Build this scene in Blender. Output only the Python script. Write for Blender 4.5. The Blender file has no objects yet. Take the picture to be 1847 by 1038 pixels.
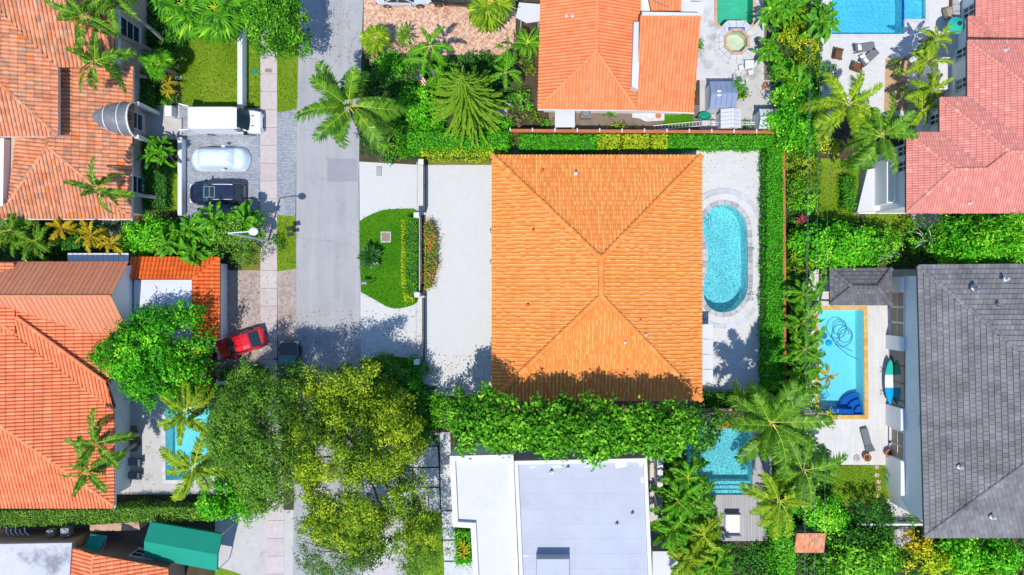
import bpy, bmesh, math, random
import numpy as np
from mathutils import Vector, Matrix
from mathutils.geometry import tessellate_polygon

sc = bpy.context.scene
col = sc.collection
# ------------------------------------------------------------------ camera, sky, sun, exposure
CAM_H, S, CX, CY = 62.0, 20.5, 923.5, 519.0
cd = bpy.data.cameras.new('camera'); cam = bpy.data.objects.new('camera', cd); col.objects.link(cam)
cam.location = (0, 0, CAM_H); cam.rotation_euler = (0, 0, 0)
cd.sensor_width = 36.0; cd.lens = 36.0 * CAM_H / (1847 / S); cd.clip_end = 3000; cd.clip_start = 0.5
sc.camera = cam
SHX, SHY = 0.115, 0.43                       # where a shadow falls, per metre of height
sun_dir = Vector((-SHX, -SHY, 1.0)).normalized()
w = bpy.data.worlds.new('World'); sc.world = w; w.use_nodes = True
nt = w.node_tree; bg = nt.nodes['Background']
sky = nt.nodes.new('ShaderNodeTexSky'); sky.sky_type = 'NISHITA'; sky.sun_disc = False
sky.sun_elevation = math.asin(sun_dir.z); sky.sun_rotation = math.atan2(sun_dir.x, sun_dir.y)
sky.air_density = 1.0; sky.dust_density = 0.0; sky.ozone_density = 5.0
nt.links.new(sky.outputs[0], bg.inputs[0]); bg.inputs[1].default_value = 0.15
sd = bpy.data.lights.new('sun', 'SUN'); sd.energy = 3.05; sd.angle = math.radians(0.5); sd.color = (1.0, 0.955, 0.87)
so = bpy.data.objects.new('sun', sd); col.objects.link(so); so.location = (-20, -40, 90)
so.rotation_euler = sun_dir.to_track_quat('Z', 'Y').to_euler()
sc.view_settings.view_transform = 'Standard'; sc.view_settings.look = 'None'
sc.view_settings.exposure = 0.58; sc.view_settings.gamma = 1.0; sc.view_settings.use_curve_mapping = False

# ------------------------------------------------------------------ helpers
CAMP = Vector((0, 0, CAM_H))
def P(px, py, z=0.0):
    k = (CAM_H - z) / CAM_H / S
    return Vector(((px - CX) * k, (CY - py) * k, z))
def PL(pts, z=0.0): return [P(a, b, z) for a, b in pts]
ORG = {}
def tag(o, label=None, cat=None, group=None, kind=None):
    if label: o['label'] = label
    if cat: o['category'] = cat
    if group: o['group'] = group
    if kind: o['kind'] = kind
    return o
def thing(name, label, cat, loc, group=None):
    o = bpy.data.objects.new(name, None); col.objects.link(o); o.location = loc
    o.empty_display_size = 0.3
    ORG[o.name] = Vector(loc)
    return tag(o, label, cat, group)
def put(name, me, parent=None, M=None, kind=None):
    o = bpy.data.objects.new(name, me); col.objects.link(o)
    if parent is not None:
        o.parent = parent
        if M is not None: o.matrix_basis = Matrix.Translation(-ORG[parent.name]) @ M
        ORG[o.name] = ORG[parent.name] if M is None else M.translation.copy()
    else:
        if M is not None: o.matrix_basis = M
        ORG[o.name] = o.location.copy()
    if kind: o['kind'] = kind
    return o
class MB:
    def __init__(s): s.v = []; s.f = []; s.m = []; s.t = []
    def face(s, pts, m=0, t=0.0):
        k = len(s.v); s.v += [tuple(p) for p in pts]; s.f.append(tuple(range(k, k + len(pts)))); s.m.append(m); s.t.append(t)
        return s
    def mesh(s, vs, fs, m=0, t=0.0):
        k = len(s.v); s.v += [tuple(p) for p in vs]
        for f in fs: s.f.append(tuple(i + k for i in f)); s.m.append(m); s.t.append(t)
        return s
    def box(s, c, size, rz=0.0, m=0, t=0.0, R=None):
        if R is None: R = Matrix.Rotation(rz, 3, 'Z')
        hx, hy, hz = size[0] / 2, size[1] / 2, size[2] / 2; c = Vector(c)
        vs = [c + R @ Vector((x * hx, y * hy, z * hz)) for x in (-1, 1) for y in (-1, 1) for z in (-1, 1)]
        return s.mesh(vs, [(0, 1, 3, 2), (4, 6, 7, 5), (0, 4, 5, 1), (2, 3, 7, 6), (0, 2, 6, 4), (1, 5, 7, 3)], m, t)
    def cbox(s, c, size, b=0.04, rz=0.0, m=0, t=0.0):
        """box with chamfered upper edges"""
        R = Matrix.Rotation(rz, 3, 'Z'); hx, hy, hz = size[0] / 2, size[1] / 2, size[2] / 2; c = Vector(c)
        def ring(dx, dy, z): return [c + R @ Vector((x * dx, y * dy, z)) for x, y in ((-1, -1), (1, -1), (1, 1), (-1, 1))]
        vs = ring(hx, hy, -hz) + ring(hx, hy, hz - b) + ring(hx - b, hy - b, hz)
        fs = [(3, 2, 1, 0), (8, 9, 10, 11)]
        for k in (0, 4):
            for i in range(4): j = (i + 1) % 4; fs.append((k + i, k + j, k + 4 + j, k + 4 + i))
        return s.mesh(vs, fs, m, t)
    def prism(s, poly, z0, z1, m=0, t=0.0, mside=None, bottom=True):
        n = len(poly); a = sum(poly[i][0] * poly[(i + 1) % n][1] - poly[(i + 1) % n][0] * poly[i][1] for i in range(n))
        if a < 0: poly = poly[::-1]
        vs = [(p[0], p[1], z0) for p in poly] + [(p[0], p[1], z1) for p in poly]
        s.mesh(vs, [tuple(range(n, 2 * n))], m, t)
        k = len(s.v) - 2 * n
        fs = [(i, (i + 1) % n, n + (i + 1) % n, n + i) for i in range(n)]
        if bottom: fs.append(tuple(range(n - 1, -1, -1)))
        for f in fs: s.f.append(tuple(i + k for i in f)); s.m.append(m if mside is None else mside); s.t.append(t)
        return s
    def tube(s, pts, rads, n=6, m=0, t=0.0, cap=True):
        pts = [Vector(p) for p in pts]
        if not hasattr(rads, '__len__'): rads = [rads] * len(pts)
        vs = []; up = Vector((0, 0, 1))
        for i, p in enumerate(pts):
            d = (pts[min(i + 1, len(pts) - 1)] - pts[max(i - 1, 0)]).normalized()
            a = d.cross(up)
            if a.length < 1e-3: a = d.cross(Vector((0, 1, 0)))
            a.normalize(); b = a.cross(d)
            for k in range(n):
                th = 2 * math.pi * k / n; vs.append(p + (a * math.cos(th) + b * math.sin(th)) * rads[i])
        fs = [(i * n + k, i * n + (k + 1) % n, (i + 1) * n + (k + 1) % n, (i + 1) * n + k) for i in range(len(pts) - 1) for k in range(n)]
        if cap: fs += [tuple(range(n - 1, -1, -1)), tuple(range((len(pts) - 1) * n, len(pts) * n))]
        return s.mesh(vs, fs, m, t)
    def lathe(s, c, prof, n=16, m=0, t=0.0, sx=1.0, sy=1.0, rz=0.0):
        c = Vector(c); vs = []; cr, sr = math.cos(rz), math.sin(rz)
        for r, z in prof:
            for k in range(n):
                th = 2 * math.pi * k / n; x, y = r * math.cos(th) * sx, r * math.sin(th) * sy
                vs.append(c + Vector((x * cr - y * sr, x * sr + y * cr, z)))
        fs = [(i * n + k, i * n + (k + 1) % n, (i + 1) * n + (k + 1) % n, (i + 1) * n + k) for i in range(len(prof) - 1) for k in range(n)]
        fs.append(tuple(range((len(prof) - 1) * n, len(prof) * n)))
        return s.mesh(vs, fs, m, t)
    def data(s, name, mats, org=(0, 0, 0), smooth=False):
        me = bpy.data.meshes.new(name); ox, oy, oz = org
        me.from_pydata([(x - ox, y - oy, z - oz) for x, y, z in s.v], [], s.f)
        if not isinstance(mats, (list, tuple)): mats = [mats]
        for m in mats: me.materials.append(m)
        if len(mats) > 1: me.polygons.foreach_set('material_index', s.m)
        if any(s.t):
            a = me.attributes.new('tint', 'FLOAT', 'FACE'); a.data.foreach_set('value', s.t)
        if smooth: me.polygons.foreach_set('use_smooth', [True] * len(s.f))
        me.update(); return me
    def build(s, name, mats, parent=None, smooth=False, kind=None, org=None):
        if parent is not None: org = ORG[parent.name]
        elif org is None:
            xs = [v[0] for v in s.v]; ys = [v[1] for v in s.v]; zs = [v[2] for v in s.v]
            org = Vector(((min(xs) + max(xs)) / 2, (min(ys) + max(ys)) / 2, min(zs)))
        me = s.data(name, mats, org, smooth)
        return put(name, me, parent, None if parent is not None else Matrix.Translation(org), kind)

# ------------------------------------------------------------------ materials
def newmat(name):
    m = bpy.data.materials.new(name); m.use_nodes = True; t = m.node_tree
    b = t.nodes['Principled BSDF']; return m, t, b
def node(t, typ, **kw):
    n = t.nodes.new(typ)
    for k, v in kw.items(): setattr(n, k, v)
    return n
def vmath(t, op, a, b):
    n = node(t, 'ShaderNodeMath', operation=op)
    for i, x in enumerate((a, b)):
        if hasattr(x, 'is_linked'): t.links.new(x, n.inputs[i])
        elif x is not None: n.inputs[i].default_value = x
    return n.outputs[0]
def mixc(t, f, a, b, mode='MIX'):
    n = node(t, 'ShaderNodeMix', data_type='RGBA', blend_type=mode)
    for i, x in ((0, f), (6, a), (7, b)):
        if hasattr(x, 'is_linked'): t.links.new(x, n.inputs[i])
        elif isinstance(x, (tuple, list)): n.inputs[i].default_value = (*x[:3], 1)
        else: n.inputs[i].default_value = x
    return n.outputs[2]
def pos(t, rot=0.0, scale=(1, 1, 1)):
    g = node(t, 'ShaderNodeNewGeometry'); mp = node(t, 'ShaderNodeMapping')
    mp.inputs['Rotation'].default_value = (0, 0, rot); mp.inputs['Scale'].default_value = scale
    t.links.new(g.outputs['Position'], mp.inputs['Vector']); return mp.outputs[0]
def noise(t, vec, scale, detail=4.0, rough=0.6):
    n = node(t, 'ShaderNodeTexNoise'); n.inputs['Scale'].default_value = scale; n.inputs['Detail'].default_value = detail
    n.inputs['Roughness'].default_value = rough
    t.links.new(vec, n.inputs['Vector']); return n.outputs['Fac']
def ramp(t, fac, stops, interp='LINEAR'):
    r = node(t, 'ShaderNodeValToRGB'); r.color_ramp.interpolation = interp; e = r.color_ramp.elements
    while len(e) < len(stops): e.new(0.5)
    for i, (p, c) in enumerate(stops):
        e[i].position = p; e[i].color = (*c, 1) if len(c) == 3 else c
    t.links.new(fac, r.inputs[0]); return r.outputs[0]
def sc3(c, k): return tuple(min(1.0, x * k) for x in c[:3])
def bump(t, b, h, strength=0.3, dist=0.02):
    n = node(t, 'ShaderNodeBump'); n.inputs['Strength'].default_value = strength; n.inputs['Distance'].default_value = dist
    t.links.new(h, n.inputs['Height']); t.links.new(n.outputs[0], b.inputs['Normal'])
def std(name, c, rough=0.75, var=0.15, scale=0.8, fine=14.0, spec=0.3, metal=0.0, bmp=0.0, dirt=None, stretch=(1, 1, 1), coat=0.0):
    """plain surface with two scales of tone variation, optional stains"""
    m, t, b = newmat(name); p = pos(t, 0, stretch)
    a = noise(t, p, scale, 5.0); f = noise(t, p, fine, 3.0)
    v = vmath(t, 'ADD', vmath(t, 'MULTIPLY', a, 0.6), vmath(t, 'MULTIPLY', f, 0.4))
    cc = ramp(t, v, [(0.3, sc3(c, 1 - var)), (0.7, sc3(c, 1 + var))])
    if dirt:
        d = noise(t, p, dirt[1], 6.0, 0.7)
        k = ramp(t, d, [(dirt[2], (0, 0, 0)), (min(1, dirt[2] + 0.15), (1, 1, 1))])
        n = node(t, 'ShaderNodeRGBToBW'); t.links.new(k, n.inputs[0])
        cc = mixc(t, vmath(t, 'MULTIPLY', n.outputs[0], dirt[3] if len(dirt) > 3 else 0.7), cc, dirt[0])
    t.links.new(cc, b.inputs['Base Color']); b.inputs['Roughness'].default_value = rough
    b.inputs['Specular IOR Level'].default_value = spec; b.inputs['Metallic'].default_value = metal
    b.inputs['Coat Weight'].default_value = coat
    if bmp: bump(t, b, f, bmp, 0.03)
    return m
def bricks(name, c1, c2, mortar, bw, bh, rot=0.0, offs=0.5, ms=0.012, var=0.12, stain=None, squash=1.0):
    m, t, b = newmat(name); p = pos(t, rot)
    br = node(t, 'ShaderNodeTexBrick'); br.offset = offs
    br.inputs['Scale'].default_value = 1.0; br.inputs['Brick Width'].default_value = bw; br.inputs['Row Height'].default_value = bh
    br.inputs['Mortar Size'].default_value = ms; br.inputs['Color1'].default_value = (*c1, 1); br.inputs['Color2'].default_value = (*c2, 1)
    br.inputs['Mortar'].default_value = (*mortar, 1); br.inputs['Bias'].default_value = 0.0
    t.links.new(p, br.inputs['Vector'])
    a = noise(t, p, 0.35, 6.0, 0.65); f = noise(t, p, 9.0, 3.0)
    v = vmath(t, 'ADD', vmath(t, 'MULTIPLY', a, 0.65), vmath(t, 'MULTIPLY', f, 0.35))
    k = ramp(t, v, [(0.3, (1 - var,) * 3), (0.7, (1 + var * 0.5,) * 3)])
    cc = mixc(t, 1.0, br.outputs['Color'], k, 'MULTIPLY')
    if stain:
        d = noise(t, p, stain[1], 6.0, 0.7); kk = node(t, 'ShaderNodeMapRange')
        kk.inputs[1].default_value = stain[2]; kk.inputs[2].default_value = stain[2] + 0.2; kk.inputs[4].default_value = stain[3]
        t.links.new(d, kk.inputs[0]); cc = mixc(t, kk.outputs[0], cc, stain[0])
    t.links.new(cc, b.inputs['Base Color']); b.inputs['Roughness'].default_value = 0.8
    b.inputs['Specular IOR Level'].default_value = 0.2
    bump(t, b, br.outputs['Fac'], -0.25, 0.01)
    return m
def herring(name, c1, c2, mortar, w_, var=0.12, stain=None, rot=math.radians(45)):
    """45-degree herringbone of 2:1 pavers"""
    m, t, b = newmat(name); p = pos(t, rot, (1 / w_, 1 / w_, 1))
    sp = node(t, 'ShaderNodeSeparateXYZ'); t.links.new(p, sp.inputs[0]); X, Y = sp.outputs[0], sp.outputs[1]
    fx, fy = vmath(t, 'FLOOR', X, None), vmath(t, 'FLOOR', Y, None)
    k = vmath(t, 'FLOORED_MODULO', vmath(t, 'SUBTRACT', fx, fy), 4.0)      # 0,1: horizontal paver, 2,3: vertical
    hor = vmath(t, 'LESS_THAN', k, 1.5)
    ax = vmath(t, 'SUBTRACT', fx, vmath(t, 'MULTIPLY', hor, k))           # anchor cell of a lying paver
    k2 = vmath(t, 'SUBTRACT', k, 2.0)
    ay = vmath(t, 'SUBTRACT', fy, vmath(t, 'MULTIPLY', vmath(t, 'SUBTRACT', 1.0, hor), vmath(t, 'SUBTRACT', 1.0, k2)))
    cb = node(t, 'ShaderNodeCombineXYZ'); t.links.new(ax, cb.inputs[0]); t.links.new(ay, cb.inputs[1]); t.links.new(hor, cb.inputs[2])
    wn = node(t, 'ShaderNodeTexWhiteNoise', noise_dimensions='3D'); t.links.new(cb.outputs[0], wn.inputs['Vector'])
    cc = mixc(t, wn.outputs['Value'], c1, c2)
    g = pos(t); a = noise(t, g, 0.3, 6.0, 0.65); f = noise(t, g, 12.0, 3.0)
    v = vmath(t, 'ADD', vmath(t, 'MULTIPLY', a, 0.65), vmath(t, 'MULTIPLY', f, 0.35))
    kk = ramp(t, v, [(0.3, (1 - var,) * 3), (0.7, (1 + var * 0.5,) * 3)])
    cc = mixc(t, 1.0, cc, kk, 'MULTIPLY')
    if stain:
        d = noise(t, g, stain[1], 6.0, 0.7); mr = node(t, 'ShaderNodeMapRange')
        mr.inputs[1].default_value = stain[2]; mr.inputs[2].default_value = stain[2] + 0.2; mr.inputs[4].default_value = stain[3]
        t.links.new(d, mr.inputs[0]); cc = mixc(t, mr.outputs[0], cc, stain[0])
    t.links.new(cc, b.inputs['Base Color']); b.inputs['Roughness'].default_value = 0.8; b.inputs['Specular IOR Level'].default_value = 0.2
    bump(t, b, wn.outputs['Value'], 0.12, 0.01)
    return m
def tinted(name, stops, rough=0.7, spec=0.3, transl=0.0, nz=0.0, nscale=2.0):
    """colour picked per piece: face attribute tint plus the object's own random number"""
    m, t, b = newmat(name)
    at = node(t, 'ShaderNodeAttribute', attribute_name='tint'); oi = node(t, 'ShaderNodeObjectInfo')
    v = vmath(t, 'FRACT', vmath(t, 'ADD', at.outputs['Fac'], oi.outputs['Random']), None)
    cc = ramp(t, v, stops)
    if nz:
        n = noise(t, pos(t), nscale, 5.0, 0.65); k = ramp(t, n, [(0.3, (1 - nz,) * 3), (0.7, (1 + nz * .4,) * 3)])
        cc = mixc(t, 1.0, cc, k, 'MULTIPLY')
    t.links.new(cc, b.inputs['Base Color']); b.inputs['Roughness'].default_value = rough; b.inputs['Specular IOR Level'].default_value = spec
    return m
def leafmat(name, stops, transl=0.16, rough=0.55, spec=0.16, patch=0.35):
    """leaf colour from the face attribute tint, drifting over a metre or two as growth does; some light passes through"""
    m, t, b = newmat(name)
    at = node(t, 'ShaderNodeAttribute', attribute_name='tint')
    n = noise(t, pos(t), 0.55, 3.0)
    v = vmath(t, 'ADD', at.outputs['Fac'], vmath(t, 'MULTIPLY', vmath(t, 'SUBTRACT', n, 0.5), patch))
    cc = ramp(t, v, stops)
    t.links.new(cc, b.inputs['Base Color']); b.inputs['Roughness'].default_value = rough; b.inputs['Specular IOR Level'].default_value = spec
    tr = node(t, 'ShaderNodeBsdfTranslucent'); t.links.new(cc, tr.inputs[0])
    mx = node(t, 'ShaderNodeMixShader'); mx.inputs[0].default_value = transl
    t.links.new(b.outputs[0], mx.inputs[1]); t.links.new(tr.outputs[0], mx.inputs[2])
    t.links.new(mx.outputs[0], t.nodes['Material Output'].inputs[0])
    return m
def grassmat(name, cs, dry=0.3):
    m, t, b = newmat(name); p = pos(t)
    a = noise(t, p, 0.25, 5.0, 0.6); f = noise(t, p, 7.0, 4.0, 0.7); g = noise(t, p, 30.0, 2.0)
    v = vmath(t, 'ADD', vmath(t, 'MULTIPLY', a, 0.45), vmath(t, 'ADD', vmath(t, 'MULTIPLY', f, 0.35), vmath(t, 'MULTIPLY', g, 0.2)))
    cc = ramp(t, v, [(0.32, cs[0]), (0.5, cs[1]), (0.66, cs[2])])
    t.links.new(cc, b.inputs['Base Color']); b.inputs['Roughness'].default_value = 0.9; b.inputs['Specular IOR Level'].default_value = 0.1
    bump(t, b, vmath(t, 'ADD', f, g), 0.9, 0.06)
    return m
def watermat(name, tint, caus=0.35, scale=2.2, ripple=0.25):
    """water: tinted see-through surface with caustic light lines painted into its tint, plus sky reflection"""
    m, t, b = newmat(name); t.nodes.remove(b)
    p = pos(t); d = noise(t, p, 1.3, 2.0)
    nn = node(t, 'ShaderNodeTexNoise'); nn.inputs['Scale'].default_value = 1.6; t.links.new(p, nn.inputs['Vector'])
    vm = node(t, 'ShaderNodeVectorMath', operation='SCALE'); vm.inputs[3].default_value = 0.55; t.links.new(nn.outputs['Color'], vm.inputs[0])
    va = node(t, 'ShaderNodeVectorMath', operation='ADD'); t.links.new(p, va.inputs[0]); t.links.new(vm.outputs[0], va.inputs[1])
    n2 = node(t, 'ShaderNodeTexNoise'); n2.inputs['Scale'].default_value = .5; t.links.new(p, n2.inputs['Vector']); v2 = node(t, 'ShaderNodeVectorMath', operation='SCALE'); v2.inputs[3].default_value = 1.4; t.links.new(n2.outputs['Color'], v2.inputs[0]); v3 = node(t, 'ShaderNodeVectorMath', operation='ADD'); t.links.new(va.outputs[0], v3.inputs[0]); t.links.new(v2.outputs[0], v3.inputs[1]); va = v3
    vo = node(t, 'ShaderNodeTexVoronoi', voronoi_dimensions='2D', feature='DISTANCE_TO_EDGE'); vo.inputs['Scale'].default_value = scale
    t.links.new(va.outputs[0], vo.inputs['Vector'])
    k = ramp(t, vmath(t, 'ADD', vo.outputs['Distance'], vmath(t, 'MULTIPLY', vmath(t, 'SUBTRACT', noise(t, p, 1.1, 3.0), .5), .22)), [(0.0, (1, 1, 1)), (0.12, (1 - caus * .7,) * 3), (0.42, (1 - caus,) * 3)])  # bright caustic net painted into the see-through colour, not refracted light
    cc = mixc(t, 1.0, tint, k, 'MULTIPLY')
    tr = node(t, 'ShaderNodeBsdfTransparent'); t.links.new(cc, tr.inputs[0])
    gl = node(t, 'ShaderNodeBsdfGlossy'); gl.inputs['Roughness'].default_value = 0.08
    bp = node(t, 'ShaderNodeBump'); bp.inputs['Strength'].default_value = ripple; bp.inputs['Distance'].default_value = 0.1
    t.links.new(vo.outputs['Distance'], bp.inputs['Height']); t.links.new(bp.outputs[0], gl.inputs['Normal'])
    fr = node(t, 'ShaderNodeFresnel'); fr.inputs[0].default_value = 1.33
    mx = node(t, 'ShaderNodeMixShader'); t.links.new(fr.outputs[0], mx.inputs[0])
    t.links.new(tr.outputs[0], mx.inputs[1]); t.links.new(gl.outputs[0], mx.inputs[2])
    t.links.new(mx.outputs[0], t.nodes['Material Output'].inputs[0])
    return m
def glassmat(name, c=(0.02, 0.04, 0.05)):
    m, t, b = newmat(name); b.inputs['Base Color'].default_value = (*c, 1); b.inputs['Roughness'].default_value = 0.06
    b.inputs['Specular IOR Level'].default_value = 0.6; return m

# colours of things -------------------------------------------------
M = {}
M['soil'] = std('soil', (0.075, 0.055, 0.035), 0.95, 0.4, 1.2, 20, bmp=0.6, dirt=((0.03, 0.06, 0.015), 0.9, 0.5, 0.8))
M['dirt'] = std('dirt', (0.2, 0.15, 0.12), 0.95, 0.3, 1.2, 20, bmp=0.5)
M['sand'] = std('sand', (0.46, 0.3, 0.16), 0.95, 0.25, 1.2, 20, bmp=0.4)
M['grass'] = grassmat('lawn_grass', [(0.08, 0.17, 0.008), (0.16, 0.28, 0.012), (0.32, 0.36, 0.05)])
M['grass_lush'] = grassmat('lush_grass', [(0.025, 0.12, 0.004), (0.055, 0.21, 0.005), (0.13, 0.27, 0.01)])
M['grass_dry'] = grassmat('dry_grass', [(0.09, 0.13, 0.01), (0.19, 0.19, 0.03), (0.33, 0.27, 0.1)])
M['asphalt'] = std('road_surface', (0.335, 0.335, 0.36), 0.9, 0.09, 0.3, 40, dirt=((0.27, 0.27, 0.29), 0.25, 0.52, 0.5), stretch=(2.0, 0.5, 1))
def roadmat():
    m, t, b = newmat('road_surface'); p = pos(t); ps = pos(t, 0, (1.6, .12, 1)); a1 = noise(t, ps, .8, 5.0, .6); f = noise(t, p, 30.0, 3.0); g = noise(t, p, .35, 6.0, .65)
    v = vmath(t, 'ADD', vmath(t, 'MULTIPLY', a1, .45), vmath(t, 'ADD', vmath(t, 'MULTIPLY', f, .2), vmath(t, 'MULTIPLY', g, .35)))
    cc = ramp(t, v, [(.32, (.27, .268, .278)), (.5, (.345, .342, .352)), (.68, (.4, .396, .402))])
    vo = node(t, 'ShaderNodeTexVoronoi', voronoi_dimensions='2D', feature='DISTANCE_TO_EDGE'); vo.inputs['Scale'].default_value = .22; nn = node(t, 'ShaderNodeTexNoise'); nn.inputs['Scale'].default_value = 1.1; nn.inputs['Detail'].default_value = 5; t.links.new(p, nn.inputs['Vector'])
    va = node(t, 'ShaderNodeVectorMath', operation='ADD'); t.links.new(p, va.inputs[0]); t.links.new(nn.outputs['Color'], va.inputs[1]); t.links.new(va.outputs[0], vo.inputs['Vector'])
    crack = vmath(t, 'MULTIPLY', vmath(t, 'LESS_THAN', vo.outputs['Distance'], .006), vmath(t, 'MULTIPLY', noise(t, p, .4, 2.0), .45)); cc = mixc(t, crack, cc, (.14, .14, .15))
    oil = node(t, 'ShaderNodeMapRange'); oil.inputs[1].default_value = .66; oil.inputs[2].default_value = .75; oil.inputs[4].default_value = .5; t.links.new(noise(t, p, .9, 3.0), oil.inputs[0]); cc = mixc(t, oil.outputs[0], cc, (.2, .2, .21))
    t.links.new(cc, b.inputs['Base Color']); b.inputs['Roughness'].default_value = .9; b.inputs['Specular IOR Level'].default_value = .2; return m
M['asphalt'] = roadmat()
M['asphalt_patch'] = std('asphalt_patch', (0.27, 0.27, 0.3), 0.9, 0.1, 0.6, 40)
M['concrete'] = std('concrete', (0.46, 0.44, 0.43), 0.85, 0.12, 0.7, 22, dirt=((0.25, 0.24, 0.22), 0.8, 0.56, 0.6))
M['concrete_stain'] = std('stained_concrete', (0.52, 0.51, 0.5), 0.85, 0.12, 0.9, 22, dirt=((0.2, 0.19, 0.18), 0.55, 0.52, 0.7))
M['slab'] = tinted('sidewalk_slab', [(0, (0.46, 0.39, 0.38)), (0.5, (0.53, 0.46, 0.45)), (1, (0.48, 0.42, 0.41))], 0.85, 0.2, nz=0.12)
M['white_slab'] = tinted('paving_slab', [(0, (0.5, 0.51, 0.53)), (1, (0.58, 0.58, 0.6))], 0.85, 0.2, nz=0.15)
M['stone_grey'] = tinted('pool_edge_stone', [(0, (0.3, 0.3, 0.32)), (0.5, (0.42, 0.42, 0.43)), (1, (0.52, 0.5, 0.5))], 0.8, 0.3, nz=0.2)
M['stone_pale'] = tinted('pale_step_stone', [(0, (0.46, 0.48, 0.52)), (1, (0.55, 0.56, 0.6))], 0.8, 0.3, nz=0.12)
M['stone_tan'] = tinted('tan_coping_stone', [(0, (0.5, 0.3, 0.2)), (1, (0.62, 0.4, 0.28))], 0.8, 0.3, nz=0.2)
M['stone_gold'] = tinted('gold_coping_stone', [(0, (0.56, 0.3, 0.06)), (0.5, (0.66, 0.4, 0.1)), (1, (0.6, 0.42, 0.2))], 0.8, 0.3, nz=0.2)
M['deck_white'] = bricks('white_deck_pavers', (0.55, 0.54, 0.535), (0.6, 0.59, 0.58), (0.5, 0.485, 0.475), 0.4, 0.2, 0, ms=0.008, var=0.07)
M['deck_plank'] = bricks('travertine_planks', (0.56, 0.54, 0.52), (0.62, 0.6, 0.58), (0.47, 0.45, 0.43), 1.2, 0.19, math.pi / 2, ms=0.012, var=0.1)
M['deck_wood'] = bricks('grey_deck_boards', (0.36, 0.34, 0.34), (0.43, 0.41, 0.41), (0.2, 0.19, 0.19), 4.0, 0.14, math.pi / 2, ms=0.012, var=0.1)
M['pav_white'] = herring('white_herringbone_pavers', (0.525, 0.52, 0.505), (0.555, 0.55, 0.535), None, 0.11, 0.05, ((0.45, 0.44, 0.425), 0.28, 0.55, 0.5))
M['pav_brick'] = herring('brick_herringbone_pavers', (0.42, 0.2, 0.13), (0.7, 0.5, 0.36), None, 0.11, 0.12)
M['pav_brown'] = herring('brown_pavers', (0.3, 0.23, 0.2), (0.42, 0.35, 0.31), None, 0.15, 0.12)
M['pav_grey'] = bricks('grey_pavers', (0.25, 0.27, 0.31), (0.38, 0.4, 0.44), (0.17, 0.18, 0.2), 0.24, 0.14, 0, ms=0.014, var=0.2, stain=((0.45, 0.45, 0.46), 0.6, 0.52, 0.5))
M['plaster'] = std('white_plaster', (0.76, 0.76, 0.76), 0.8, 0.06, 0.6, 20, dirt=((0.5, 0.5, 0.48), 0.5, 0.62, 0.4))
M['plaster_beige'] = std('beige_plaster', (0.5, 0.4, 0.33), 0.85, 0.1, 0.6, 20)
M['plaster_brown'] = std('brown_plaster', (0.3, 0.2, 0.15), 0.85, 0.12, 0.6, 20)
M['plaster_grey'] = std('grey_plaster', (0.34, 0.36, 0.37), 0.85, 0.08, 0.6, 20)
M['wall_terra'] = std('terracotta_wall', (0.42, 0.15, 0.055), 0.85, 0.14, 0.8, 20)
M['trim'] = std('white_trim', (0.62, 0.62, 0.63), 0.6, 0.04, 0.5, 20)
M['membrane'] = std('roof_membrane', (0.42, 0.435, 0.5), 0.75, 0.09, 0.5, 18, dirt=((0.33, 0.34, 0.37), 0.55, 0.55, 0.5))
M['membrane_white'] = std('white_roof_coating', (0.57, 0.57, 0.58), 0.8, 0.07, 0.35, 14, dirt=((0.5, 0.5, 0.49), 0.5, 0.54, 0.6))
M['membrane_old'] = std('weathered_flat_roof', (0.5, 0.51, 0.54), 0.85, 0.16, 0.6, 14, dirt=((0.16, 0.16, 0.18), 0.3, 0.5, 0.8))
M['flat_grey'] = std('pale_flat_roof', (0.55, 0.57, 0.62), 0.8, 0.1, 0.5, 14, dirt=((0.4, 0.41, 0.44), 0.6, 0.56, 0.5), stretch=(0.4, 2, 1))
M['soffit'] = std('roof_underside', (0.2, 0.12, 0.09), 0.9, 0.1)
M['soffit_grey'] = std('roof_underside_grey', (0.12, 0.12, 0.13), 0.9, 0.1)
M['tile_main'] = tinted('orange_blend_tile', [(0, (0.68, 0.21, 0.042)), (0.3, (0.75, 0.26, 0.06)), (0.6, (0.69, 0.22, 0.045)), (0.8, (0.8, 0.32, 0.085)), (1, (0.7, 0.22, 0.045))], 0.75, 0.25, nz=0.12)
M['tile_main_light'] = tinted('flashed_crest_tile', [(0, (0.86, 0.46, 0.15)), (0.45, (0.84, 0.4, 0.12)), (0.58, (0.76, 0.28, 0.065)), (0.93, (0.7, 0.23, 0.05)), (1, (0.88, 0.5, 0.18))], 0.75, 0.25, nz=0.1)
M['tile_peach'] = tinted('peach_brown_tile', [(0, (0.68, 0.27, 0.135)), (0.35, (0.74, 0.32, 0.18)), (0.6, (0.62, 0.23, 0.11)), (0.78, (0.46, 0.24, 0.15)), (0.9, (0.66, 0.36, 0.22)), (0.975, (0.76, 0.2, 0.03)), (1, (0.68, 0.27, 0.135))], 0.8, 0.2, nz=0.3)
M['tile_coral'] = tinted('coral_tile', [(0, (0.74, 0.21, 0.075)), (0.5, (0.8, 0.28, 0.12)), (1, (0.76, 0.235, 0.085))], 0.75, 0.25, nz=0.1)
M['tile_red'] = tinted('red_orange_tile', [(0, (0.66, 0.1, 0.012)), (0.5, (0.76, 0.15, 0.02)), (1, (0.7, 0.12, 0.015))], 0.6, 0.3, nz=0.1)
M['tile_salmon'] = tinted('salmon_tile', [(0, (0.8, 0.22, 0.09)), (0.5, (0.84, 0.27, 0.12)), (0.8, (0.82, 0.24, 0.1)), (1, (0.86, 0.33, 0.16))], 0.75, 0.25, nz=0.22, nscale=1.2)
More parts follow.
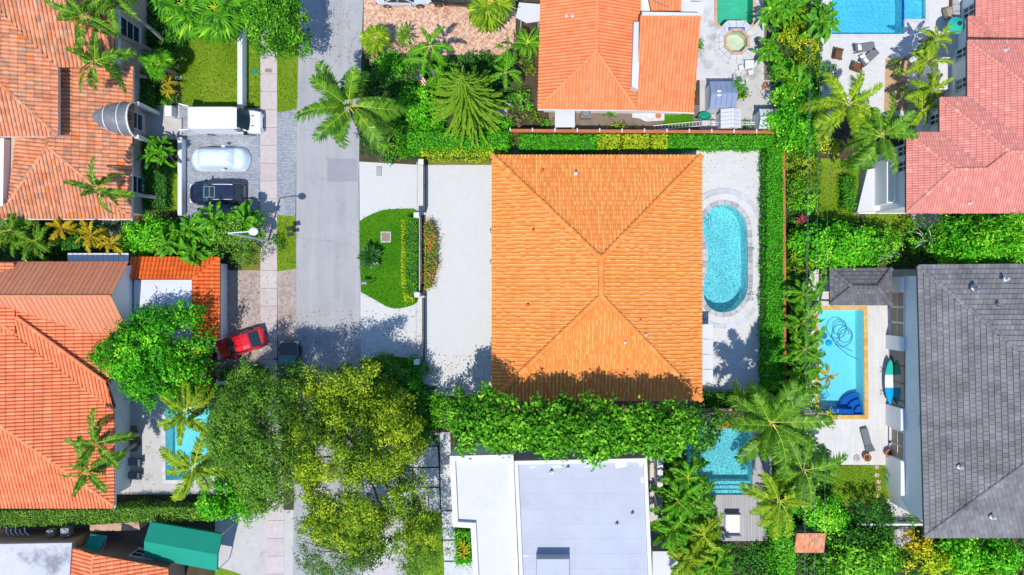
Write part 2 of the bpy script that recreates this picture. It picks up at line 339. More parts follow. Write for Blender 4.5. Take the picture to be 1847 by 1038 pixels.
M['tile_pink'] = tinted('pink_tile', [(0, (0.6, 0.21, 0.165)), (0.5, (0.66, 0.26, 0.21)), (0.9, (0.63, 0.23, 0.185)), (1, (0.74, 0.35, 0.29))], 0.8, 0.2, nz=0.14)
M['tile_grey'] = tinted('grey_flat_tile', [(0, (0.175, 0.168, 0.17)), (0.5, (0.205, 0.198, 0.202)), (0.85, (0.228, 0.22, 0.225)), (1, (0.155, 0.148, 0.15))], 0.85, 0.2, nz=0.4, nscale=0.45)
M['tile_charcoal'] = tinted('charcoal_flat_tile', [(0, (0.115, 0.11, 0.12)), (0.5, (0.14, 0.136, 0.146)), (1, (0.165, 0.16, 0.17))], 0.85, 0.2, nz=0.2)
M['seam_rust'] = tinted('terracotta_metal_roof', [(0, (0.6, 0.22, 0.11)), (1, (0.64, 0.25, 0.13))], 0.55, 0.35, nz=0.1)
M['metal_white'] = std('white_metal', (0.66, 0.68, 0.7), 0.45, 0.05)
M['metal_dark'] = std('black_metal', (0.025, 0.03, 0.035), 0.5, 0.2)
M['metal_grey'] = std('grey_metal', (0.33, 0.34, 0.35), 0.4, 0.1, metal=0.6)
M['steel'] = std('steel', (0.55, 0.56, 0.58), 0.25, 0.05, metal=1.0)
M['lead'] = std('grey_canopy_metal', (0.16, 0.17, 0.19), 0.55, 0.25, 1.5, 10, dirt=((0.3, 0.3, 0.31), 1.2, 0.55, 0.6))
M['rubber'] = std('rubber', (0.02, 0.02, 0.02), 0.8, 0.1)
M['glass'] = glassmat('dark_glass')
M['glass_teal'] = glassmat('tinted_glass', (0.015, 0.09, 0.11))
M['green_canvas'] = std('green_canvas', (0.008, 0.26, 0.17), 0.85, 0.06, 0.6, 14)
M['green_plastic'] = std('green_plastic', (0.01, 0.25, 0.16), 0.5, 0.08)
M['teal_fabric'] = std('teal_fabric', (0.02, 0.4, 0.33), 0.8, 0.06)
M['grey_fabric'] = std('grey_fabric', (0.16, 0.16, 0.18), 0.9, 0.08)
M['grey_light_fabric'] = std('pale_grey_fabric', (0.36, 0.36, 0.38), 0.9, 0.08)
M['white_fabric'] = std('white_fabric', (0.72, 0.72, 0.72), 0.9, 0.05)
M['brown_wicker'] = std('brown_wicker', (0.16, 0.07, 0.035), 0.8, 0.2, 5, 30)
M['tan_fabric'] = std('tan_fabric', (0.36, 0.28, 0.2), 0.9, 0.1)
M['orange_fabric'] = std('orange_fabric', (0.8, 0.17, 0.01), 0.8, 0.1)
M['cover'] = std('silver_car_cover', (0.58, 0.66, 0.76), 0.5, 0.05, 1.5, 12)
M['van_white'] = std('white_van_paint', (0.8, 0.8, 0.82), 0.3, 0.02, coat=0.6)
M['car_navy'] = std('navy_car_paint', (0.012, 0.018, 0.045), 0.25, 0.05, coat=1.0)
M['car_red'] = std('red_car_paint', (0.62, 0.008, 0.02), 0.25, 0.04, coat=1.0)
M['car_silver'] = std('silver_car_paint', (0.5, 0.52, 0.56), 0.28, 0.04, coat=0.8)
M['car_black'] = std('black_car_paint', (0.012, 0.014, 0.018), 0.25, 0.05, coat=1.0)
M['lamp_red'] = std('red_lamp_plastic', (0.4, 0.01, 0.01), 0.3, 0.05)
M['lamp_clear'] = std('clear_lamp_plastic', (0.6, 0.62, 0.65), 0.2, 0.05)
M['wood'] = std('weathered_wood', (0.26, 0.2, 0.15), 0.85, 0.25, 2, 12)
M['terracotta'] = std('terracotta_pot', (0.45, 0.16, 0.07), 0.85, 0.1)
M['blue_tile'] = std('blue_pool_tile', (0.03, 0.14, 0.5), 0.4, 0.2, 4, 16)
M['pool_blue'] = std('pale_blue_pool_plaster', (0.7, 0.84, 0.84), 0.85, 0.06, 0.5, 6)
M['pool_teal'] = std('teal_pool_plaster', (0.1, 0.5, 0.36), 0.85, 0.15, 0.5, 6)
M['pool_green'] = std('pale_spa_plaster', (0.56, 0.6, 0.48), 0.85, 0.14, 0.8, 6)
M['bark'] = std('bark', (0.2, 0.16, 0.12), 0.95, 0.3, 3, 20, bmp=0.6)
M['palm_bark'] = std('palm_bark', (0.3, 0.28, 0.26), 0.9, 0.25, 3, 20, stretch=(1, 1, 5), bmp=0.4)
M['pale_bark'] = std('pale_bark', (0.5, 0.46, 0.42), 0.9, 0.2, 3, 20)
M['crownshaft'] = std('green_crownshaft', (0.16, 0.26, 0.08), 0.6, 0.1)
M['rock'] = std('pale_rock', (0.46, 0.42, 0.4), 0.9, 0.25, 2, 12, bmp=0.5)
M['pink_stone'] = std('pink_stepping_stone', (0.52, 0.36, 0.28), 0.9, 0.15)
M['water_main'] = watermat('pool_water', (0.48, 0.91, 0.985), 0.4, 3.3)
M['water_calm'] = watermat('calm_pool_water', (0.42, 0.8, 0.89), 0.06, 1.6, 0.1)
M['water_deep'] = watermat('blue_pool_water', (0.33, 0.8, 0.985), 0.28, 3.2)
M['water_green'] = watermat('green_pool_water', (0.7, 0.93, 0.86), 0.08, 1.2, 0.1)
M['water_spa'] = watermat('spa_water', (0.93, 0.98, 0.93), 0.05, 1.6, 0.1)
G = {}
G['mid'] = leafmat('mid_green_leaf', [(0.0, (0.021, 0.086, 0.006)), (0.35, (0.051, 0.241, 0.009)), (0.7, (0.128, 0.431, 0.015)), (1.0, (0.341, 0.690, 0.045))])
G['vivid'] = leafmat('vivid_green_leaf', [(0.0, (0.018, 0.101, 0.005)), (0.35, (0.051, 0.336, 0.006)), (0.7, (0.120, 0.571, 0.012)), (1.0, (0.409, 0.840, 0.045))])
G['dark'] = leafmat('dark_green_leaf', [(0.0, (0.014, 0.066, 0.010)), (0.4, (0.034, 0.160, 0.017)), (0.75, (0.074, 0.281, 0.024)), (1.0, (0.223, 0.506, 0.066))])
G['oak'] = leafmat('oak_leaf', [(0.0, (0.035, 0.105, 0.011)), (0.4, (0.098, 0.252, 0.022)), (0.75, (0.214, 0.441, 0.036)), (1.0, (0.465, 0.714, 0.090))])
G['olive'] = leafmat('olive_leaf', [(0.0, (0.03, 0.07, 0.006)), (0.35, (0.1, 0.23, 0.01)), (0.68, (0.32, 0.46, 0.014)), (1.0, (0.58, 0.66, 0.04))])
G['lime'] = leafmat('lime_leaf', [(0.0, (0.093, 0.210, 0.006)), (0.4, (0.310, 0.510, 0.012)), (0.7, (0.651, 0.690, 0.018)), (1.0, (0.850, 0.850, 0.060))])
G['gold'] = leafmat('gold_leaf', [(0.0, (0.155, 0.195, 0.006)), (0.4, (0.558, 0.450, 0.015)), (0.7, (0.850, 0.630, 0.018)), (1.0, (0.850, 0.510, 0.045))])
G['bloom'] = leafmat('flowering_leaf', [(0.0, (0.031, 0.105, 0.009)), (0.5, (0.124, 0.300, 0.022)), (0.72, (0.264, 0.360, 0.045)), (0.8, (0.850, 0.210, 0.060)), (1.0, (0.850, 0.180, 0.090))], patch=0.15)
G['pink'] = leafmat('pinkish_leaf', [(0.0, (0.124, 0.150, 0.045)), (0.5, (0.465, 0.330, 0.180)), (1.0, (0.850, 0.510, 0.375))])
G['frond'] = leafmat('palm_frond', [(0.0, (0.016, 0.063, 0.006)), (0.4, (0.056, 0.184, 0.009)), (0.75, (0.184, 0.370, 0.015)), (0.9, (0.465, 0.600, 0.045)), (1.0, (0.775, 0.750, 0.105))], 0.16, 0.5, 0.2, 0.25)
G['frond_lime'] = leafmat('lime_palm_frond', [(0.0, (0.032, 0.105, 0.004)), (0.4, (0.145, 0.281, 0.009)), (0.75, (0.395, 0.535, 0.015)), (0.9, (0.744, 0.750, 0.045)), (1.0, (0.850, 0.825, 0.105))], 0.2, 0.5, 0.2, 0.25)
G['frond_vivid'] = leafmat('vivid_palm_frond', [(0.0, (0.013, 0.073, 0.004)), (0.4, (0.056, 0.238, 0.006)), (0.75, (0.158, 0.459, 0.013)), (0.9, (0.403, 0.675, 0.030)), (1.0, (0.713, 0.750, 0.075))], 0.16, 0.5, 0.2, 0.25)
# ------------------------------------------------------------------ ground sheets
def sheet(name, pts, z, m, holes=(), label=None, kind='structure', world=False):
    rings = [[p if world else P(p[0], p[1], 0) for p in r] for r in (pts, *holes)]
    rings = [[Vector((p[0], p[1], z)) for p in r] for r in rings]
    flat = [p for r in rings for p in r]
    mb = MB()
    for tri in tessellate_polygon(rings):
        a, b, c = (flat[i] for i in tri)
        if (b - a).cross(c - a).z < 0: b, c = c, b
        mb.face([a, b, c])
    o = mb.build(name, m, kind=kind)
    if label: o['label'] = label
    return o
def smooth_px(pts, n=3, closed=True):
    """Catmull-Rom through pixel points"""
    out = []; N = len(pts)
    for i in range(N if closed else N - 1):
        p0, p1, p2, p3 = (pts[(i + k) % N] if closed else pts[min(max(i + k, 0), N - 1)] for k in (-1, 0, 1, 2))
        for j in range(n):
            t = j / n
            out.append(tuple(0.5 * (2 * p1[a] + (p2[a] - p0[a]) * t + (2 * p0[a] - 5 * p1[a] + 4 * p2[a] - p3[a]) * t * t + (3 * p1[a] - p0[a] - 3 * p2[a] + p3[a]) * t ** 3) for a in (0, 1)))
    if not closed: out.append(tuple(pts[-1]))
    return out
def offset(poly, d):
    """offset a world polygon outward by d"""
    n = len(poly); A = sum(poly[i][0] * poly[(i + 1) % n][1] - poly[(i + 1) % n][0] * poly[i][1] for i in range(n)); sg = 1 if A > 0 else -1
    out = []
    for i in range(n):
        a, b, c = Vector(poly[i - 1][:2]), Vector(poly[i][:2]), Vector(poly[(i + 1) % n][:2])
        e1 = (b - a).normalized(); e2 = (c - b).normalized()
        n1 = Vector((e1.y, -e1.x)) * sg; n2 = Vector((e2.y, -e2.x)) * sg
        bis = (n1 + n2); bis = bis.normalized() if bis.length > 1e-6 else n1
        k = d / max(0.5, bis.dot(n1)); q = b + bis * k; out.append((q.x, q.y))
    return out
# ------------------------------------------------------------------ tiled roofs
class Roof:
    def __init__(s, parent, tmat, smat, wt, L, kind='barrel', h=0.07, lip=0.035, seed=1, maxpieces=290, name='roof'):
        s.parent = parent; s.tmat = tmat; s.smat = smat; s.wt, s.L, s.kind, s.h, s.lip = wt, L, kind, h, lip
        s.rng = random.Random(seed); s.maxp = maxpieces; s.deck = MB(); s.full = []; s.rest = MB(); s.ridges = []; s.name = name
        s.xs, s.zs = {'barrel': ([0, .13, .3, .47, .6, 1], [0, .6, 1, .6, 0, 0]), 'roman': ([0, .17, .19, .36, .585, .81, .98, 1], [-.1, -.1, .5, .88, 1, .88, .5, -.1]), 'flat': ([0, .05, .95, 1], [-.5, 0, 0, -.5])}[kind]; s.K = len(s.xs) - 1; s.tmat2 = None
    def face(s, pts, eave):
        """pts: world corners of one planar face (convex), eave: two world points along its lower edge"""
        pts = [Vector(p) for p in pts]; e = (Vector(eave[1]) - Vector(eave[0])).normalized()
        n = Vector((0, 0, 0))
        for i in range(len(pts)): n += pts[i].cross(pts[(i + 1) % len(pts)])
        n.normalize()
        if n.z < 0: n = -n; pts = pts[::-1]
        v = n.cross(e).normalized()
        if v.z < 0: v = -v
        u = v.cross(n); O = Vector(eave[0]); O = O - n * (O - pts[0]).dot(n)
        dn = Vector((0, 0, -0.06)); dd = Vector((0, 0, -0.24))
        k = len(pts); s.deck.mesh([p + dn for p in pts] + [p + dd for p in pts], [tuple(range(k)), tuple(range(2 * k - 1, k - 1, -1))] + [(i, (i + 1) % k, k + (i + 1) % k, k + i) for i in range(k)])
        q = [((p - O).dot(u), (p - O).dot(v)) for p in pts]
        umin, umax = min(a for a, b in q), max(a for a, b in q); vmin, vmax = min(b for a, b in q), max(b for a, b in q)
        cache = {}
        def span(x):
            key = round(x, 4)
            if key in cache: return cache[key]
            ys = []
            for i in range(len(q)):
                (a, b), (c, d) = q[i], q[(i + 1) % len(q)]
                if (a - x) * (c - x) <= 0 and abs(a - c) > 1e-9: ys.append(b + (d - b) * (x - a) / (c - a))
                elif abs(a - x) < 1e-6: ys.append(b)
            r = (min(ys), max(ys)) if len(ys) >= 2 else None
            cache[key] = r; return r
        R = Matrix((u, v, n)).transposed().to_4x4()
        wt, L, K = s.wt, s.L, s.K
        j0 = math.floor(vmin / L); j1 = math.ceil(vmax / L); i0 = math.floor(umin / wt) - 1; i1 = math.ceil(umax / wt) + 1
        for j in range(j0, j1):
            off = 0.5 * wt if (s.kind == 'flat' and j % 2) or s.kind == 'stag' else 0.0
            va, vb = j * L - 0.03, j * L + L + 0.03
            for i in range(i0, i1):
                us = [i * wt + off + wt * x for x in s.xs]
                if us[-1] <= umin or us[0] >= umax: continue
                uc = [min(max(x, umin), umax) for x in us]
                sp = [span(x) for x in uc]
                if any(x is None for x in sp): continue
                va2 = max(va, vmin - 0.06)
                if all(uc[k] == us[k] and sp[k][0] - 0.07 <= va and sp[k][1] >= vb for k in range(K + 1)):
                    T = O + u * (i * wt + off) + v * (j * L)
                    s.full.append((Matrix.Translation(T) @ R, T)); continue
                top, bot, low = [], [], []; ok = False
                for k in range(K + 1):
                    lo, hi = max(va2, sp[k][0] - 0.05), min(vb, sp[k][1])
                    if hi > lo + 1e-3: ok = True
                    hi = max(hi, lo); fl, fh = 1 - (lo - va) / (vb - va), 1 - (hi - va) / (vb - va)
                    pz = s.h * s.zs[k]; B = O + u * uc[k]
                    bot.append(B + v * lo + n * (pz + s.lip * fl)); top.append(B + v * hi + n * (pz + s.lip * fh)); low.append(B + v * lo + n * (pz * 0.4 - 0.04))
                if not ok: continue
                vs = bot + top + low; K1 = K + 1; fs = []
                for k in range(K):
                    fs.append((k, k + 1, K1 + k + 1, K1 + k)); fs.append((2 * K1 + k, 2 * K1 + k + 1, k + 1, k))
                s.addm(s.rest, vs, fs, s.rng.random() or 0.5)
    def addm(s, mb, vs, fs, t):
        k = len(mb.v); mb.v += [tuple(p) for p in vs]
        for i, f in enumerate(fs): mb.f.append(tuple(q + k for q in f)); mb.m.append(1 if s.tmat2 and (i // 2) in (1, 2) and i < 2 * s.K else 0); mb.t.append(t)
    def tilemesh(s):
        K, wt, L = s.K, s.wt, s.L; bot, top, low = [], [], []
        for k in range(K + 1):
            pz = s.h * s.zs[k]; x = wt * s.xs[k]
            bot.append((x, -0.03, pz + s.lip)); top.append((x, L + 0.03, pz)); low.append((x, -0.03, pz * 0.4 - 0.04))
        K1 = K + 1; fs = []
        for k in range(K):
            fs.append((k, k + 1, K1 + k + 1, K1 + k)); fs.append((2 * K1 + k, 2 * K1 + k + 1, k + 1, k))
        return bot + top + low, fs
    def ridge(s, a, b, r=0.13, seg=0.42, up=0.05): s.ridges.append((Vector(a), Vector(b), r, seg, up))
    def finish(s, chosen=None):
        """deck slab, up to maxp tiles singly, the rest joined, ridge tiles singly"""
        ro = s.deck.build(s.name, s.smat, s.parent)
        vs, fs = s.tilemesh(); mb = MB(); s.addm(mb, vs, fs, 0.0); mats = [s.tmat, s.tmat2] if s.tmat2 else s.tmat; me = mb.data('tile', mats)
        full = s.full
        inframe = [f for f in full if abs(f[1].x) < 44 and abs(f[1].y) < 24.5]
        inframe.sort(key=lambda f: -f[1].z + 0.03 * f[1].xy.length)
        single = set(id(f) for f in inframe[:s.maxp])
        for f in full:
            if id(f) in single: put('tile', me, ro, f[0])
            else:
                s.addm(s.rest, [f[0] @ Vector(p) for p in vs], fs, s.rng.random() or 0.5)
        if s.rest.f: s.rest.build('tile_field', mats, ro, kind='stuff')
        for a, b, r, seg, up in s.ridges:
            d = b - a; n = max(1, int(d.length / seg)); sl = d.length / n; d.normalize()
            side = d.cross(Vector((0, 0, 1))).normalized(); nn = side.cross(d)
            m2 = MB(); v2 = []; KK = 5
            for e, rr, lift in ((0, r * 1.08, 0.03), (sl * 1.06, r * 0.92, 0.0)):
                for k in range(KK + 1):
                    th = math.pi * k / KK; v2.append((e, rr * math.cos(th), rr * math.sin(th) * 0.75 + lift))
            f2 = [(k, KK + 1 + k, KK + 2 + k, k + 1) for k in range(KK)] + [tuple(range(KK + 1))[::-1]]
            m2.mesh(v2, f2); me2 = m2.data('ridge_tile', s.tmat)
            R = Matrix((d, side, nn)).transposed().to_4x4()
            if R.determinant() < 0: R = Matrix((d, -side, nn)).transposed().to_4x4()
            for k in range(n):
                put('ridge_tile', me2, ro, Matrix.Translation(a + d * (k * sl) + Vector((0, 0, up))) @ R)
        return ro
def plane_face(pxs, e0, e1, z0, s):
    """pixel polygon dropped along the sight lines on the roof plane that rises at slope s from the eave e0-e1 (pixels at height z0)"""
    a, b = P(*e0, z0), P(*e1, z0); e = (b - a); e.z = 0; e.normalize(); nrm = Vector((-e.y, e.x, 0))
    c = Vector((0, 0, 0))
    for p in pxs: c += P(*p, z0)
    c /= len(pxs)
    if (c - a).dot(nrm) < 0: nrm = -nrm
    n = Vector((-nrm.x * s, -nrm.y * s, 1)).normalized(); out = []
    for p in pxs:
        d = P(*p, 0) - CAMP; t = n.dot(a - CAMP) / n.dot(d); out.append(CAMP + d * t)
    return out, (a, b)
def walls(parent, poly, z0, z1, m, name='wall'):
    return MB().prism([p[:2] for p in poly], z0, z1).build(name, m, parent)
def pipe_vent(parent, px, py, z, m, r=0.1, h=0.35, name='vent_pipe'):
    p = P(px, py, z + h); mb = MB(); mb.lathe((p.x, p.y, z - 0.1), [(r * 1.9, 0), (r * 1.7, 0.13), (r, 0.16), (r, h + 0.1), (r * 0.6, h + 0.1), (r * 0.55, h - 0.05)], 10)
    return mb.build(name, m, parent)
def window(parent, a, b, z0, z1, out, cols=2, rows=2, frame_m=None, glass_m=None, name='window'):
    """window on a wall between floor points a-b, facing unit vector out: frame > pane, sill"""
    frame_m = frame_m or M['trim']; glass_m = glass_m or M['glass']; a = Vector((*a[:2], 0)); b = Vector((*b[:2], 0)); out = Vector((*out[:2], 0))
    d = (b - a); Lw = d.length; d.normalize(); ang = math.atan2(d.y, d.x); H = z1 - z0; mb = MB(); c = (a + b) / 2 + out * 0.03
    for k in range(cols + 1): mb.box(a + d * (Lw * k / cols) + out * 0.03 + Vector((0, 0, (z0 + z1) / 2)), (0.09, 0.1, H + 0.09), ang)
    for k in range(rows + 1): mb.box(c + Vector((0, 0, z0 + H * k / rows)), (Lw, 0.084, 0.08), ang)
    fr = mb.build(name, frame_m, parent)
    MB().box(c + Vector((0, 0, (z0 + z1) / 2)) - out * 0.005, (Lw - 0.1, 0.03, H - 0.1), ang).build('pane', glass_m, fr)
    MB().box(c + Vector((0, 0, z0 - 0.09)) + out * 0.06, (Lw + 0.2, 0.16, 0.07), ang).build('sill', frame_m, fr)
    return fr
# ------------------------------------------------------------------ foliage
def leaf_data(name, C, N, size, tint, mat, aspect=0.5, rng=None):
    n = len(C); rng = rng or np.random.default_rng(1)
    r = rng.normal(size=(n, 3)); N = N / (np.linalg.norm(N, axis=1, keepdims=True) + 1e-9)
    T = r - N * np.sum(r * N, axis=1, keepdims=True); T /= np.linalg.norm(T, axis=1, keepdims=True) + 1e-9
    B = np.cross(N, T); sz = size[:, None]
    V = np.empty((n, 4, 3)); fold = 0.18
    V[:, 0] = C - T * sz * 0.5; V[:, 2] = C + T * sz * 0.5 - N * sz * 0.12
    V[:, 1] = C + B * sz * aspect * 0.5 + N * sz * fold * aspect; V[:, 3] = C - B * sz * aspect * 0.5 + N * sz * fold * aspect
    me = bpy.data.meshes.new(name); me.vertices.add(4 * n); me.vertices.foreach_set('co', V.reshape(-1).astype(np.float32))
    idx = np.arange(4 * n, dtype=np.int32); me.loops.add(4 * n); me.loops.foreach_set('vertex_index', idx)
    me.polygons.add(n); me.polygons.foreach_set('loop_start', np.arange(0, 4 * n, 4, dtype=np.int32))
    a = me.attributes.new('tint', 'FLOAT', 'FACE'); a.data.foreach_set('value', np.clip(tint, 0, 1).astype(np.float32))
    me.materials.append(mat); me.update(calc_edges=True); return me
def blob_leaves(rng, blobs, dens, size, tilt=0.55, low=-0.35, sprig=6, spread=1.0):
    """leaves in sprigs over the shells of ellipsoid clumps; blobs: (centre, (rx, ry, rz), tint)"""
    Cs, Ns, Ss, Ts = [], [], [], []
    for c, r, t in blobs:
        area = 4 * math.pi * ((r[0] * r[1]) ** 1.6 + (r[0] * r[2]) ** 1.6 + (r[1] * r[2]) ** 1.6) ** (1 / 1.6) / 3 ** (1 / 1.6)
        n = max(3, int(area * dens * 0.7 / sprig)); d = rng.normal(size=(int(n * 1.6), 3)); d /= np.linalg.norm(d, axis=1, keepdims=True)
        d = d[d[:, 2] > low][:n]; m = len(d); u = rng.random(m)
        rad = np.where(u < 0.62, rng.uniform(0.75, 1.08, m), np.where(u < 0.8, rng.uniform(1.0, 1.45, m), rng.uniform(0.35, 0.8, m)))
        R = np.array(r); C = np.array(c) + d * R * rad[:, None]
        N = d / R; N /= np.linalg.norm(N, axis=1, keepdims=True); N[:, 2] += 0.35
        st = t + rng.normal(size=m) * 0.11
        C = np.repeat(C, sprig, axis=0); N = np.repeat(N, sprig, axis=0); st = np.repeat(st, sprig)
        off = rng.normal(size=C.shape) * size * 0.62 * spread; C = C + off
        N = N + rng.normal(size=N.shape) * tilt + off / (size + 1e-6) * 0.25
        Cs.append(C); Ns.append(N); Ss.append(size * rng.uniform(0.6, 1.3, len(C))); Ts.append(st + rng.normal(size=len(C)) * 0.14)
    return np.concatenate(Cs), np.concatenate(Ns), np.concatenate(Ss), np.concatenate(Ts)
SEED = [100]
def rnd():
    SEED[0] += 1; return np.random.default_rng(SEED[0])
def crown_blobs(rng, c, rx, ry, z0, z1, n, br, tint=0.5, tv=0.16, gaps=0.0, flat=1.0):
    """clumps over a dome; br clump radius relative to the crown"""
    out = []; R = (rx * ry) ** 0.5; q = rng.uniform(0, 6.28, 3)
    for i in range(n):
        rr = math.sqrt((i + 0.5) / n); th = i * 2.39996 + rng.normal() * 0.35; f_ = 1 + .13 * math.sin(3 * th + q[0]) + .09 * math.sin(5 * th + q[1]) + .06 * math.sin(8 * th + q[2]); rr = min(1.0, rr * (1 + rng.normal() * 0.07))
        if rng.random() < gaps: continue
        k = 1 - 0.55 * br; x = c[0] + rx * k * f_ * rr * math.cos(th); y = c[1] + ry * k * f_ * rr * math.sin(th)
        z = z0 + (z1 - z0) * max(0.0, 1 - rr * rr * flat) ** 0.5 * rng.uniform(0.72, 1.06)
        b = R * br * rng.uniform(0.55, 1.3); out.append(((x, y, z - b * 0.5), (b, b * rng.uniform(0.8, 1.2), b * rng.uniform(0.6, 0.85)), tint + rng.normal() * tv))
    return out
def limbs(mb, base, top, ends, r0, rng, n=6):
    base, top = Vector(base), Vector(top)
    mid = base.lerp(top, 0.5) + Vector((rng.normal() * 0.12, rng.normal() * 0.12, 0))
    mb.tube([base - Vector((0, 0, 0.2)), base + Vector((0, 0, 0.25)), mid, top], [r0 * 1.35, r0, r0 * 0.85, r0 * 0.6], 8)
    for e in ends:
        e = Vector(e); m = top.lerp(e, 0.5) + Vector((rng.normal() * 0.2, rng.normal() * 0.2, 0.25)); mb.tube([top - Vector((0, 0, 0.15)), m, e], [r0 * 0.5, r0 * 0.32, r0 * 0.1], 5)
def tree(px, py, rx, ry, h, mat, label, name='tree', cat='tree', group=None, n=46, br=0.24, dens=42, ls=0.24, tint=0.5, zlow=0.35, gaps=0.0, aspect=0.5, trunk_m='bark', flat=1.0, tv=0.16, base=None, tilt=0.55, extra=(), holes=()):
    """px, py, rx, ry in photo pixels as the crown shows at its mid height; h metres"""
    rng = rnd(); zc = h * 0.75; c = P(px, py, zc); k = (CAM_H - zc) / CAM_H / S; rx, ry = rx * k, ry * k
    b = Vector((c.x, c.y, 0)) if base is None else P(*base, 0)
    t = thing(name, label, cat, (b.x, b.y, 0), group)
    blobs = crown_blobs(rng, c, rx, ry, h * zlow, h, n, br, tint, tv, gaps, flat)
    for ex in extra:
        q = P(ex[0], ex[1], ex[3]); kk = (CAM_H - ex[3]) / CAM_H / S
        blobs += crown_blobs(rng, q, ex[2] * kk, ex[2] * kk, ex[3] * 0.7, ex[3], 7, 0.4, tint, tv)
    if holes:
        hp = [(P(a_, b_, h), r_ / S * .85) for a_, b_, r_ in holes]; blobs = [q for q in blobs if all(math.hypot(q[0][0] * 1.0 - e.x * (CAM_H - q[0][2]) / (CAM_H - h), q[0][1] - e.y * (CAM_H - q[0][2]) / (CAM_H - h)) > r_ + q[1][0] * .6 for e, r_ in hp)]
    C, N, Sz, T = blob_leaves(rng, blobs, dens, ls, tilt)
    org = np.array(ORG[t.name]); me = leaf_data('crown', C - org, N, Sz, T, mat, aspect, rng); put('crown', me, t)
    mb = MB(); top = Vector((b.x * .4 + c.x * .6, b.y * .4 + c.y * .6, h * 0.42)); ii = rng.choice(len(blobs), min(9, len(blobs)), replace=False)
    limbs(mb, b, top, [blobs[i][0] for i in ii], 0.05 + 0.026 * h, rng)
    mb.build('trunk', M[trunk_m], t, smooth=True)
    return t
def shrub(px, py, rx, ry, h, mat, label, name='shrub', cat='shrub', group=None, dens=55, ls=0.2, n=None, br=0.36, tint=0.5, tv=0.13, aspect=0.5, zlow=0.25, tilt=0.55, gaps=0.0, base_z=0.0):
    rng = rnd(); zc = h * 0.7; c = P(px, py, zc); k = (CAM_H - zc) / CAM_H / S; rx, ry = rx * k, ry * k
    n = n or max(7, int(rx * ry * 5)); b = (c.x, c.y, base_z); t = thing(name, label, cat, b, group)
    blobs = crown_blobs(rng, c, rx, ry, h * zlow, h, n, min(0.6, br), tint, tv, gaps)
    C, N, Sz, T = blob_leaves(rng, blobs, dens, ls, tilt); org = np.array(ORG[t.name])
    put('foliage', leaf_data('foliage', C - org, N, Sz, T, mat, aspect, rng), t)
    mb = MB()
    for i in rng.choice(len(blobs), min(6, len(blobs)), replace=False):
        e = Vector(blobs[i][0]); mb.tube([Vector((c.x + rng.normal() * .1, c.y + rng.normal() * .1, base_z - 0.05)), Vector((c.x, c.y, 0)).lerp(e, 0.5) + Vector((0, 0, h * 0.1)), e], [0.045, 0.035, 0.012], 5)
    mb.build('stem', M['bark'], t); return t
def hedge(pxs, h, mat, label, dens=150, ls=0.17, group=None, tint=0.5, name='hedge', cat='hedge', rough=0.09, patches=None, aspect=0.5, zp=None):
    """clipped hedge over a pixel polygon given at its top height: a dense shell of leaves over a twiggy inside"""
    rng = rnd(); poly = [P(a, b, h if zp is None else zp) for a, b in pxs]; poly2 = np.array([(p.x, p.y) for p in poly])
    inner = offset([tuple(p) for p in poly2], -0.12)
    cx, cy = poly2.mean(axis=0); t = thing(name, label, cat, (cx, cy, 0), group)
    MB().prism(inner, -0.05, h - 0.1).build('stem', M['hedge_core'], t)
    mn, mx = poly2.min(axis=0), poly2.max(axis=0); A = (mx - mn).prod(); n = int(A * dens * 1.6)
    q = rng.uniform(mn, mx, (n, 2)); x, y = q[:, 0], q[:, 1]; ins = np.zeros(n, bool); j = len(poly2) - 1
    for i in range(len(poly2)):
        xi, yi = poly2[i]; xj, yj = poly2[j]; ins ^= ((yi > y) != (yj > y)) & (x < (xj - xi) * (y - yi) / (yj - yi + 1e-12) + xi); j = i
    q = q[ins]; ph = rng.uniform(0, 6, 4)
    wob = np.sin(q[:, 0] * 2.1 + ph[0]) * np.sin(q[:, 1] * 2.3 + ph[1]) + 0.6 * np.sin(q[:, 0] * 5.1 + ph[2]) * np.sin(q[:, 1] * 4.7 + ph[3])
    C = np.column_stack([q, h + wob * rough * 0.6 + rng.normal(size=len(q)) * rough]); N = rng.normal(size=C.shape) * 0.5; N[:, 2] += 1
    Cs, Ns, W = [C], [N], [wob * 0.05]
    for i in range(len(poly2)):
        a, b = poly2[i], poly2[(i + 1) % len(poly2)]; L = np.linalg.norm(b - a); m = int(L * h * dens * 0.55)
        if m < 1: continue
        u = rng.random(m); d = (b - a) / L; o = np.array([d[1], -d[0]]); zz = rng.uniform(0.1, h, m)
        if np.dot(o, (a + b) / 2 - poly2.mean(axis=0)) < 0: o = -o
        pt = a + np.outer(u, b - a) + o * (rng.normal(size=(m, 1)) * rough + np.sin(u * L * 2.2 + i)[:, None] * rough * 0.8)
        Cs.append(np.column_stack([pt, zz])); Nn = rng.normal(size=(m, 3)) * 0.5; Nn[:, :2] += o; Nn[:, 2] += 0.3; Ns.append(Nn); W.append(np.zeros(m))
    C, N, W = np.concatenate(Cs), np.concatenate(Ns), np.concatenate(W)
    T = tint + W + rng.normal(size=len(C)) * 0.15; Sz = ls * rng.uniform(0.65, 1.35, len(C)); org = np.array(ORG[t.name])
    put('foliage', leaf_data('foliage', C - org, N, Sz, T, mat, aspect, rng), t); return t
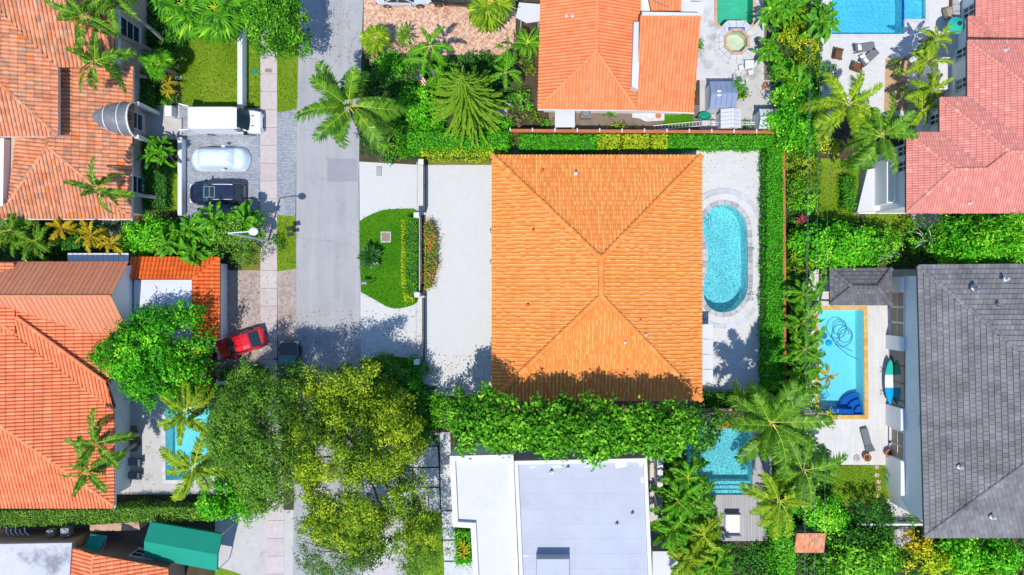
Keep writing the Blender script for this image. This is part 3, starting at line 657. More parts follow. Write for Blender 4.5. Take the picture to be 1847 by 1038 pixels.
def cover_plants(pxs, mat, label, dens=26, ls=.28, z1=.55, tint=.4):
    rng = rnd(); poly = np.array([P(a, b)[:2] for a, b in pxs]); mn, mx = poly.min(axis=0), poly.max(axis=0); n = int((mx - mn).prod() * dens); q = rng.uniform(mn, mx, (n, 2)); x, y = q[:, 0], q[:, 1]; ins = np.zeros(n, bool); j = len(poly) - 1
    for i in range(len(poly)):
        (xi, yi), (xj, yj) = poly[i], poly[j]; ins ^= ((yi > y) != (yj > y)) & (x < (xj - xi) * (y - yi) / (yj - yi + 1e-12) + xi); j = i
    q = q[ins]; ph = rng.uniform(0, 6, 4); wv = .5 + .25 * np.sin(q[:, 0] * 1.7 + ph[0]) + .25 * np.sin(q[:, 1] * 1.9 + ph[1]); C = np.column_stack([q, .06 + z1 * wv * rng.random(len(q))]); N = rng.normal(size=C.shape) * .7; N[:, 2] += 1
    me = leaf_data('ground_cover', C, N, ls * rng.uniform(.6, 1.4, len(q)), tint + (wv - .5) * .3 + rng.normal(size=len(q)) * .15, mat, .45, rng); o = put('ground_cover', me, None, None, 'stuff'); o['label'] = label; return o
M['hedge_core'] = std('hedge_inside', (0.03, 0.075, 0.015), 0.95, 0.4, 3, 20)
# ------------------------------------------------------------------ palms
def frond_mesh(name, L, mat, pairs=26, ll=0.75, droop=0.5, rise=0.25, sweep=0.75, wd=0.085, vee=0.25, seed=0, hang=0.35, petiole=0.14, rw=0.035):
    """feather frond along +X: a rachis with two rows of drooping leaflets"""
    rng = random.Random(seed); mb = MB()
    def rp(t): return Vector((L * (t - 0.12 * t * t * droop), 0.1 * L * (t * t) * math.sin(seed * 2.1) + 0.03 * L * math.sin(t * 2.2 + seed), L * (rise * t - (droop + rise * .2) * t * t * 0.62)))
    path = [rp(t / 8) for t in range(9)]
    mb.tube(path, [rw * (1 - 0.8 * t / 8) for t in range(9)], 4, 0, 0.97)
    for i in range(pairs):
        t = petiole + (1 - petiole) * (i + 0.5) / pairs; p = rp(t); d = (rp(min(1, t + 0.02)) - rp(t - 0.02)).normalized()
        side = d.cross(Vector((0, 0, 1))).normalized(); up = side.cross(d)
        l = ll * (math.sin(math.pi * (0.16 + 0.8 * (t - petiole) / (1 - petiole))) ** 0.7) * rng.uniform(0.7, 1.15)
        if rng.random() < .05: continue
        for sg in (-1, 1):
            sw = sweep * rng.uniform(0.8, 1.2) * (0.7 + 0.7 * t)
            dr = (side * sg + d * sw + up * vee * rng.uniform(0.3, 1.4)).normalized(); w_ = d * wd * 0.5
            m = p + dr * l * 0.55; e = p + dr * l * 0.97 - Vector((0, 0, l * hang * rng.uniform(0.6, 1.5)))
            tt = min(0.88, max(0.02, 0.5 + rng.gauss(0, 0.13)))
            mb.face([p - w_ * .5, p + w_ * .5, m + w_, m - w_], 0, tt); mb.face([m - w_, m + w_, e], 0, tt)
    return mb.data(name, mat)
def fan_mesh(name, R, mat, blades=20, pet=0.9, seed=0, arc=300):
    rng = random.Random(seed); mb = MB(); mb.tube([(0, 0, 0), (pet * .5, 0, pet * .16), (pet, 0, pet * .12)], [0.03, 0.025, 0.02], 4, 0, 0.95)
    c = Vector((pet, 0, pet * .12))
    for i in range(blades):
        a = math.radians(-arc / 2 + arc * (i + .5) / blades); l = R * (0.75 + 0.25 * math.cos(a * .6)) * rng.uniform(0.9, 1.08)
        d = Vector((math.cos(a), math.sin(a), 0.12)); s_ = Vector((-math.sin(a), math.cos(a), 0)) * (R * 0.075)
        m = c + d * l * 0.6; e = c + d * l - Vector((0, 0, l * 0.3 * rng.uniform(.5, 1.4))); tt = min(.9, max(0.02, 0.5 + rng.gauss(0, .14)))
        mb.face([c, m - s_, m + Vector((0, 0, 0.035)), m + s_], 0, tt); mb.face([m - s_, e, m + Vector((0, 0, 0.035))], 0, tt); mb.face([m + s_, m + Vector((0, 0, 0.035)), e], 0, tt)
    return mb.data(name, mat)
def paddle_mesh(name, L, W, mat, seed=0, pet=0.5):
    rng = random.Random(seed); mb = MB(); n = 6
    def rp(t): return Vector((pet * .7 + L * t, 0, pet * .5 + L * (0.3 * t - 0.55 * t * t)))
    mb.tube([(0, 0, 0), rp(0), rp(.5), rp(1)], [0.05, 0.035, 0.025, 0.006], 4, 0, 0.9)
    for sg in (-1, 1):
        for i in range(n):
            a, b = i / n, (i + 1) / n; wa, wb = (W * .5 * math.sin(math.pi * (0.06 + .92 * x)) ** .6 for x in (a, b)); tt = min(.85, max(.05, 0.5 + rng.gauss(0, .12)))
            pa, pb = rp(a) + Vector((0, 0, .02)), rp(b) + Vector((0, 0, .02)); mb.face([pa, pb, pb + Vector((0, sg * wb, wb * .28)), pa + Vector((0, sg * wa, wa * .28))], 0, tt)
    return mb.data(name, mat)
FR = {}
def kindset(key):
    if key in FR: return FR[key]
    kind, mk = key; m = G[mk]
    if kind == 'coconut': r = [frond_mesh('frond', 4.1, m, 38, 1.0, d, ri, 0.6, 0.15, 0.2, sd_, 0.45) for d, ri, sd_ in ((0.35, 0.45, 1), (0.55, 0.35, 2), (0.75, 0.25, 3), (0.95, 0.15, 4))]
    elif kind == 'royal': r = [frond_mesh('frond', 2.7, m, 30, 0.62, d, ri, 0.7, 0.125, 0.45, sd_, 0.3) for d, ri, sd_ in ((0.35, 0.5, 5), (0.6, 0.42, 6), (0.85, 0.35, 7), (1.05, 0.25, 8))]
    elif kind == 'areca': r = [frond_mesh('frond', 2.0, m, 24, 0.55, d, ri, 0.95, 0.12, 0.5, sd_, 0.3) for d, ri, sd_ in ((0.5, 0.6, 9), (0.75, 0.5, 10), (0.95, 0.4, 11))]
    elif kind == 'pygmy': r = [frond_mesh('frond', 1.3, m, 26, 0.3, d, ri, 0.6, 0.05, 0.3, sd_, 0.3) for d, ri, sd_ in ((0.5, 0.5, 12), (0.8, 0.4, 13), (1.0, 0.3, 14))]
    elif kind == 'cycad': r = [frond_mesh('frond', 0.95, m, 24, 0.2, d, ri, 0.5, 0.045, 0.2, sd_, 0.1, 0.1, 0.02) for d, ri, sd_ in ((0.3, 0.35, 15), (0.5, 0.3, 16))]
    elif kind == 'fan': r = [fan_mesh('fan_leaf', 1.15, m, 22, 0.9, sd_) for sd_ in (17, 18, 19)]
    elif kind == 'paddle': r = [paddle_mesh('leaf', 1.5, 0.55, m, sd_) for sd_ in (20, 21, 22)]
    elif kind == 'blade': r = [paddle_mesh('leaf', 0.9, 0.14, m, sd_, 0.1) for sd_ in (23, 24)]
    FR[key] = r; return r
PALM_NAMES = {'coconut': 'coconut_palm', 'royal': 'palm_tree', 'areca': 'areca_palm', 'pygmy': 'small_palm', 'cycad': 'cycad', 'fan': 'fan_palm', 'paddle': 'large_leaf_plant', 'blade': 'strap_leaf_plant'}
def palm(px, py, h, kind, label, mk='frond', n=16, scale=1.0, base=None, group=None, elev=(62, -18), az0=None, cat=None, name=None, heads=None, trunk_r=None):
    """crown at photo pixel px, py and height h; base: pixel of the trunk's foot; heads: further crowns (px, py, h) of one clump"""
    rng = rnd(); c0 = P(px, py, h); b = P(*base, 0) if base else Vector((c0.x + rng.normal() * .25, c0.y + rng.normal() * .25, 0))
    low = kind in ('cycad', 'paddle', 'blade')
    t = thing(name or PALM_NAMES[kind], label, cat or ('palm tree' if kind not in ('cycad', 'paddle', 'blade') else 'plant'), (b.x, b.y, 0), group)
    meshes = kindset((kind, mk)); tk = MB()
    for hi, hd in enumerate([(px, py, h)] + list(heads or [])):
        c = P(*hd); bb = b if hi == 0 else b + Vector((rng.normal() * .25, rng.normal() * .25, 0))
        r0 = trunk_r or {'coconut': 0.15, 'royal': 0.14, 'areca': 0.05, 'pygmy': 0.07, 'cycad': 0.14, 'fan': 0.15, 'paddle': 0.07, 'blade': 0.03}[kind]
        pts = []
        for k in range(7):
            s_ = k / 6; q = bb.lerp(Vector((c.x, c.y, 0)), s_ ** 0.75 if base else s_); pts.append(Vector((q.x, q.y, -0.1 + (c.z + 0.08) * s_ ** 1.1)))
        tk.tube(pts, [r0 * (1.35 - 0.5 * k / 6) for k in range(7)], 8)
        nn = n if hi == 0 else max(5, int(n * 0.7)); a0 = rng.uniform(0, 6.28) if az0 is None else az0
        for i in range(nn):
            s_ = (i + 0.5) / nn; az = a0 + i * 2.39996 + rng.normal() * 0.3; el = math.radians(elev[0] + (elev[1] - elev[0]) * s_ ** 0.8 + rng.normal() * 9)
            me = meshes[min(len(meshes) - 1, int(s_ * len(meshes)))]
            if kind in ('coconut', 'royal') and i == nn - 1: me = kindset((kind, 'frond_dead'))[-1]; el = math.radians(-38)
            k = scale * (0.72 + 0.33 * min(1, s_ * 2.2)) * rng.uniform(0.76, 1.14)
            # a frond mesh already rises at its foot: turn it so it leaves the crown at about el
            Mx = Matrix.Translation(c) @ Matrix.Rotation(az, 4, 'Z') @ Matrix.Rotation(-(el - 0.35), 4, 'Y') @ Matrix.Rotation(rng.normal() * 0.5, 4, 'X') @ Matrix.Scale(k, 4)
            put('leaf' if kind in ('paddle', 'blade') else ('fan_leaf' if kind == 'fan' else 'frond'), me, t, Mx)
        if kind in ('royal', 'areca', 'coconut') and hi == 0:
            MB().tube([c - Vector((0, 0, 0.9 * scale)), c - Vector((0, 0, 0.35)), c + Vector((0, 0, 0.12))], [r0 * 1.0, r0 * 1.25, r0 * 0.5], 8).build('crown_shaft', M['crownshaft'], t, smooth=True)
    tk.build('trunk' if not low else 'stem', M['palm_bark'], t, smooth=True); return t
# ------------------------------------------------------------------ pools
def pool(label, px, depth, wm, bm, zt=0.0, wz=-0.1, cat='swimming pool', name='swimming_pool', world=False):
    poly = [p if world else P(p[0], p[1], 0) for p in px]; n = len(poly); cx = sum(p[0] for p in poly) / n; cy = sum(p[1] for p in poly) / n
    t = thing(name, label, cat, (cx, cy, 0)); mb = MB()
    A = sum(poly[i][0] * poly[(i + 1) % n][1] - poly[(i + 1) % n][0] * poly[i][1] for i in range(n))
    if A < 0: poly = poly[::-1]
    a = [(p[0], p[1], zt) for p in poly]; b = [(p[0], p[1], -depth) for p in poly]
    mb.mesh(a + b, [tuple(range(n, 2 * n))] + [(i, n + i, n + (i + 1) % n, (i + 1) % n) for i in range(n)])
    mb.build('basin', bm, t); MB().face([(p[0], p[1], wz) for p in poly]).build('water', wm, t)
    return t, poly
def coping(t, poly, d0, d1, z0, z1, seg, m, name='coping_stone', gap=0.012, skip=None):
    """ring of stones between offsets d0 and d1 of a closed outline, cut every seg metres"""
    pi, po = offset([p[:2] for p in poly], d0) if d0 else [tuple(p[:2]) for p in poly], offset([p[:2] for p in poly], d1); n = len(pi)
    L = [0.0]
    for i in range(n): L.append(L[-1] + (Vector(pi[(i + 1) % n]) - Vector(pi[i])).length)
    corners = []                                             # keep sharp corners as joints
    for i in range(n):
        e1 = (Vector(pi[i]) - Vector(pi[i - 1])).normalized(); e2 = (Vector(pi[(i + 1) % n]) - Vector(pi[i])).normalized()
        if e1.dot(e2) < 0.8: corners.append(L[i])
    cuts = []
    if corners:
        cs = corners + [corners[0] + L[-1]]
        for a, b in zip(cs, cs[1:]):
            k = max(1, round((b - a) / seg)); cuts += [a + (b - a) * j / k for j in range(k)]
        cuts.append(cs[-1])
    else:
        k = max(3, round(L[-1] / seg)); cuts = [L[-1] * j / k for j in range(k + 1)]
    def at(s_):
        s_ %= L[-1]
        for i in range(n):
            if s_ <= L[i + 1] + 1e-9:
                f = (s_ - L[i]) / max(1e-9, L[i + 1] - L[i]); j = (i + 1) % n
                return Vector(pi[i]).lerp(Vector(pi[j]), f), Vector(po[i]).lerp(Vector(po[j]), f)
    for a, b in zip(cuts, cuts[1:]):
        a, b = a + gap, b - gap; m_ = (a + b) / 2
        if skip and skip(at(m_)[0]): continue
        ss = [a, a + (b - a) / 3, a + (b - a) * 2 / 3, b]; q = [at(x) for x in ss]
        ring = [x[0] for x in q] + [x[1] for x in q[::-1]]
        MB().prism([tuple(p) for p in ring], z0, z1).build(name, m, t)
# ------------------------------------------------------------------ vehicles
def loft(mb, secs, m=0, t=0.0, caps=True):
    n = len(secs[0]); k = [p for s_ in secs for p in s_]
    fs = [(i * n + j, i * n + (j + 1) % n, (i + 1) * n + (j + 1) % n, (i + 1) * n + j) for i in range(len(secs) - 1) for j in range(n)]
    if caps: fs += [tuple(range(n - 1, -1, -1)), tuple(range((len(secs) - 1) * n, len(secs) * n))]
    mb.mesh(k, fs, m, t)
def car(px, py, head, L, W, H, paint, label, name='parked_car', cat='car', group=None, style='suv', sunroof=None, zoff=0.0):
    """car centred on photo pixel px, py, nose towards head degrees (0 = +X)"""
    c = P(px, py, 0.5); R = Matrix.Translation((c.x, c.y, 0)) @ Matrix.Rotation(math.radians(head), 4, 'Z')
    t = thing(name, label, cat, (c.x, c.y, 0), group)
    def add(mb, nm, m, par=None, smooth=False):
        mb.v = [tuple(R @ Vector(v)) for v in mb.v]; return mb.build(nm, m, par or t, smooth)
    hl, hw = L / 2, W / 2
    van = style == 'van'
    hood = {'suv': 0.98, 'sedan': 0.86, 'hatch': 0.9, 'van': 1.15}[style]; belt = {'suv': 1.02, 'sedan': 0.9, 'hatch': 0.94, 'van': 1.45}[style]
    # body: sections along x (x, half width, top z)
    xs = [(-hl, .74, belt * .86), (-hl * .965, .9, belt * .96), (-hl * .86, .97, belt), (-hl * .4, 1.0, belt), (hl * .2, 1.0, belt), (hl * .42, .985, belt * .985), (hl * .62, .965, hood * .98), (hl * .82, .92, hood * .92), (hl * .94, .82, hood * .82), (hl * .99, .66, hood * .68)]
    if van: xs = [(-hl, .95, belt), (-hl * .97, 1.0, belt), (hl * .4, 1.0, belt), (hl * .62, 1.0, belt * .96), (hl * .78, .99, hood * 1.02), (hl * .88, .95, hood * .9), (hl * .95, .87, hood * .78), (hl * .99, .74, hood * .62)]
    secs = []
    for x, f, zt in xs:
        w_ = hw * f; secs.append([(x, -w_ * .93, .24), (x, -w_, .42), (x, -w_, zt * .72), (x, -w_ * .95, zt * .9), (x, -w_ * .84, zt), (x, -w_ * .4, zt * 1.025), (x, 0, zt * 1.035), (x, w_ * .4, zt * 1.025), (x, w_ * .84, zt), (x, w_ * .95, zt * .9), (x, w_, zt * .72), (x, w_, .42), (x, w_ * .93, .24)])
    mb = MB(); loft(mb, secs)
    # glasshouse corners: belt ring and roof ring
    if style == 'suv': xb, xr, xf0, xf1 = -hl * .93, -hl * .78, hl * .12, hl * .44
    elif style == 'hatch': xb, xr, xf0, xf1 = -hl * .86, -hl * .5, hl * .08, hl * .4
    elif style == 'sedan': xb, xr, xf0, xf1 = -hl * .68, -hl * .34, hl * .1, hl * .42
    else: xb, xr, xf0, xf1 = -hl * .985, -hl * .985, hl * .44, hl * .66
    wb, wr = hw * (.9 if not van else .93), hw * (.74 if not van else .77)
    zb = belt * .985
    B = lambda x, y, z: Vector((x, y, z))
    cB = [B(xb, -wb * .93, zb), B(xf1, -wb, zb), B(xf1, wb, zb), B(xb, wb * .93, zb)]; cT = [B(xr, -wr * .95, H - .05), B(xf0, -wr, H - .05), B(xf0, wr, H - .05), B(xr, wr * .95, H - .05)]
    if van:
        s2 = []
        for x, zt, f in ((-hl * .985, H * .97, .97), (-hl * .95, H, 1.0), (hl * .2, H, 1.0), (xf0 - .25, H * .995, .99), (xf0 + .03, H * .975, .965)):
            w_ = hw * f; s2.append([(x, -w_, zb - .1), (x, -w_, zb + .2), (x, -w_ * .92, zt - .12), (x, -w_ * .82, zt), (x, w_ * .82, zt), (x, w_ * .92, zt - .12), (x, w_, zb + .2), (x, w_, zb - .1)])
        loft(mb, s2)
    else:
        for i in range(4): mb.tube([cB[i], cT[i]], [.06, .05], 5)
        mb.box(((xb + xf1) / 2, 0, zb - .08), (xf1 - xb - .1, wb * 1.8, .1))
        ym = wr * .9; xm = (xr + xf0) / 2 - .1
        for sg in (-1, 1): mb.tube([B(xm, sg * wb * .985, zb), B(xm - .02, sg * wr * .98, H - .05)], .05, 4)
    add(mb, 'body', paint, smooth=False)
    def sink(pts, k=.025):
        cc = sum((Vector(p) for p in pts), Vector()) / len(pts); return [Vector(p).lerp(cc, k) for p in pts]
    def curved(pts, bul, nm, m):
        """pane between two edges, bowed outward"""
        a, b, c_, d = pts; mb = MB(); g = []; o = Vector((bul, 0, 0)) if not isinstance(bul, Vector) else bul
        for i in range(5):
            f = i / 4; bow = o * (1 - (2 * f - 1) ** 2); g.append((a.lerp(b, f) + bow, d.lerp(c_, f) + bow))
        for i in range(4): mb.face([g[i][0], g[i + 1][0], g[i + 1][1], g[i][1]])
        return add(mb, nm, m, smooth=True)
    curved(sink([cB[1], cB[2], cT[2], cT[1]], .03), hl * .045, 'windshield', M['glass_teal'] if style == 'suv' else M['glass'])
    if not van:
        curved(sink([cB[3], cB[0], cT[0], cT[3]], .04), -hl * .03, 'rear_window', M['glass'])
        for sg, i, j in ((-1, 0, 1), (1, 3, 2)):
            mb = MB(); mb.face(sink([cB[i], cB[j], cT[j], cT[i]], .05)); add(mb, 'side_window', M['glass'])
        s3 = []
        for x, f, dz in ((xr - .05, .9, -.06), (xr + .1, .99, -.015), (xr * .5 + xf0 * .5, 1.03, .02), (xf0 - .1, 1.0, -.01), (xf0 + .06, .93, -.05)):
            w_ = wr * f; s3.append([(x, -w_, H - .07 + dz), (x, -w_ * .93, H - .015 + dz), (x, -w_ * .5, H + .012 + dz), (x, w_ * .5, H + .012 + dz), (x, w_ * .93, H - .015 + dz), (x, w_, H - .07 + dz)])
        mb = MB(); loft(mb, s3); ro = add(mb, 'roof', paint)
        if style == 'suv':
            for sg in (-1, 1): add(MB().tube([B(xr + .1, sg * wr * .88, H + .01), B(xr + .3, sg * wr * .9, H + .07), B(xf0 - .4, sg * wr * .9, H + .07), B(xf0 - .2, sg * wr * .88, H + .01)], .025, 5), 'roof_rail', M['steel'])
        if sunroof:
            x0, x1 = sunroof; fr = add(MB().box(((x0 + x1) / 2, 0, H + .018), (x1 - x0, wr * 1.35, .022)), 'sunroof', M['metal_grey'])
            for a, b in ((x0 + .05, (x0 + x1) / 2 - .025), ((x0 + x1) / 2 + .025, x1 - .05)): add(MB().box(((a + b) / 2, 0, H + .026), (b - a, wr * 1.22, .016)), 'pane', M['glass'], fr)
    else:
        for sg in (-1, 1): add(MB().face([B(xf0 - .95, sg * hw * 1.003, zb + .1), B(xf1 - .35, sg * hw * .995, zb + .05), B(xf0 - .02, sg * hw * .93, H - .32), B(xf0 - .95, sg * hw * .935, H - .3)]), 'side_window', M['glass'])
        for sg in (-1, 1): add(MB().box((hl * .73, sg * hw * .42, hood * 1.1), (.34, .09, .02)), 'hood_vent', M['rubber'])
    for sg in (-1, 1):
        add(MB().cbox((xf1 - .28, sg * (hw + .1), zb + (.08 if not van else -.05)), (.16 if not van else .22, .26, .17 if not van else .4), .04), 'side_mirror', paint if not van else M['rubber'])
        add(MB().cbox((hl * .925, sg * hw * .66, hood * .74), (.26, hw * .4, .18), .05), 'headlight', M['lamp_clear'])
        add(MB().cbox((-hl * .965, sg * hw * .74, belt * .8), (.12, hw * .36, .2), .03), 'tail_light', M['lamp_red'])
        for xw in (-hl * .6, hl * .62):
            wr_ = .36; mb = MB(); ang = [2 * math.pi * k / 18 for k in range(18)]; y0, y1 = sg * (hw - .2), sg * (hw + .012)
            rr = [[(xw + r * math.cos(a), y, .36 + r * math.sin(a)) for a in ang] for r, y in ((.2, y0), (.36, y0), (.37, (y0 + y1) / 2), (.355, y1), (.22, y1))]
            loft(mb, rr, caps=False); ty = add(mb, 'wheel', M['rubber']); m2 = MB(); y2 = y1 + sg * .006
            for k in range(5):
                a = 2 * math.pi * k / 5; m2.box((xw + .11 * math.cos(a), y2 - sg * .02, .36 + .11 * math.sin(a)), (.2, .03, .06), R=Matrix.Rotation(-a, 3, 'Y'))
            loft(m2, [[(xw + r * math.cos(a), y2 - sg * d, .36 + r * math.sin(a)) for a in ang] for r, d in ((.23, .0), (.19, .0), (.19, .05))], caps=False); add(m2, 'rim', M['steel'], ty)
    add(MB().box((hl * .985, 0, .45), (.06, hw * 1.0, .2)), 'grille', M['rubber'])
    return t, add
# ------------------------------------------------------------------ small furniture
def lounger(px, py, head, label, fab, cushions=None, L=1.95, W=0.68, back=0.62, ang=32, frame='metal_dark', group=None, z=0.0):
    c = P(px, py, 0.35); R = Matrix.Translation((c.x, c.y, z)) @ Matrix.Rotation(math.radians(head), 4, 'Z'); t = thing('sun_lounger', label, 'sun lounger', (c.x, c.y, z), group)
    def add(mb, nm, m): mb.v = [tuple(R @ Vector(v)) for v in mb.v]; return mb.build(nm, m, t)
    add(MB().cbox((-back / 2, 0, .33), (L - back, W, .1), .03), 'seat', M[fab])
    a = math.radians(ang); Ry = Matrix.Rotation(-a, 3, 'Y'); cb = Vector((L / 2 - back, 0, .36)) + Ry @ Vector((back / 2, 0, 0))
    add(MB().box(cb, (back, W, .09), R=Ry), 'backrest', M[fab])
    for sx in (-1, 1):
        for sy in (-1, 1): add(MB().box((sx * (L / 2 - .25) , sy * (W / 2 - .05), .14), (.05, .05, .28)), 'leg', M[frame])
    add(MB().box((0, W / 2 - .02, .27), (L - .1, .04, .05)).box((0, -W / 2 + .02, .27), (L - .1, .04, .05)), 'frame', M[frame])
    if cushions: add(MB().cbox((cb.x - .12, 0, cb.z + .1), (.3, W * .7, .12), .04, 0), 'pillow', M[cushions])
    return t
def pot(px, py, r, h, label, m='terracotta', z=0.0, name='plant_pot'):
    c = P(px, py, h); t = thing(name, label, 'pot', (c.x, c.y, z))
    MB().lathe((c.x, c.y, z), [(r * .68, 0), (r * .95, h * .8), (r * 1.05, h * .82), (r * 1.05, h), (r * .88, h), (r * .84, h * .8)], 20).build('body', M[m], t, smooth=False)
    MB().lathe((c.x, c.y, z + h * .78), [(r * .84, 0), (r * .4, 0.02)], 20).build('soil', M['soil'], t); return t
# ================================================================== SETTING
X4 = lambda pts: [(1250 + a / 3.99, 340 + b / 3.99) for a, b in pts]
pool_main = smooth_px(X4([(128, 150), (170, 126), (235, 120), (300, 142), (345, 182), (374, 240), (386, 310), (389, 420), (391, 600), (389, 700), (374, 775), (335, 835), (280, 880), (212, 893), (150, 880), (105, 845), (75, 785), (68, 720), (90, 620), (103, 520), (98, 430), (80, 350), (66, 285), (84, 205)]), 2)
pool_top = [(1293, -60), (1358, -60), (1358, 41), (1348, 51), (1303, 51), (1293, 41)]
spa = [(1327.5 + 20 * math.cos(math.radians(22.5 + 45 * k)), 77 + 20 * math.sin(math.radians(22.5 + 45 * k))) for k in range(8)]
pool_ne = [(1500, -80), (1669, -80), (1669, 35), (1631, 35), (1631, 62), (1500, 62)]
pool_e = [(1476, 560), (1557, 560), (1559, 749), (1478, 749)]
pool_s = [(1240, 772), (1357, 772), (1357, 893), (1240, 893)]
pool_w = [(299, 737), (380, 737), (380, 866), (299, 866)]
HOLES = [pool_main, pool_top, spa, pool_ne, pool_e, pool_s, pool_w]
G0 = 3000
sheet('ground', [(-G0 * 9, -G0 * 9), (G0 * 9, -G0 * 9), (G0 * 9, G0 * 9), (-G0 * 9, G0 * 9)], 0.0, M['soil'], HOLES)
road = [(542, -400), (656, -400), (655, 0), (649, 200), (647, 330), (650, 560), (653, 800), (655, 1500), (524, 1500), (528, 1038), (534, 700), (534, 480), (535, 190), (539, 60), (541, 0)]
sheet('road', road, 0.012, M['asphalt'])
sheet('road_patch', [(591, 286), (644, 287), (645, 328), (590, 328)], 0.016, M['asphalt_patch'])
# verge and lawns
sheet('verge_grass', [(440, -20), (541, -20), (536, 197), (500, 204), (500, 100), (470, 100), (470, 195), (436, 195)], 0.02, M['grass'])
sheet('front_lawn', [(325, 25), (440, 25), (434, 195), (330, 190), (322, 120)], 0.024, M['grass'])
sheet('verge_grass', [(500, 388), (534, 391), (534, 485), (500, 490)], 0.02, M['grass'])
sheet('verge_grass', [(440, 440), (470, 440), (470, 492), (436, 490)], 0.02, M['grass_dry'])
sheet('apron_pavers', [(500, 204), (536, 197), (533, 391), (500, 388)], 0.024, M['pav_grey'])
sheet('apron_pavers', [(500, 490), (534, 485), (534, 700), (502, 700)], 0.022, M['pav_brown'])
sheet('driveway', [(322, 192), (470, 192), (470, 440), (322, 440)], 0.02, M['pav_grey'])
sheet('driveway', [(392, 488), (470, 488), (472, 680), (385, 680)], 0.021, M['pav_brown'])
sheet('driveway', [(388, 925), (484, 925), (484, 1060), (388, 1060)], 0.02, M['concrete'])
sheet('driveway', [(512, 920), (530, 920), (528, 1060), (512, 1060)], 0.02, M['concrete'])
sheet('lawn', [(388, 1022), (424, 1032), (455, 1045), (455, 1060), (388, 1060)], 0.03, M['grass'])
# sidewalk of separate slabs
sw = thing('sidewalk', 'x', 'x', P(485, 519)); del sw['label']; del sw['category']; sw['kind'] = 'structure'
ys = [-40, -4, 28, 62, 100, 134]
y = 166
while y < 1080: ys.append(y); y += 32.2
for a, b in zip(ys, ys[1:]):
    xl = lambda q: 470 + (0 if q < 700 else min(12, (q - 700) * 0.06)); g = 0.3
    MB().prism(PL([(xl(a), a + g), (xl(a) + 30, a + g), (xl(b) + 30, b - g), (xl(b), b - g)]), -0.05, 0.045).build('slab', M['slab'], sw)
# main house forecourt
sheet('driveway', [(648, 292), (757, 298), (888, 298), (930, 300), (930, 715), (768, 715), (757, 662), (735, 646), (690, 640), (651, 652)], 0.024, M['pav_white'])
sheet('side_path', [(770, 287), (772, 278), (900, 278), (930, 300), (772, 300)], 0.02, M['grass_dry'])
island = smooth_px([(648, 400), (662, 391), (690, 380), (725, 377), (748, 378), (757, 386)], 3, False) + [(757, 533)] + smooth_px([(752, 546), (740, 552), (718, 557), (700, 554), (676, 541), (651, 527)], 3, False)
sheet('lawn_island', island, 0.06, M['grass_lush'])
# a raised kerb of soil and grass under the island's edge
kb = MB(); kb.prism([p[:2] for p in PL(island)], 0.0, 0.056); kb.build('island_edge', M['soil'], kind='structure')
sheet('lawn', [(651, 652), (690, 640), (735, 646), (757, 662), (790, 720), (790, 800), (655, 800)], 0.022, M['grass_lush'])
sheet('side_path', [(900, 264), (1290, 262), (1290, 300), (900, 300)], 0.018, M['pav_grey'])
sheet('pool_deck', [(1230, 264), (1381, 264), (1381, 710), (1230, 714)], 0.024, M['deck_white'], [pool_main])
sheet('side_path', [(890, 700), (1300, 700), (1300, 738), (890, 738)], 0.016, M['concrete'])
# north neighbour
sheet('driveway', [(656, -60), (930, -60), (930, 100), (800, 100), (700, 95), (656, 90)], 0.02, M['pav_brick'])
sheet('pool_deck', [(1240, -60), (1378, -60), (1378, 145), (1240, 145)], 0.02, M['concrete_stain'], [pool_top, spa])
sheet('side_yard', [(1262, 145), (1405, 145), (1405, 238), (1262, 238)], 0.018, M['concrete'])
sheet('side_yard', [(990, 190), (1262, 190), (1262, 236), (990, 236)], 0.016, M['dirt'])
sheet('side_yard', [(1195, 195), (1250, 195), (1250, 228), (1195, 228)], 0.02, M['grass_lush'])
sheet('planting_bed', [(1378, -60), (1400, -60), (1398, 238), (1378, 150)], 0.012, M['dirt'])
# north-east neighbour
sheet('pool_deck', [(1480, -90), (1760, -90), (1760, 210), (1480, 210)], 0.02, M['deck_white'], [pool_ne])
sheet('planting_bed', [(1597, 106), (1640, 106), (1636, 200), (1594, 200)], 0.026, M['sand'])
sheet('lawn', [(1462, 285), (1548, 288), (1548, 402), (1462, 402)], 0.02, M['grass'])
sheet('lawn', [(1560, 384), (1645, 384), (1645, 420), (1570, 440)], 0.02, M['grass'])
sheet('side_path', [(1640, 384), (1700, 384), (1700, 411), (1650, 411)], 0.022, M['concrete'])
# east neighbour
sheet('pool_deck', [(1455, 486), (1660, 486), (1660, 840), (1455, 838)], 0.02, M['deck_plank'], [pool_e])
sheet('lawn', [(1490, 840), (1602, 840), (1602, 915), (1490, 915)], 0.018, M['grass'])
sheet('planting_bed', [(1602, 840), (1660, 840), (1660, 905), (1602, 905)], 0.018, M['dirt'])
sheet('side_path', [(1600, 900), (1668, 900), (1668, 945), (1600, 945)], 0.02, M['concrete'])
# south neighbour
sheet('pool_deck', [(1180, 745), (1392, 745), (1392, 976), (1290, 976), (1180, 900)], 0.02, M['deck_wood'], [pool_s])
sheet('lawn', [(735, 920), (802, 920), (802, 1060), (735, 1060)], 0.018, M['grass'])
sheet('side_path', [(1172, 800), (1192, 800), (1196, 1060), (1172, 1060)], 0.024, M['concrete_stain'])
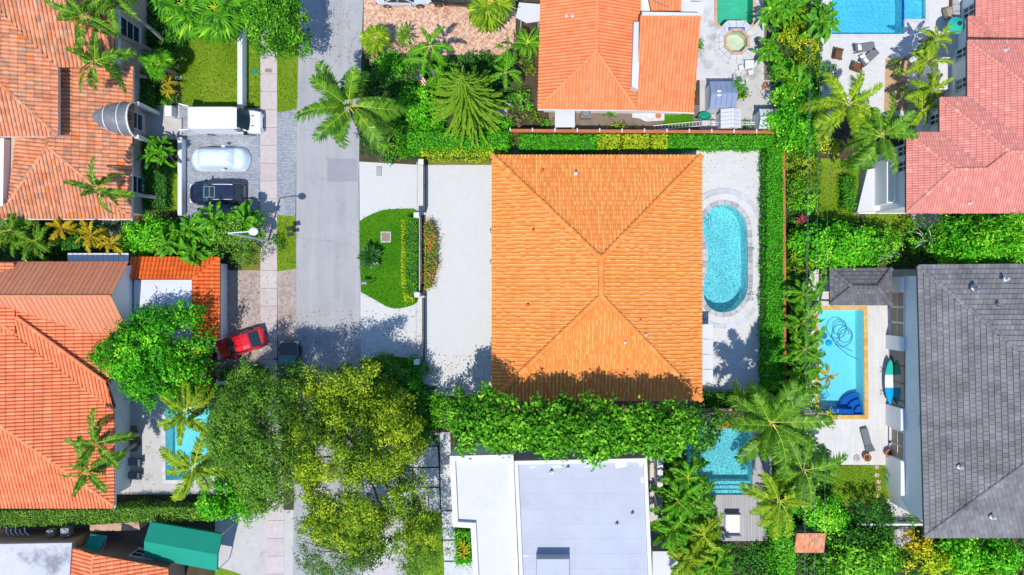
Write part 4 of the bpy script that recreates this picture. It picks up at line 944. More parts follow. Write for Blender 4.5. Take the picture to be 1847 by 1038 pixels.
# west neighbour
sheet('pool_deck', [(200, 712), (418, 712), (418, 892), (200, 892)], 0.02, M['concrete'], [pool_w])
sheet('planting_bed', [(212, 768), (246, 768), (256, 800), (246, 815), (212, 815)], 0.026, M['dirt'])
sheet('lawn', [(245, 290), (324, 290), (324, 380), (280, 382), (300, 330)], 0.018, M['grass'])
sheet('entry_path', [(236, 190), (324, 190), (324, 252), (236, 252)], 0.022, M['concrete'])
sheet('side_path', [(-60, 385), (240, 385), (240, 420), (-60, 420)], 0.016, M['concrete'])
sheet('planting_bed', [(-60, 940), (270, 940), (270, 985), (-60, 985)], 0.016, M['dirt'])

# ================================================================== POOLS
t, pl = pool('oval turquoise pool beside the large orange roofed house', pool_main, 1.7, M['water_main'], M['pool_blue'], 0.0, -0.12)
east_only = lambda q: q.x < P(1266, 0).x - 0.6
coping(t, pl, 0.0, 0.42, -0.02, 0.16, 0.55, M['stone_grey'], skip=east_only)
coping(t, pl, 0.43, 1.02, -0.02, 0.15, 1.6, M['deck_white'], 'deck_ring', 0.004, skip=east_only)
coping(t, pl, 1.03, 1.45, -0.02, 0.09, 0.95, M['stone_pale'], 'step_stone', 0.02, skip=east_only)
def rail(par, p, q, h=0.75, r=0.028, z=0.0, n='handrail'):
    """bent grab rail from deck point p down into the water at q"""
    p, q = Vector((p[0], p[1], z)), Vector((q[0], q[1], z - 0.5)); m = p.lerp(q, 0.35)
    return MB().tube([p, p + Vector((0, 0, h * .8)), p.lerp(m, .5) + Vector((0, 0, h)), m + Vector((0, 0, h * .9)), p.lerp(q, .8) + Vector((0, 0, .1)), q], r, 6).build(n, M['steel'], par)
for o in (0, 1): rail(t, P(1276 - 6 * o, 390 + 5 * o), P(1286 - 4 * o, 407 + 6 * o))
for o in (0, 1): rail(t, P(1356, 531 + 10 * o), P(1340, 533 + 9 * o))
MB().cbox(P(1354, 449, .2), (.62, .2, .08), .02).build('diving_ledge', M['metal_grey'], t)
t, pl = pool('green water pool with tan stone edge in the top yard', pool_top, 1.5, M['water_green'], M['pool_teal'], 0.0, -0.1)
coping(t, pl, 0.0, 0.25, -0.02, 0.07, 0.6, M['stone_tan'])
for o in (0, 1): rail(t, P(1367, 19 + 9 * o), P(1352, 22 + 9 * o))
ts, pl = pool('octagonal spa tub with tan rim below the green pool', spa, 0.7, M['water_spa'], M['pool_green'], 0.0, -0.02, 'spa')
coping(ts, pl, 0.0, 0.22, -0.02, 0.3, 0.5, M['stone_tan']); coping(ts, pl, 0.225, 0.62, -0.02, 0.2, 0.6, M['white_slab'], 'step_stone')
coping(ts, pl, 0.625, 1.0, -0.02, 0.1, 0.7, M['concrete_stain'], 'lower_step')
c = P(1327, 54); tl = MB()
for k in range(6): tl.box((c.x - .62 + .25 * k, c.y + .0, .2), (.22, .3, .06))
tl.build('spillway_tile', M['blue_tile'], ts)
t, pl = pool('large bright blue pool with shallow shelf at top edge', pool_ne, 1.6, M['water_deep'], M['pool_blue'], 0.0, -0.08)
coping(t, pl, 0.0, 0.3, -0.02, 0.05, 0.8, M['white_slab'])
a, b = P(1632.5, 0), P(1668, 34); MB().prism([(a.x, 40), (b.x, 40), (b.x, b.y), (a.x, b.y)], -1.5, -0.45).build('shelf', M['pool_blue'], t)
MB().box((P(1631, 0).x, P(0, 10).y, -.2), (.12, 3.6, .2)).build('shelf_edge', M['blue_tile'], t)
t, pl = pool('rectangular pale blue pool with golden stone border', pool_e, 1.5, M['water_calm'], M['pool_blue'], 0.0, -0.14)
coping(t, pl, 0.0, 0.36, -0.02, 0.05, 0.5, M['stone_gold'])
c = P(1558, 748)
for k, r in enumerate((1.75, 1.2, 0.65)):
    arc = [(c.x - .03, c.y + .03)] + [(c.x - .03 - r * math.sin(x), c.y + .03 + r * math.cos(x)) for x in [math.pi / 2 * j / 10 for j in range(11)]]
    MB().prism(arc, -1.48, -0.95 + 0.3 * k).build('corner_step', M['blue_tile'], t)
a = P(1500, 748); MB().box(((a.x + c.x) / 2 - .9, a.y + .2, -.8), (3.0, .42, 1.3)).build('bench', M['blue_tile'], t)
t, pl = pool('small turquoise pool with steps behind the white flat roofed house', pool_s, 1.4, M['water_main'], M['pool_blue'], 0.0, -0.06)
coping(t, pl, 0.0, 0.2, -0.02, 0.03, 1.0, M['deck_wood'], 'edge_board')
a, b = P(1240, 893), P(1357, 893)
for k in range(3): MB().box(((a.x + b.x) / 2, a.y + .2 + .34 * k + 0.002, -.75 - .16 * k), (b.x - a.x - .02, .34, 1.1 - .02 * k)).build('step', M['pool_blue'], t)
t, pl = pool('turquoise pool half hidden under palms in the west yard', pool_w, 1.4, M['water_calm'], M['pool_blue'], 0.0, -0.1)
coping(t, pl, 0.0, 0.3, -0.02, 0.05, 0.6, M['white_slab'])

# ================================================================== HOUSES
def house(name, label, cx, cy): return thing(name, label, 'house', P(cx, cy))
# --- main house: one hip roof
x0, x1 = P(888, 0, 3.3).x, P(1265, 0, 3.3).x; y1, y0 = P(0, 281, 3.3).y, P(0, 722, 3.3).y; ze = 3.3
h = house('house', 'large house with a bright orange blended tile hip roof', 1076, 500)
walls(h, [(x0 + .6, y0 + .6), (x1 - .6, y0 + .6), (x1 - .6, y1 - .6), (x0 + .6, y1 - .6)], 0, 3.2, M['plaster_beige'])
def hip(r, x0, y0, x1, y1, z, s):
    if (x1 - x0) <= (y1 - y0):
        d = (x1 - x0) / 2; zr = z + d * s; A, B = Vector((x0 + d, y0 + d, zr)), Vector((x0 + d, y1 - d, zr))
        c = [Vector((x0, y0, z)), Vector((x1, y0, z)), Vector((x1, y1, z)), Vector((x0, y1, z))]
        F = [([c[0], c[1], A], 0, 1), ([c[1], c[2], B, A], 1, 2), ([c[2], c[3], B], 2, 3), ([c[3], c[0], A, B], 3, 0)]; H = [(c[0], A), (c[1], A), (c[2], B), (c[3], B), (A, B)]
    else:
        d = (y1 - y0) / 2; zr = z + d * s; A, B = Vector((x0 + d, y0 + d, zr)), Vector((x1 - d, y0 + d, zr))
        c = [Vector((x0, y0, z)), Vector((x1, y0, z)), Vector((x1, y1, z)), Vector((x0, y1, z))]
        F = [([c[0], c[1], B, A], 0, 1), ([c[1], c[2], B], 1, 2), ([c[2], c[3], A, B], 2, 3), ([c[3], c[0], A], 3, 0)]; H = [(c[0], A), (c[1], B), (c[2], B), (c[3], A), (A, B)]
    for pts, a, b in F: r.face(pts, (c[a], c[b]))
    return H
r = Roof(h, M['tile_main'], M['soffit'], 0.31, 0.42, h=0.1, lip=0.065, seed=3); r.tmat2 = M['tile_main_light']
for a, b in hip(r, x0, y0, x1, y1, ze, 0.32): r.ridge(a, b, 0.23, 0.45, 0.08)
ro = r.finish()
for px, py, z in ((1039, 312, 4.2), (1165, 605, 4.9), (1129, 618, 4.9)): pipe_vent(ro, px, py, z, M['lamp_clear'], 0.09, 0.3)
for px, py, z in ((980, 307, 4.0), (962, 415, 4.7), (952, 551, 4.6), (1156, 577, 5.1), (1140, 604, 5.1)): pipe_vent(ro, px, py, z, M['tile_red'], 0.06, 0.18)
# small entrance canopy supports seen on the west side, and the pool side awning
for py in (414, 470): 
    c = P(884, py, 2.7); MB().tube([(c.x + .4, c.y + .3, 2.8), (c.x, c.y, 2.75), (c.x + .1, c.y - .35, 2.7)], 0.03, 5).tube([(c.x, c.y, 2.75), (c.x + .3, c.y - .1, 2.4)], .03, 5).build('wall_lantern', M['metal_dark'], h)
aw = thing('patio_cover', 'narrow white flat patio cover beside the pool deck', 'awning', P(1275, 640))
for k in range(4):
    a, b = P(1262, 585 + 27.3 * k, 2.5), P(1286, 611.5 + 27.3 * k, 2.5); MB().cbox(((a.x + b.x) / 2, (a.y + b.y) / 2, 2.5), (b.x - a.x, a.y - b.y, .08), .015).build('cover_panel', M['membrane_white'], aw)
for py in (588, 690): p = P(1284, py, 2.4); MB().box((p.x, p.y, 1.2), (.1, .1, 2.4)).build('post', M['trim'], aw)
# --- north neighbour, coral tile
h = house('house', 'house with a coral tile hip roof and long south wing', 1110, 60)
za = 3.4; r = Roof(h, M['tile_coral'], M['soffit'], 0.27, 0.6, kind='roman', h=0.14, lip=0.04, seed=5)
R_ = {}
for nm, pts, e0, e1, z, s in (('w', [(978, -60), (971, 196), (1076, 93), (1078, -60)], (975, -60), (972, 196), 3.4, .36), ('s', [(971, 196), (1148, 198), (1076, 93)], (972, 196), (1147, 198), 3.4, .36),
                              ('e', [(1078, -60), (1076, 93), (1146, 197), (1152, 100), (1156, -60)], (1152, -60), (1148, 198), 3.4, .36), ('wing', [(1155, 28), (1264, 28), (1250, 203), (1147, 200)], (1147, 200), (1250, 203), 3.2, .33),
                              ('n', [(1160, -60), (1232, -60), (1228, 19), (1174, 19)], (1174, 19), (1228, 19), 3.6, .33)):
    pts, e = plane_face(pts, e0, e1, z, s); R_[nm] = pts; r.face(pts, e)
A = R_['w'][2]; r.ridge(R_['w'][1], A, .13, .42, .04); r.ridge(R_['s'][1], A, .13, .42, .04); r.ridge(A, R_['w'][3], .13, .42, .04)
ro = r.finish()
g = PL([(1141, 45), (1154, 45), (1148, 166), (1137, 160)], 3.9); MB().prism([p[:2] for p in g], 3.3, 4.55).build('valley_gutter', M['membrane_white'], ro)
g = PL([(1158, 22), (1266, 24), (1266, 30), (1158, 29)], 5.6); MB().prism([p[:2] for p in g], 5.2, 5.66).build('ridge_flashing', M['flat_grey'], ro)
g = PL([(1228, 2), (1272, 5), (1268, 25), (1228, 25)], 3.4); MB().prism([p[:2] for p in g], 3.2, 3.42).build('flat_roof', M['membrane_white'], h)
g = PL([(970, 197), (1148, 198.5), (1252, 204), (1252, 206), (1148, 201), (970, 199.5)], 3.3); MB().prism([p[:2] for p in g], 3.22, 3.34).build('gutter', M['trim'], h)
a, b = P(984, 185, 3.3), P(1245, -60, 3.3); walls(h, [(a.x, a.y), (b.x, a.y - .2), (b.x, b.y), (a.x, b.y)], 0, 3.2, M['plaster'])
for px, py, z in ((1022, 27, 4.6), (1033, 27, 4.6)): pipe_vent(ro, px, py, z, M['lamp_clear'], .07, .25)
MB().tube([P(1180, 2, 5.0), P(1206, 13, 4.6)], .035, 5).build('roof_conduit', M['metal_grey'], ro)
pt = thing('porch_roof', 'flat white porch roof beside the coral tiled house', 'awning', P(955, 20))
g = PL([(936, 5), (975, 8), (978, 38), (950, 42), (930, 32)], 2.9); MB().prism([p[:2] for p in g], 2.8, 2.92).build('roof', M['membrane_white'], pt)
for q in ((940, 30), (972, 36)): p = P(*q, 2.8); MB().box((p.x, p.y, 1.4), (.12, .12, 2.8)).build('post', M['trim'], pt)
# --- north-west neighbour, two storeys, peach tile
h = house('house', 'two level house with a faded peach and brown tile roof', 110, 190)
ru = Roof(h, M['tile_peach'], M['soffit'], 0.32, 0.55, kind='roman', h=0.13, lip=0.04, seed=7, name='upper_roof', maxpieces=150)
for nm, pts, e0, e1 in (('s1', [(-60, -60), (206, -60), (206, 121), (105, 121), (-60, -40)], (105, 121), (205, 121)), ('e', [(105, 121), (105, 245), (0, 150), (-60, 97), (-60, -40)], (105, 121), (105, 245)), ('s2', [(105, 246), (0, 150), (-60, 97), (-60, 246)], (-60, 246), (105, 246))):
    pts, e = plane_face(pts, e0, e1, 6.3, .33); R_[nm] = pts; ru.face(pts, e)
ru.ridge(R_['e'][1], R_['e'][3], .14, .45, .04); uro = ru.finish()
MB().tube([R_['s1'][3] + Vector((0, 0, .06)), R_['s1'][4] + Vector((0, 0, .06))], .07, 5).build('valley_gutter', M['metal_dark'], uro)
rl = Roof(h, M['tile_peach'], M['soffit'], 0.32, 0.55, kind='roman', h=0.13, lip=0.04, seed=8, name='lower_roof', maxpieces=145)
for nm, pts, e0, e1 in (('le', [(86, 105), (240, 120), (237, 393), (86, 264)], (240, 120), (237, 393)), ('ls', [(86, 264), (237, 394), (-60, 394), (-60, 392), (17, 364)], (-60, 394), (237, 394)), ('lw', [(86, 264), (17, 364), (30, 250), (86, 240)], (17, 364), (33, 250))):
    pts, e = plane_face(pts, e0, e1, 3.6, .33); R_[nm] = pts; rl.face(pts, e)
rl.ridge(R_['le'][2], R_['le'][3], .14, .45, .04); rl.ridge(R_['le'][3], R_['ls'][4], .14, .45, .04); rl.ridge(R_['le'][3], R_['lw'][3], .14, .45, .04); lro = rl.finish()
g = PL([(205, -60), (208, -60), (208, 122), (205, 122)], 6.2); MB().prism([p[:2] for p in g], 6.1, 6.3).build('fascia', M['trim'], uro)
g = PL([(105, 121), (107, 121), (107, 247), (0, 248), (0, 246.5), (105, 245.5)], 6.25); MB().prism([p[:2] for p in g], 6.1, 6.28).build('fascia', M['trim'], uro)
for q in ([(239, 120), (241.5, 120), (241.5, 186), (239, 186)], [(236, 245), (239, 245), (239, 397), (-60, 397), (-60, 395), (236.5, 395)]):
    g = PL(q, 3.55); MB().prism([p[:2] for p in g], 3.42, 3.6).build('fascia', M['trim'], lro)
ex = P(206, 0, 6.3).x - .6; n0, n1 = P(0, -60, 6.3).y, P(0, 121, 6.3).y + .5
walls(h, [(ex, n1), (ex, n0), (-60, n0), (-60, n1)], 0, 6.05, M['plaster_beige'])
ex2 = P(105, 0, 6.3).x - .5; walls(h, [(ex2, P(0, 246, 6.3).y + .5), (ex2, n1), (-60, n1), (-60, P(0, 246, 6.3).y + .5)], 0, 6.05, M['plaster_beige'])
ex3 = P(238, 0, 3.6).x - .6; s3 = P(0, 394, 3.6).y + .6; walls(h, [(ex3, s3), (ex3, n1 - .02), (-60, n1 - .02), (-60, s3)], 0, 3.45, M['plaster_beige'])
window(h, (ex, P(0, 75, 3).y), (ex, P(0, 40, 3).y), 1.5, 4.4, (1, 0), 1, 3)
MB().box((ex + .12, (n0 + n1) / 2, 4.9), (.24, n0 - n1 - .4, .35)).build('wall_band', M['trim'], h)
for py in (215, 330): window(h, (ex3, P(0, py + 18, 2).y), (ex3, P(0, py - 12, 2).y), 0.9, 2.6, (1, 0), 1, 2)
# curved metal hood over the entrance
cp = thing('entrance_hood', 'grey ribbed barrel hood with rounded end over the entrance', 'awning', P(240, 216))
xa, xb = P(166, 216, 4.6).x, P(236, 216, 4.2).x; yc = P(0, 213, 4.2).y; prev = None; secs = []
for k in range(9):
    f = k / 8; x = xa + (xb - xa) * f; rr = 1.38 * math.sin(math.pi / 2 * min(1, .16 + f * 1.05)) ; zb = 3.55 + .8 * .33 * (xb - x); secs.append([(x, yc + rr * math.cos(a), zb + rr * math.sin(a) * .95) for a in [math.pi * j / 12 for j in range(13)]])
for k in range(3):
    mb = MB()
    for i in range(k * 3 if k else 0, min(8, k * 3 + 3)):
        for j in range(12): mb.face([secs[i][j], secs[i][j + 1], secs[i + 1][j + 1], secs[i + 1][j]])
    mb.build('hood_panel', M['lead'], cp)
for i in (3, 6, 8): MB().tube([Vector(p) + (Vector(p) - Vector((p[0], yc, 3.6))).normalized() * .02 for p in secs[i]], .05 if i < 8 else .09, 5).build('rib', M['metal_white'], cp)
for sg in (-1, 1): MB().box((xb + .1, yc + sg * 1.38, 1.75), (.35, .3, 3.5)).build('column', M['trim'], cp)
g = PL([(10, 250), (33, 250), (16, 362), (6, 362)], 3.3); MB().prism([p[:2] for p in g], 3.1, 3.32).build('flat_roof', M['flat_grey'], h)
g = PL([(-60, 250), (7, 250), (5, 372), (-60, 372)], 4.2); MB().prism([p[:2] for p in g], 0, 4.2).build('side_block', M['plaster'], h)
pw = thing('parapet_wall', 'long white garden wall along the front lawn', 'wall', P(434, 118))
a, b = P(429.5, 45, 1.1), P(437, 196, 1.1); MB().cbox(((a.x + b.x) / 2, (a.y + b.y) / 2, .55), (b.x - a.x, a.y - b.y, 1.1), .03).build('wall', M['plaster'], pw); MB().cbox(((a.x + b.x) / 2, (a.y + b.y) / 2, 1.15), (b.x - a.x + .08, a.y - b.y + .1, .09), .02).build('wall_cap', M['trim'], pw)
pw = thing('parapet_wall', 'low white wall beside the grey paver parking bay', 'wall', P(325, 340))
a, b = P(321.5, 250, .8), P(328, 388, .8); MB().cbox(((a.x + b.x) / 2, (a.y + b.y) / 2, .4), (b.x - a.x, a.y - b.y, .8), .03).build('wall', M['plaster'], pw); MB().cbox(((a.x + b.x) / 2, (a.y + b.y) / 2, .84), (b.x - a.x + .06, a.y - b.y + .1, .08), .02).build('wall_cap', M['trim'], pw)
pw = thing('gate_pier', 'short pale entry pier and steps beside the white van', 'pier', P(312, 215))
p = P(313, 205); MB().cbox((p.x, p.y, .5), (.6, .9, 1.0), .04).build('pier', M['plaster'], pw); MB().box((p.x + .35, p.y - 1.2, .1), (.9, 1.4, .2)).build('step', M['concrete'], pw)
# --- west neighbour: salmon tile and steep metal gable
h = house('house', 'house with a salmon clay tile roof and a steep metal gable', 100, 700)
r = Roof(h, M['tile_salmon'], M['soffit'], 0.29, 0.64, kind='roman', h=0.14, lip=0.05, seed=11)
for nm, pts, e0, e1, z, s in (('e', [(-60, 545), (26, 606), (206, 741), (206, 912), (-60, 724)], (206, 741), (206, 912), 3.5, .33), ('s', [(-60, 724), (206, 912), (206, 915), (-60, 915)], (-60, 915), (206, 915), 3.5, .33),
                              ('band', [(26, 606), (206, 741), (206, 733), (192, 690), (30, 572)], (140, 741), (206, 741), 3.5, .33), ('e2', [(30, 572), (30, 556), (197, 596), (197, 694)], (197, 600), (197, 694), 3.9, .33),
                              ('c1', [(-60, 535), (27, 556), (27, 602), (-60, 541)], (27, 556), (27, 602), 6.0, .33), ('c2', [(-60, 541), (27, 602), (-60, 603)], (-60, 602), (27, 602), 6.0, .33), ('nw', [(-60, 470), (25, 474), (25, 514), (-60, 545)], (25, 474), (25, 514), 4.8, .33)):
    pts, e = plane_face(pts, e0, e1, z, s); R_[nm] = pts; r.face(pts, e)
r.ridge(R_['s'][1], R_['s'][0], .15, .48, .05); r.ridge(R_['band'][3], R_['band'][4], .15, .48, .05); r.ridge(R_['c1'][2], R_['c1'][3], .15, .48, .05)
ro = r.finish()
g = PL([(206, 735), (208.5, 735), (208.5, 916.5), (180, 916.5), (180, 914.5), (206, 914.5)], 3.45); MB().prism([p[:2] for p in g], 3.3, 3.5).build('fascia', M['trim'], ro)
MB().tube([R_['e'][1] + Vector((0, 0, .04)), R_['e'][2] + Vector((0, 0, .04))], .06, 5).build('valley_gutter', M['metal_dark'], ro)
p = P(15, 832, 4.6); MB().cbox((p.x, p.y, 4.6), (1.15, .5, .35), .08).build('skylight', M['metal_grey'], ro)
gx = P(232, 0, 4.5).x; Ne, Se, Rd = P(0, 472, 4.5).y, P(0, 601, 4.5).y, P(0, 534, 7.0).y
seam = bpy.data.objects.new('metal_roof', None); col.objects.link(seam); seam.parent = h; ORG[seam.name] = ORG[h.name]
mt = MB(); mt.prism([(gx - .4, Ne - .3), (gx - .4, Se + .3), (-48, Se + .3), (-48, Ne - .3)], 0, 4.5); mt.mesh([(gx - .4, Ne - .3, 4.5), (gx - .4, Se + .3, 4.5), (gx - .4, Rd, 6.9), (-48, Ne - .3, 4.5), (-48, Se + .3, 4.5), (-48, Rd, 6.9)], [(0, 2, 1), (3, 4, 5), (0, 3, 5, 2), (1, 2, 5, 4)]); mt.build('gable_wall', M['plaster'], h)
pwid = 0.4; x = gx
while x > -48:
    for ye in (Ne, Se):
        mb = MB(); a, b = Vector((x, ye, 4.45)), Vector((x, Rd, 7.0)); q = Vector((-pwid, 0, 0)); up = Vector((0, 0, .05)); s_ = Vector((-.05, 0, 0))
        prof = [Vector((0, 0, 0)), up, s_ + up, s_ + up * .15, q]
        for i in range(4): mb.face([a + prof[i], b + prof[i], b + prof[i + 1], a + prof[i + 1]])
        mb.face([a + Vector((0, 0, -.1)), a, a + q, a + q + Vector((0, 0, -.1))]); mb.build('roof_panel', M['seam_rust'], seam)
    x -= pwid
MB().tube([(gx, Rd, 7.03), (-48, Rd, 7.03)], .09, 6).build('ridge_cap', M['seam_rust'], seam)
wx = P(207, 0, 3.5).x - .6; walls(h, [(wx, P(0, 913, 3.5).y + .6), (wx, P(0, 735, 3.5).y), (wx, P(0, 690, 3.5).y), (-48, P(0, 610, 3.5).y), (-48, P(0, 913, 3.5).y + .6)], 0, 3.35, M['plaster'])
aw = thing('lean_to_roof', 'pale corrugated lean-to roof behind the metal gable', 'awning', P(180, 462))
for k in range(12):
    a, b = P(122 + 9.2 * k, 457, 3.0), P(122 + 9.2 * (k + 1), 474, 3.0); MB().box(((a.x + b.x) / 2, (a.y + b.y) / 2, 3.0), (b.x - a.x - .03, a.y - b.y, .06)).build('panel', M['flat_grey'], aw)
for q in (128, 224): p = P(q, 459, 2.9); MB().box((p.x, p.y, 1.45), (.1, .1, 2.9)).build('post', M['metal_white'], aw)
# garage with a bright red-orange tile mansard
h = house('garage', 'garage with a bright red orange tile edge round a flat roof', 330, 535); h['category'] = 'garage'
r = Roof(h, M['tile_red'], M['soffit'], 0.32, 0.42, kind='roman', h=0.12, lip=0.05, seed=13)
for nm, pts, e0, e1 in (('n', [(236, 465), (396, 465), (347, 504), (236, 504)], (236, 465), (396, 465)), ('e', [(396, 465), (396, 612), (347, 612), (347, 504)], (396, 465), (396, 612))):
    pts, e = plane_face(pts, e0, e1, 2.9, .36); R_['g' + nm] = pts; r.face(pts, e)
r.ridge(R_['gn'][1], R_['gn'][2], .14, .42, .05); r.finish()
g = PL([(242, 505), (346, 505), (346, 615), (242, 615)], 3.3); MB().prism([p[:2] for p in g], 0.0, 3.3).build('flat_roof', M['flat_grey'], h)
g = PL([(244, 475), (386, 475), (386, 615), (244, 615)], 2.8); walls(h, g, 0, 2.75, M['plaster'])
# --- south-west neighbour
M['plaster_tan'] = std('orange_tan_plaster', (.46, .25, .14), .85, .1)
h = house('house', 'low house with a weathered grey flat roof and small tile wing', 130, 1020)
g = PL([(-60, 982), (131, 979), (124, 1075), (-60, 1075)], 3.7); MB().prism([p[:2] for p in g], 3.4, 3.6).build('flat_roof', M['membrane_old'], h); walls(h, offset([tuple(p[:2]) for p in g], -.06), 0, 3.4, M['plaster_tan'])
q = [tuple(p[:2]) for p in g]; qi = offset(q, -.22)
for i in range(4):
    j = (i + 1) % 4; MB().prism([q[i], q[j], qi[j], qi[i]], 3.5, 3.8).build('parapet', M['membrane_old'], h)
r = Roof(h, M['tile_salmon'], M['soffit'], 0.32, 0.5, kind='roman', h=0.12, lip=0.04, seed=17)
for nm, pts, e0, e1 in (('we', [(134, 988), (170, 1000), (161, 1075), (125, 1075)], (134, 988), (125, 1075)), ('ea', [(170, 1000), (303, 1025), (306, 1075), (161, 1075)], (303, 1025), (306, 1075))):
    pts, e = plane_face(pts, e0, e1, 3.5, .3); R_[nm] = pts; r.face(pts, e)
r.ridge(R_['we'][1], R_['we'][2], .12, .42, .04); r.finish()
g = PL([(138, 992), (168, 1001), (297, 1027), (300, 1075), (130, 1075)], 3.4); walls(h, g, 0, 3.3, M['plaster_brown'])
p, q = P(258, 1013, 1.6), P(222, 1006, 1.6); nrm = Vector((q.y - p.y, p.x - q.x, 0)).normalized(); nrm = nrm if nrm.y > 0 else -nrm
a, b = Vector((P(262, 1019, 3.4).x, P(262, 1019, 3.4).y, 0)), Vector((P(222, 1011, 3.4).x, P(222, 1011, 3.4).y, 0)); window(h, a, b, 1.0, 2.4, nrm, 2, 2)
hm = thing('window_awning', 'small green window awning on the brown wall', 'awning', P(170, 975)); g = PL([(158, 967), (187, 971), (181, 994), (153, 989)], 2.6)
MB().face([(g[0].x, g[0].y, 2.2), (g[1].x, g[1].y, 2.2), (g[2].x, g[2].y, 2.75), (g[3].x, g[3].y, 2.75)]).face([(g[0].x, g[0].y, 2.0), (g[1].x, g[1].y, 2.0), (g[1].x, g[1].y, 2.2), (g[0].x, g[0].y, 2.2)]).build('canvas', M['green_canvas'], hm)
for a, b in ((0, 3), (1, 2)): MB().tube([(g[a].x, g[a].y, 2.15), (g[b].x, g[b].y, 2.2), (g[b].x, g[b].y, 2.7)], .025, 5).build('arm', M['metal_white'], hm)
cn = thing('carport_canopy', 'large green canvas carport canopy with a central ridge', 'canopy', P(330, 985)); cz, rz = 2.7, 3.5
q = [P(271, 942, cz), P(401, 964, cz), P(392, 1001, rz), P(260, 977, rz), P(391, 1030, cz), P(260, 1006, cz)]
MB().face([q[0], q[1], q[2], q[3]]).face([q[3], q[2], q[4], q[5]]).face([q[0], q[3], q[3] - Vector((0, 0, .3)), q[0] - Vector((0, 0, .3))]).build('canvas', M['green_canvas'], cn)
v = MB()
for a, b in ((q[0], q[1]), (q[4], q[5]), (q[1], q[2]), (q[2], q[4])): v.face([a, b, b - Vector((0, 0, .28)), a - Vector((0, 0, .28))])
v.build('valance', M['green_canvas'], cn)
for p in (q[0], q[1], q[4], q[5]): MB().tube([(p.x, p.y, 0), (p.x, p.y, p.z - .02)], .04, 6).build('post', M['metal_white'], cn)
# --- north-east neighbour, pink tile
h = house('house', 'two level house with stepped pink tile hip roofs', 1780, 220)
r = Roof(h, M['tile_pink'], M['soffit'], 0.2, 0.42, kind='roman', h=0.06, lip=0.05, seed=19)
for nm, pts, e0, e1, z in (('w1', [(1745, 74), (1745, 175), (1900, 297), (1900, 189)], (1745, 74), (1745, 175), 6.2), ('n1', [(1745, 74), (1900, 74), (1900, 189)], (1745, 74), (1900, 74), 6.2), ('w2', [(1695, 177), (1695, 240), (1780, 305), (1820, 274)], (1695, 177), (1695, 240), 6.2),
                           ('n2', [(1695, 177), (1745, 176), (1900, 297), (1900, 274), (1820, 274)], (1695, 177), (1745, 177), 6.2), ('w3', [(1635, 240), (1635, 384), (1720, 306)], (1635, 240), (1635, 384), 6.2), ('n3', [(1635, 240), (1695, 240), (1780, 305), (1720, 306)], (1635, 240), (1695, 240), 6.2),
                           ('sa', [(1635, 384), (1720, 306), (1780, 305), (1780, 384)], (1635, 384), (1780, 384), 6.2), ('sb', [(1780, 384), (1780, 305), (1820, 274), (1900, 272), (1900, 384)], (1780, 384), (1900, 384), 6.2),
                           ('t', [(1760, -60), (1760, 31), (1850, 110), (1930, 110), (1930, -60)], (1760, -60), (1760, 31), 3.0), ('t2', [(1746, 31), (1746, 112), (1834, 112)], (1746, 31), (1746, 76), 3.0), ('t3', [(1746, 31), (1760, 31), (1850, 110), (1834, 112)], (1746, 31), (1760, 31), 3.0)):
    pts, e = plane_face(pts, e0, e1, z, .34); R_['p' + nm] = pts; r.face(pts, e)
for a, b in ((('pw1', 0), ('pw1', 3)), (('pw2', 0), ('pw2', 3)), (('pw3', 0), ('pw3', 2)), (('pw3', 1), ('pw3', 2)), (('psa', 1), ('psa', 2)), (('psa', 2), ('psb', 2)), (('psb', 2), ('psb', 3)), (('pt2', 0), ('pt2', 2))): r.ridge(R_[a[0]][a[1]], R_[b[0]][b[1]], .14, .36, .04)
pro = r.finish()
for a, b in ((('pw1', 1), ('pw1', 2)), (('pw2', 1), ('pw2', 2)), (('pt', 1), ('pt', 2))): MB().tube([R_[a[0]][a[1]] + Vector((0, 0, .05)), R_[b[0]][b[1]] + Vector((0, 0, .05))], .05, 5).build('valley_gutter', M['metal_grey'], pro)
for px, py in ((1819, 88), (1753, 366)): pipe_vent(pro, px, py, 6.6, M['lamp_clear'], .07, .25)
wA, wB, wC = (P(q, 0, 6.2).x + .6 for q in (1745, 1695, 1635)); yA, yB, yC, yD = (P(0, q, 6.2).y for q in (74, 177, 240, 384))
walls(h, [(wC, yD + .6), (60, yD + .6), (60, yA - .5), (wA, yA - .5), (wA, yB - .6), (wB, yB - .6), (wB, yC - .6), (wC, yC - .6)], 0, 6.0, M['plaster'])
wT = P(1760, 0, 3.0).x + .4; walls(h, [(wT, yA - .52), (60, yA - .52), (60, 30), (wT, 30)], 0, 2.9, M['plaster'])
for wx, py in ((wA, 95), (wA, 150), (wB, 215), (wC, 272), (wC, 300)): window(h, (wx, P(0, py + 9, 4.8).y), (wx, P(0, py - 9, 4.8).y), 4.0, 5.5, (-1, 0), 2, 2)
window(h, (wT, P(0, 28, 2).y), (wT, P(0, 8, 2).y), .9, 2.3, (-1, 0), 2, 2)
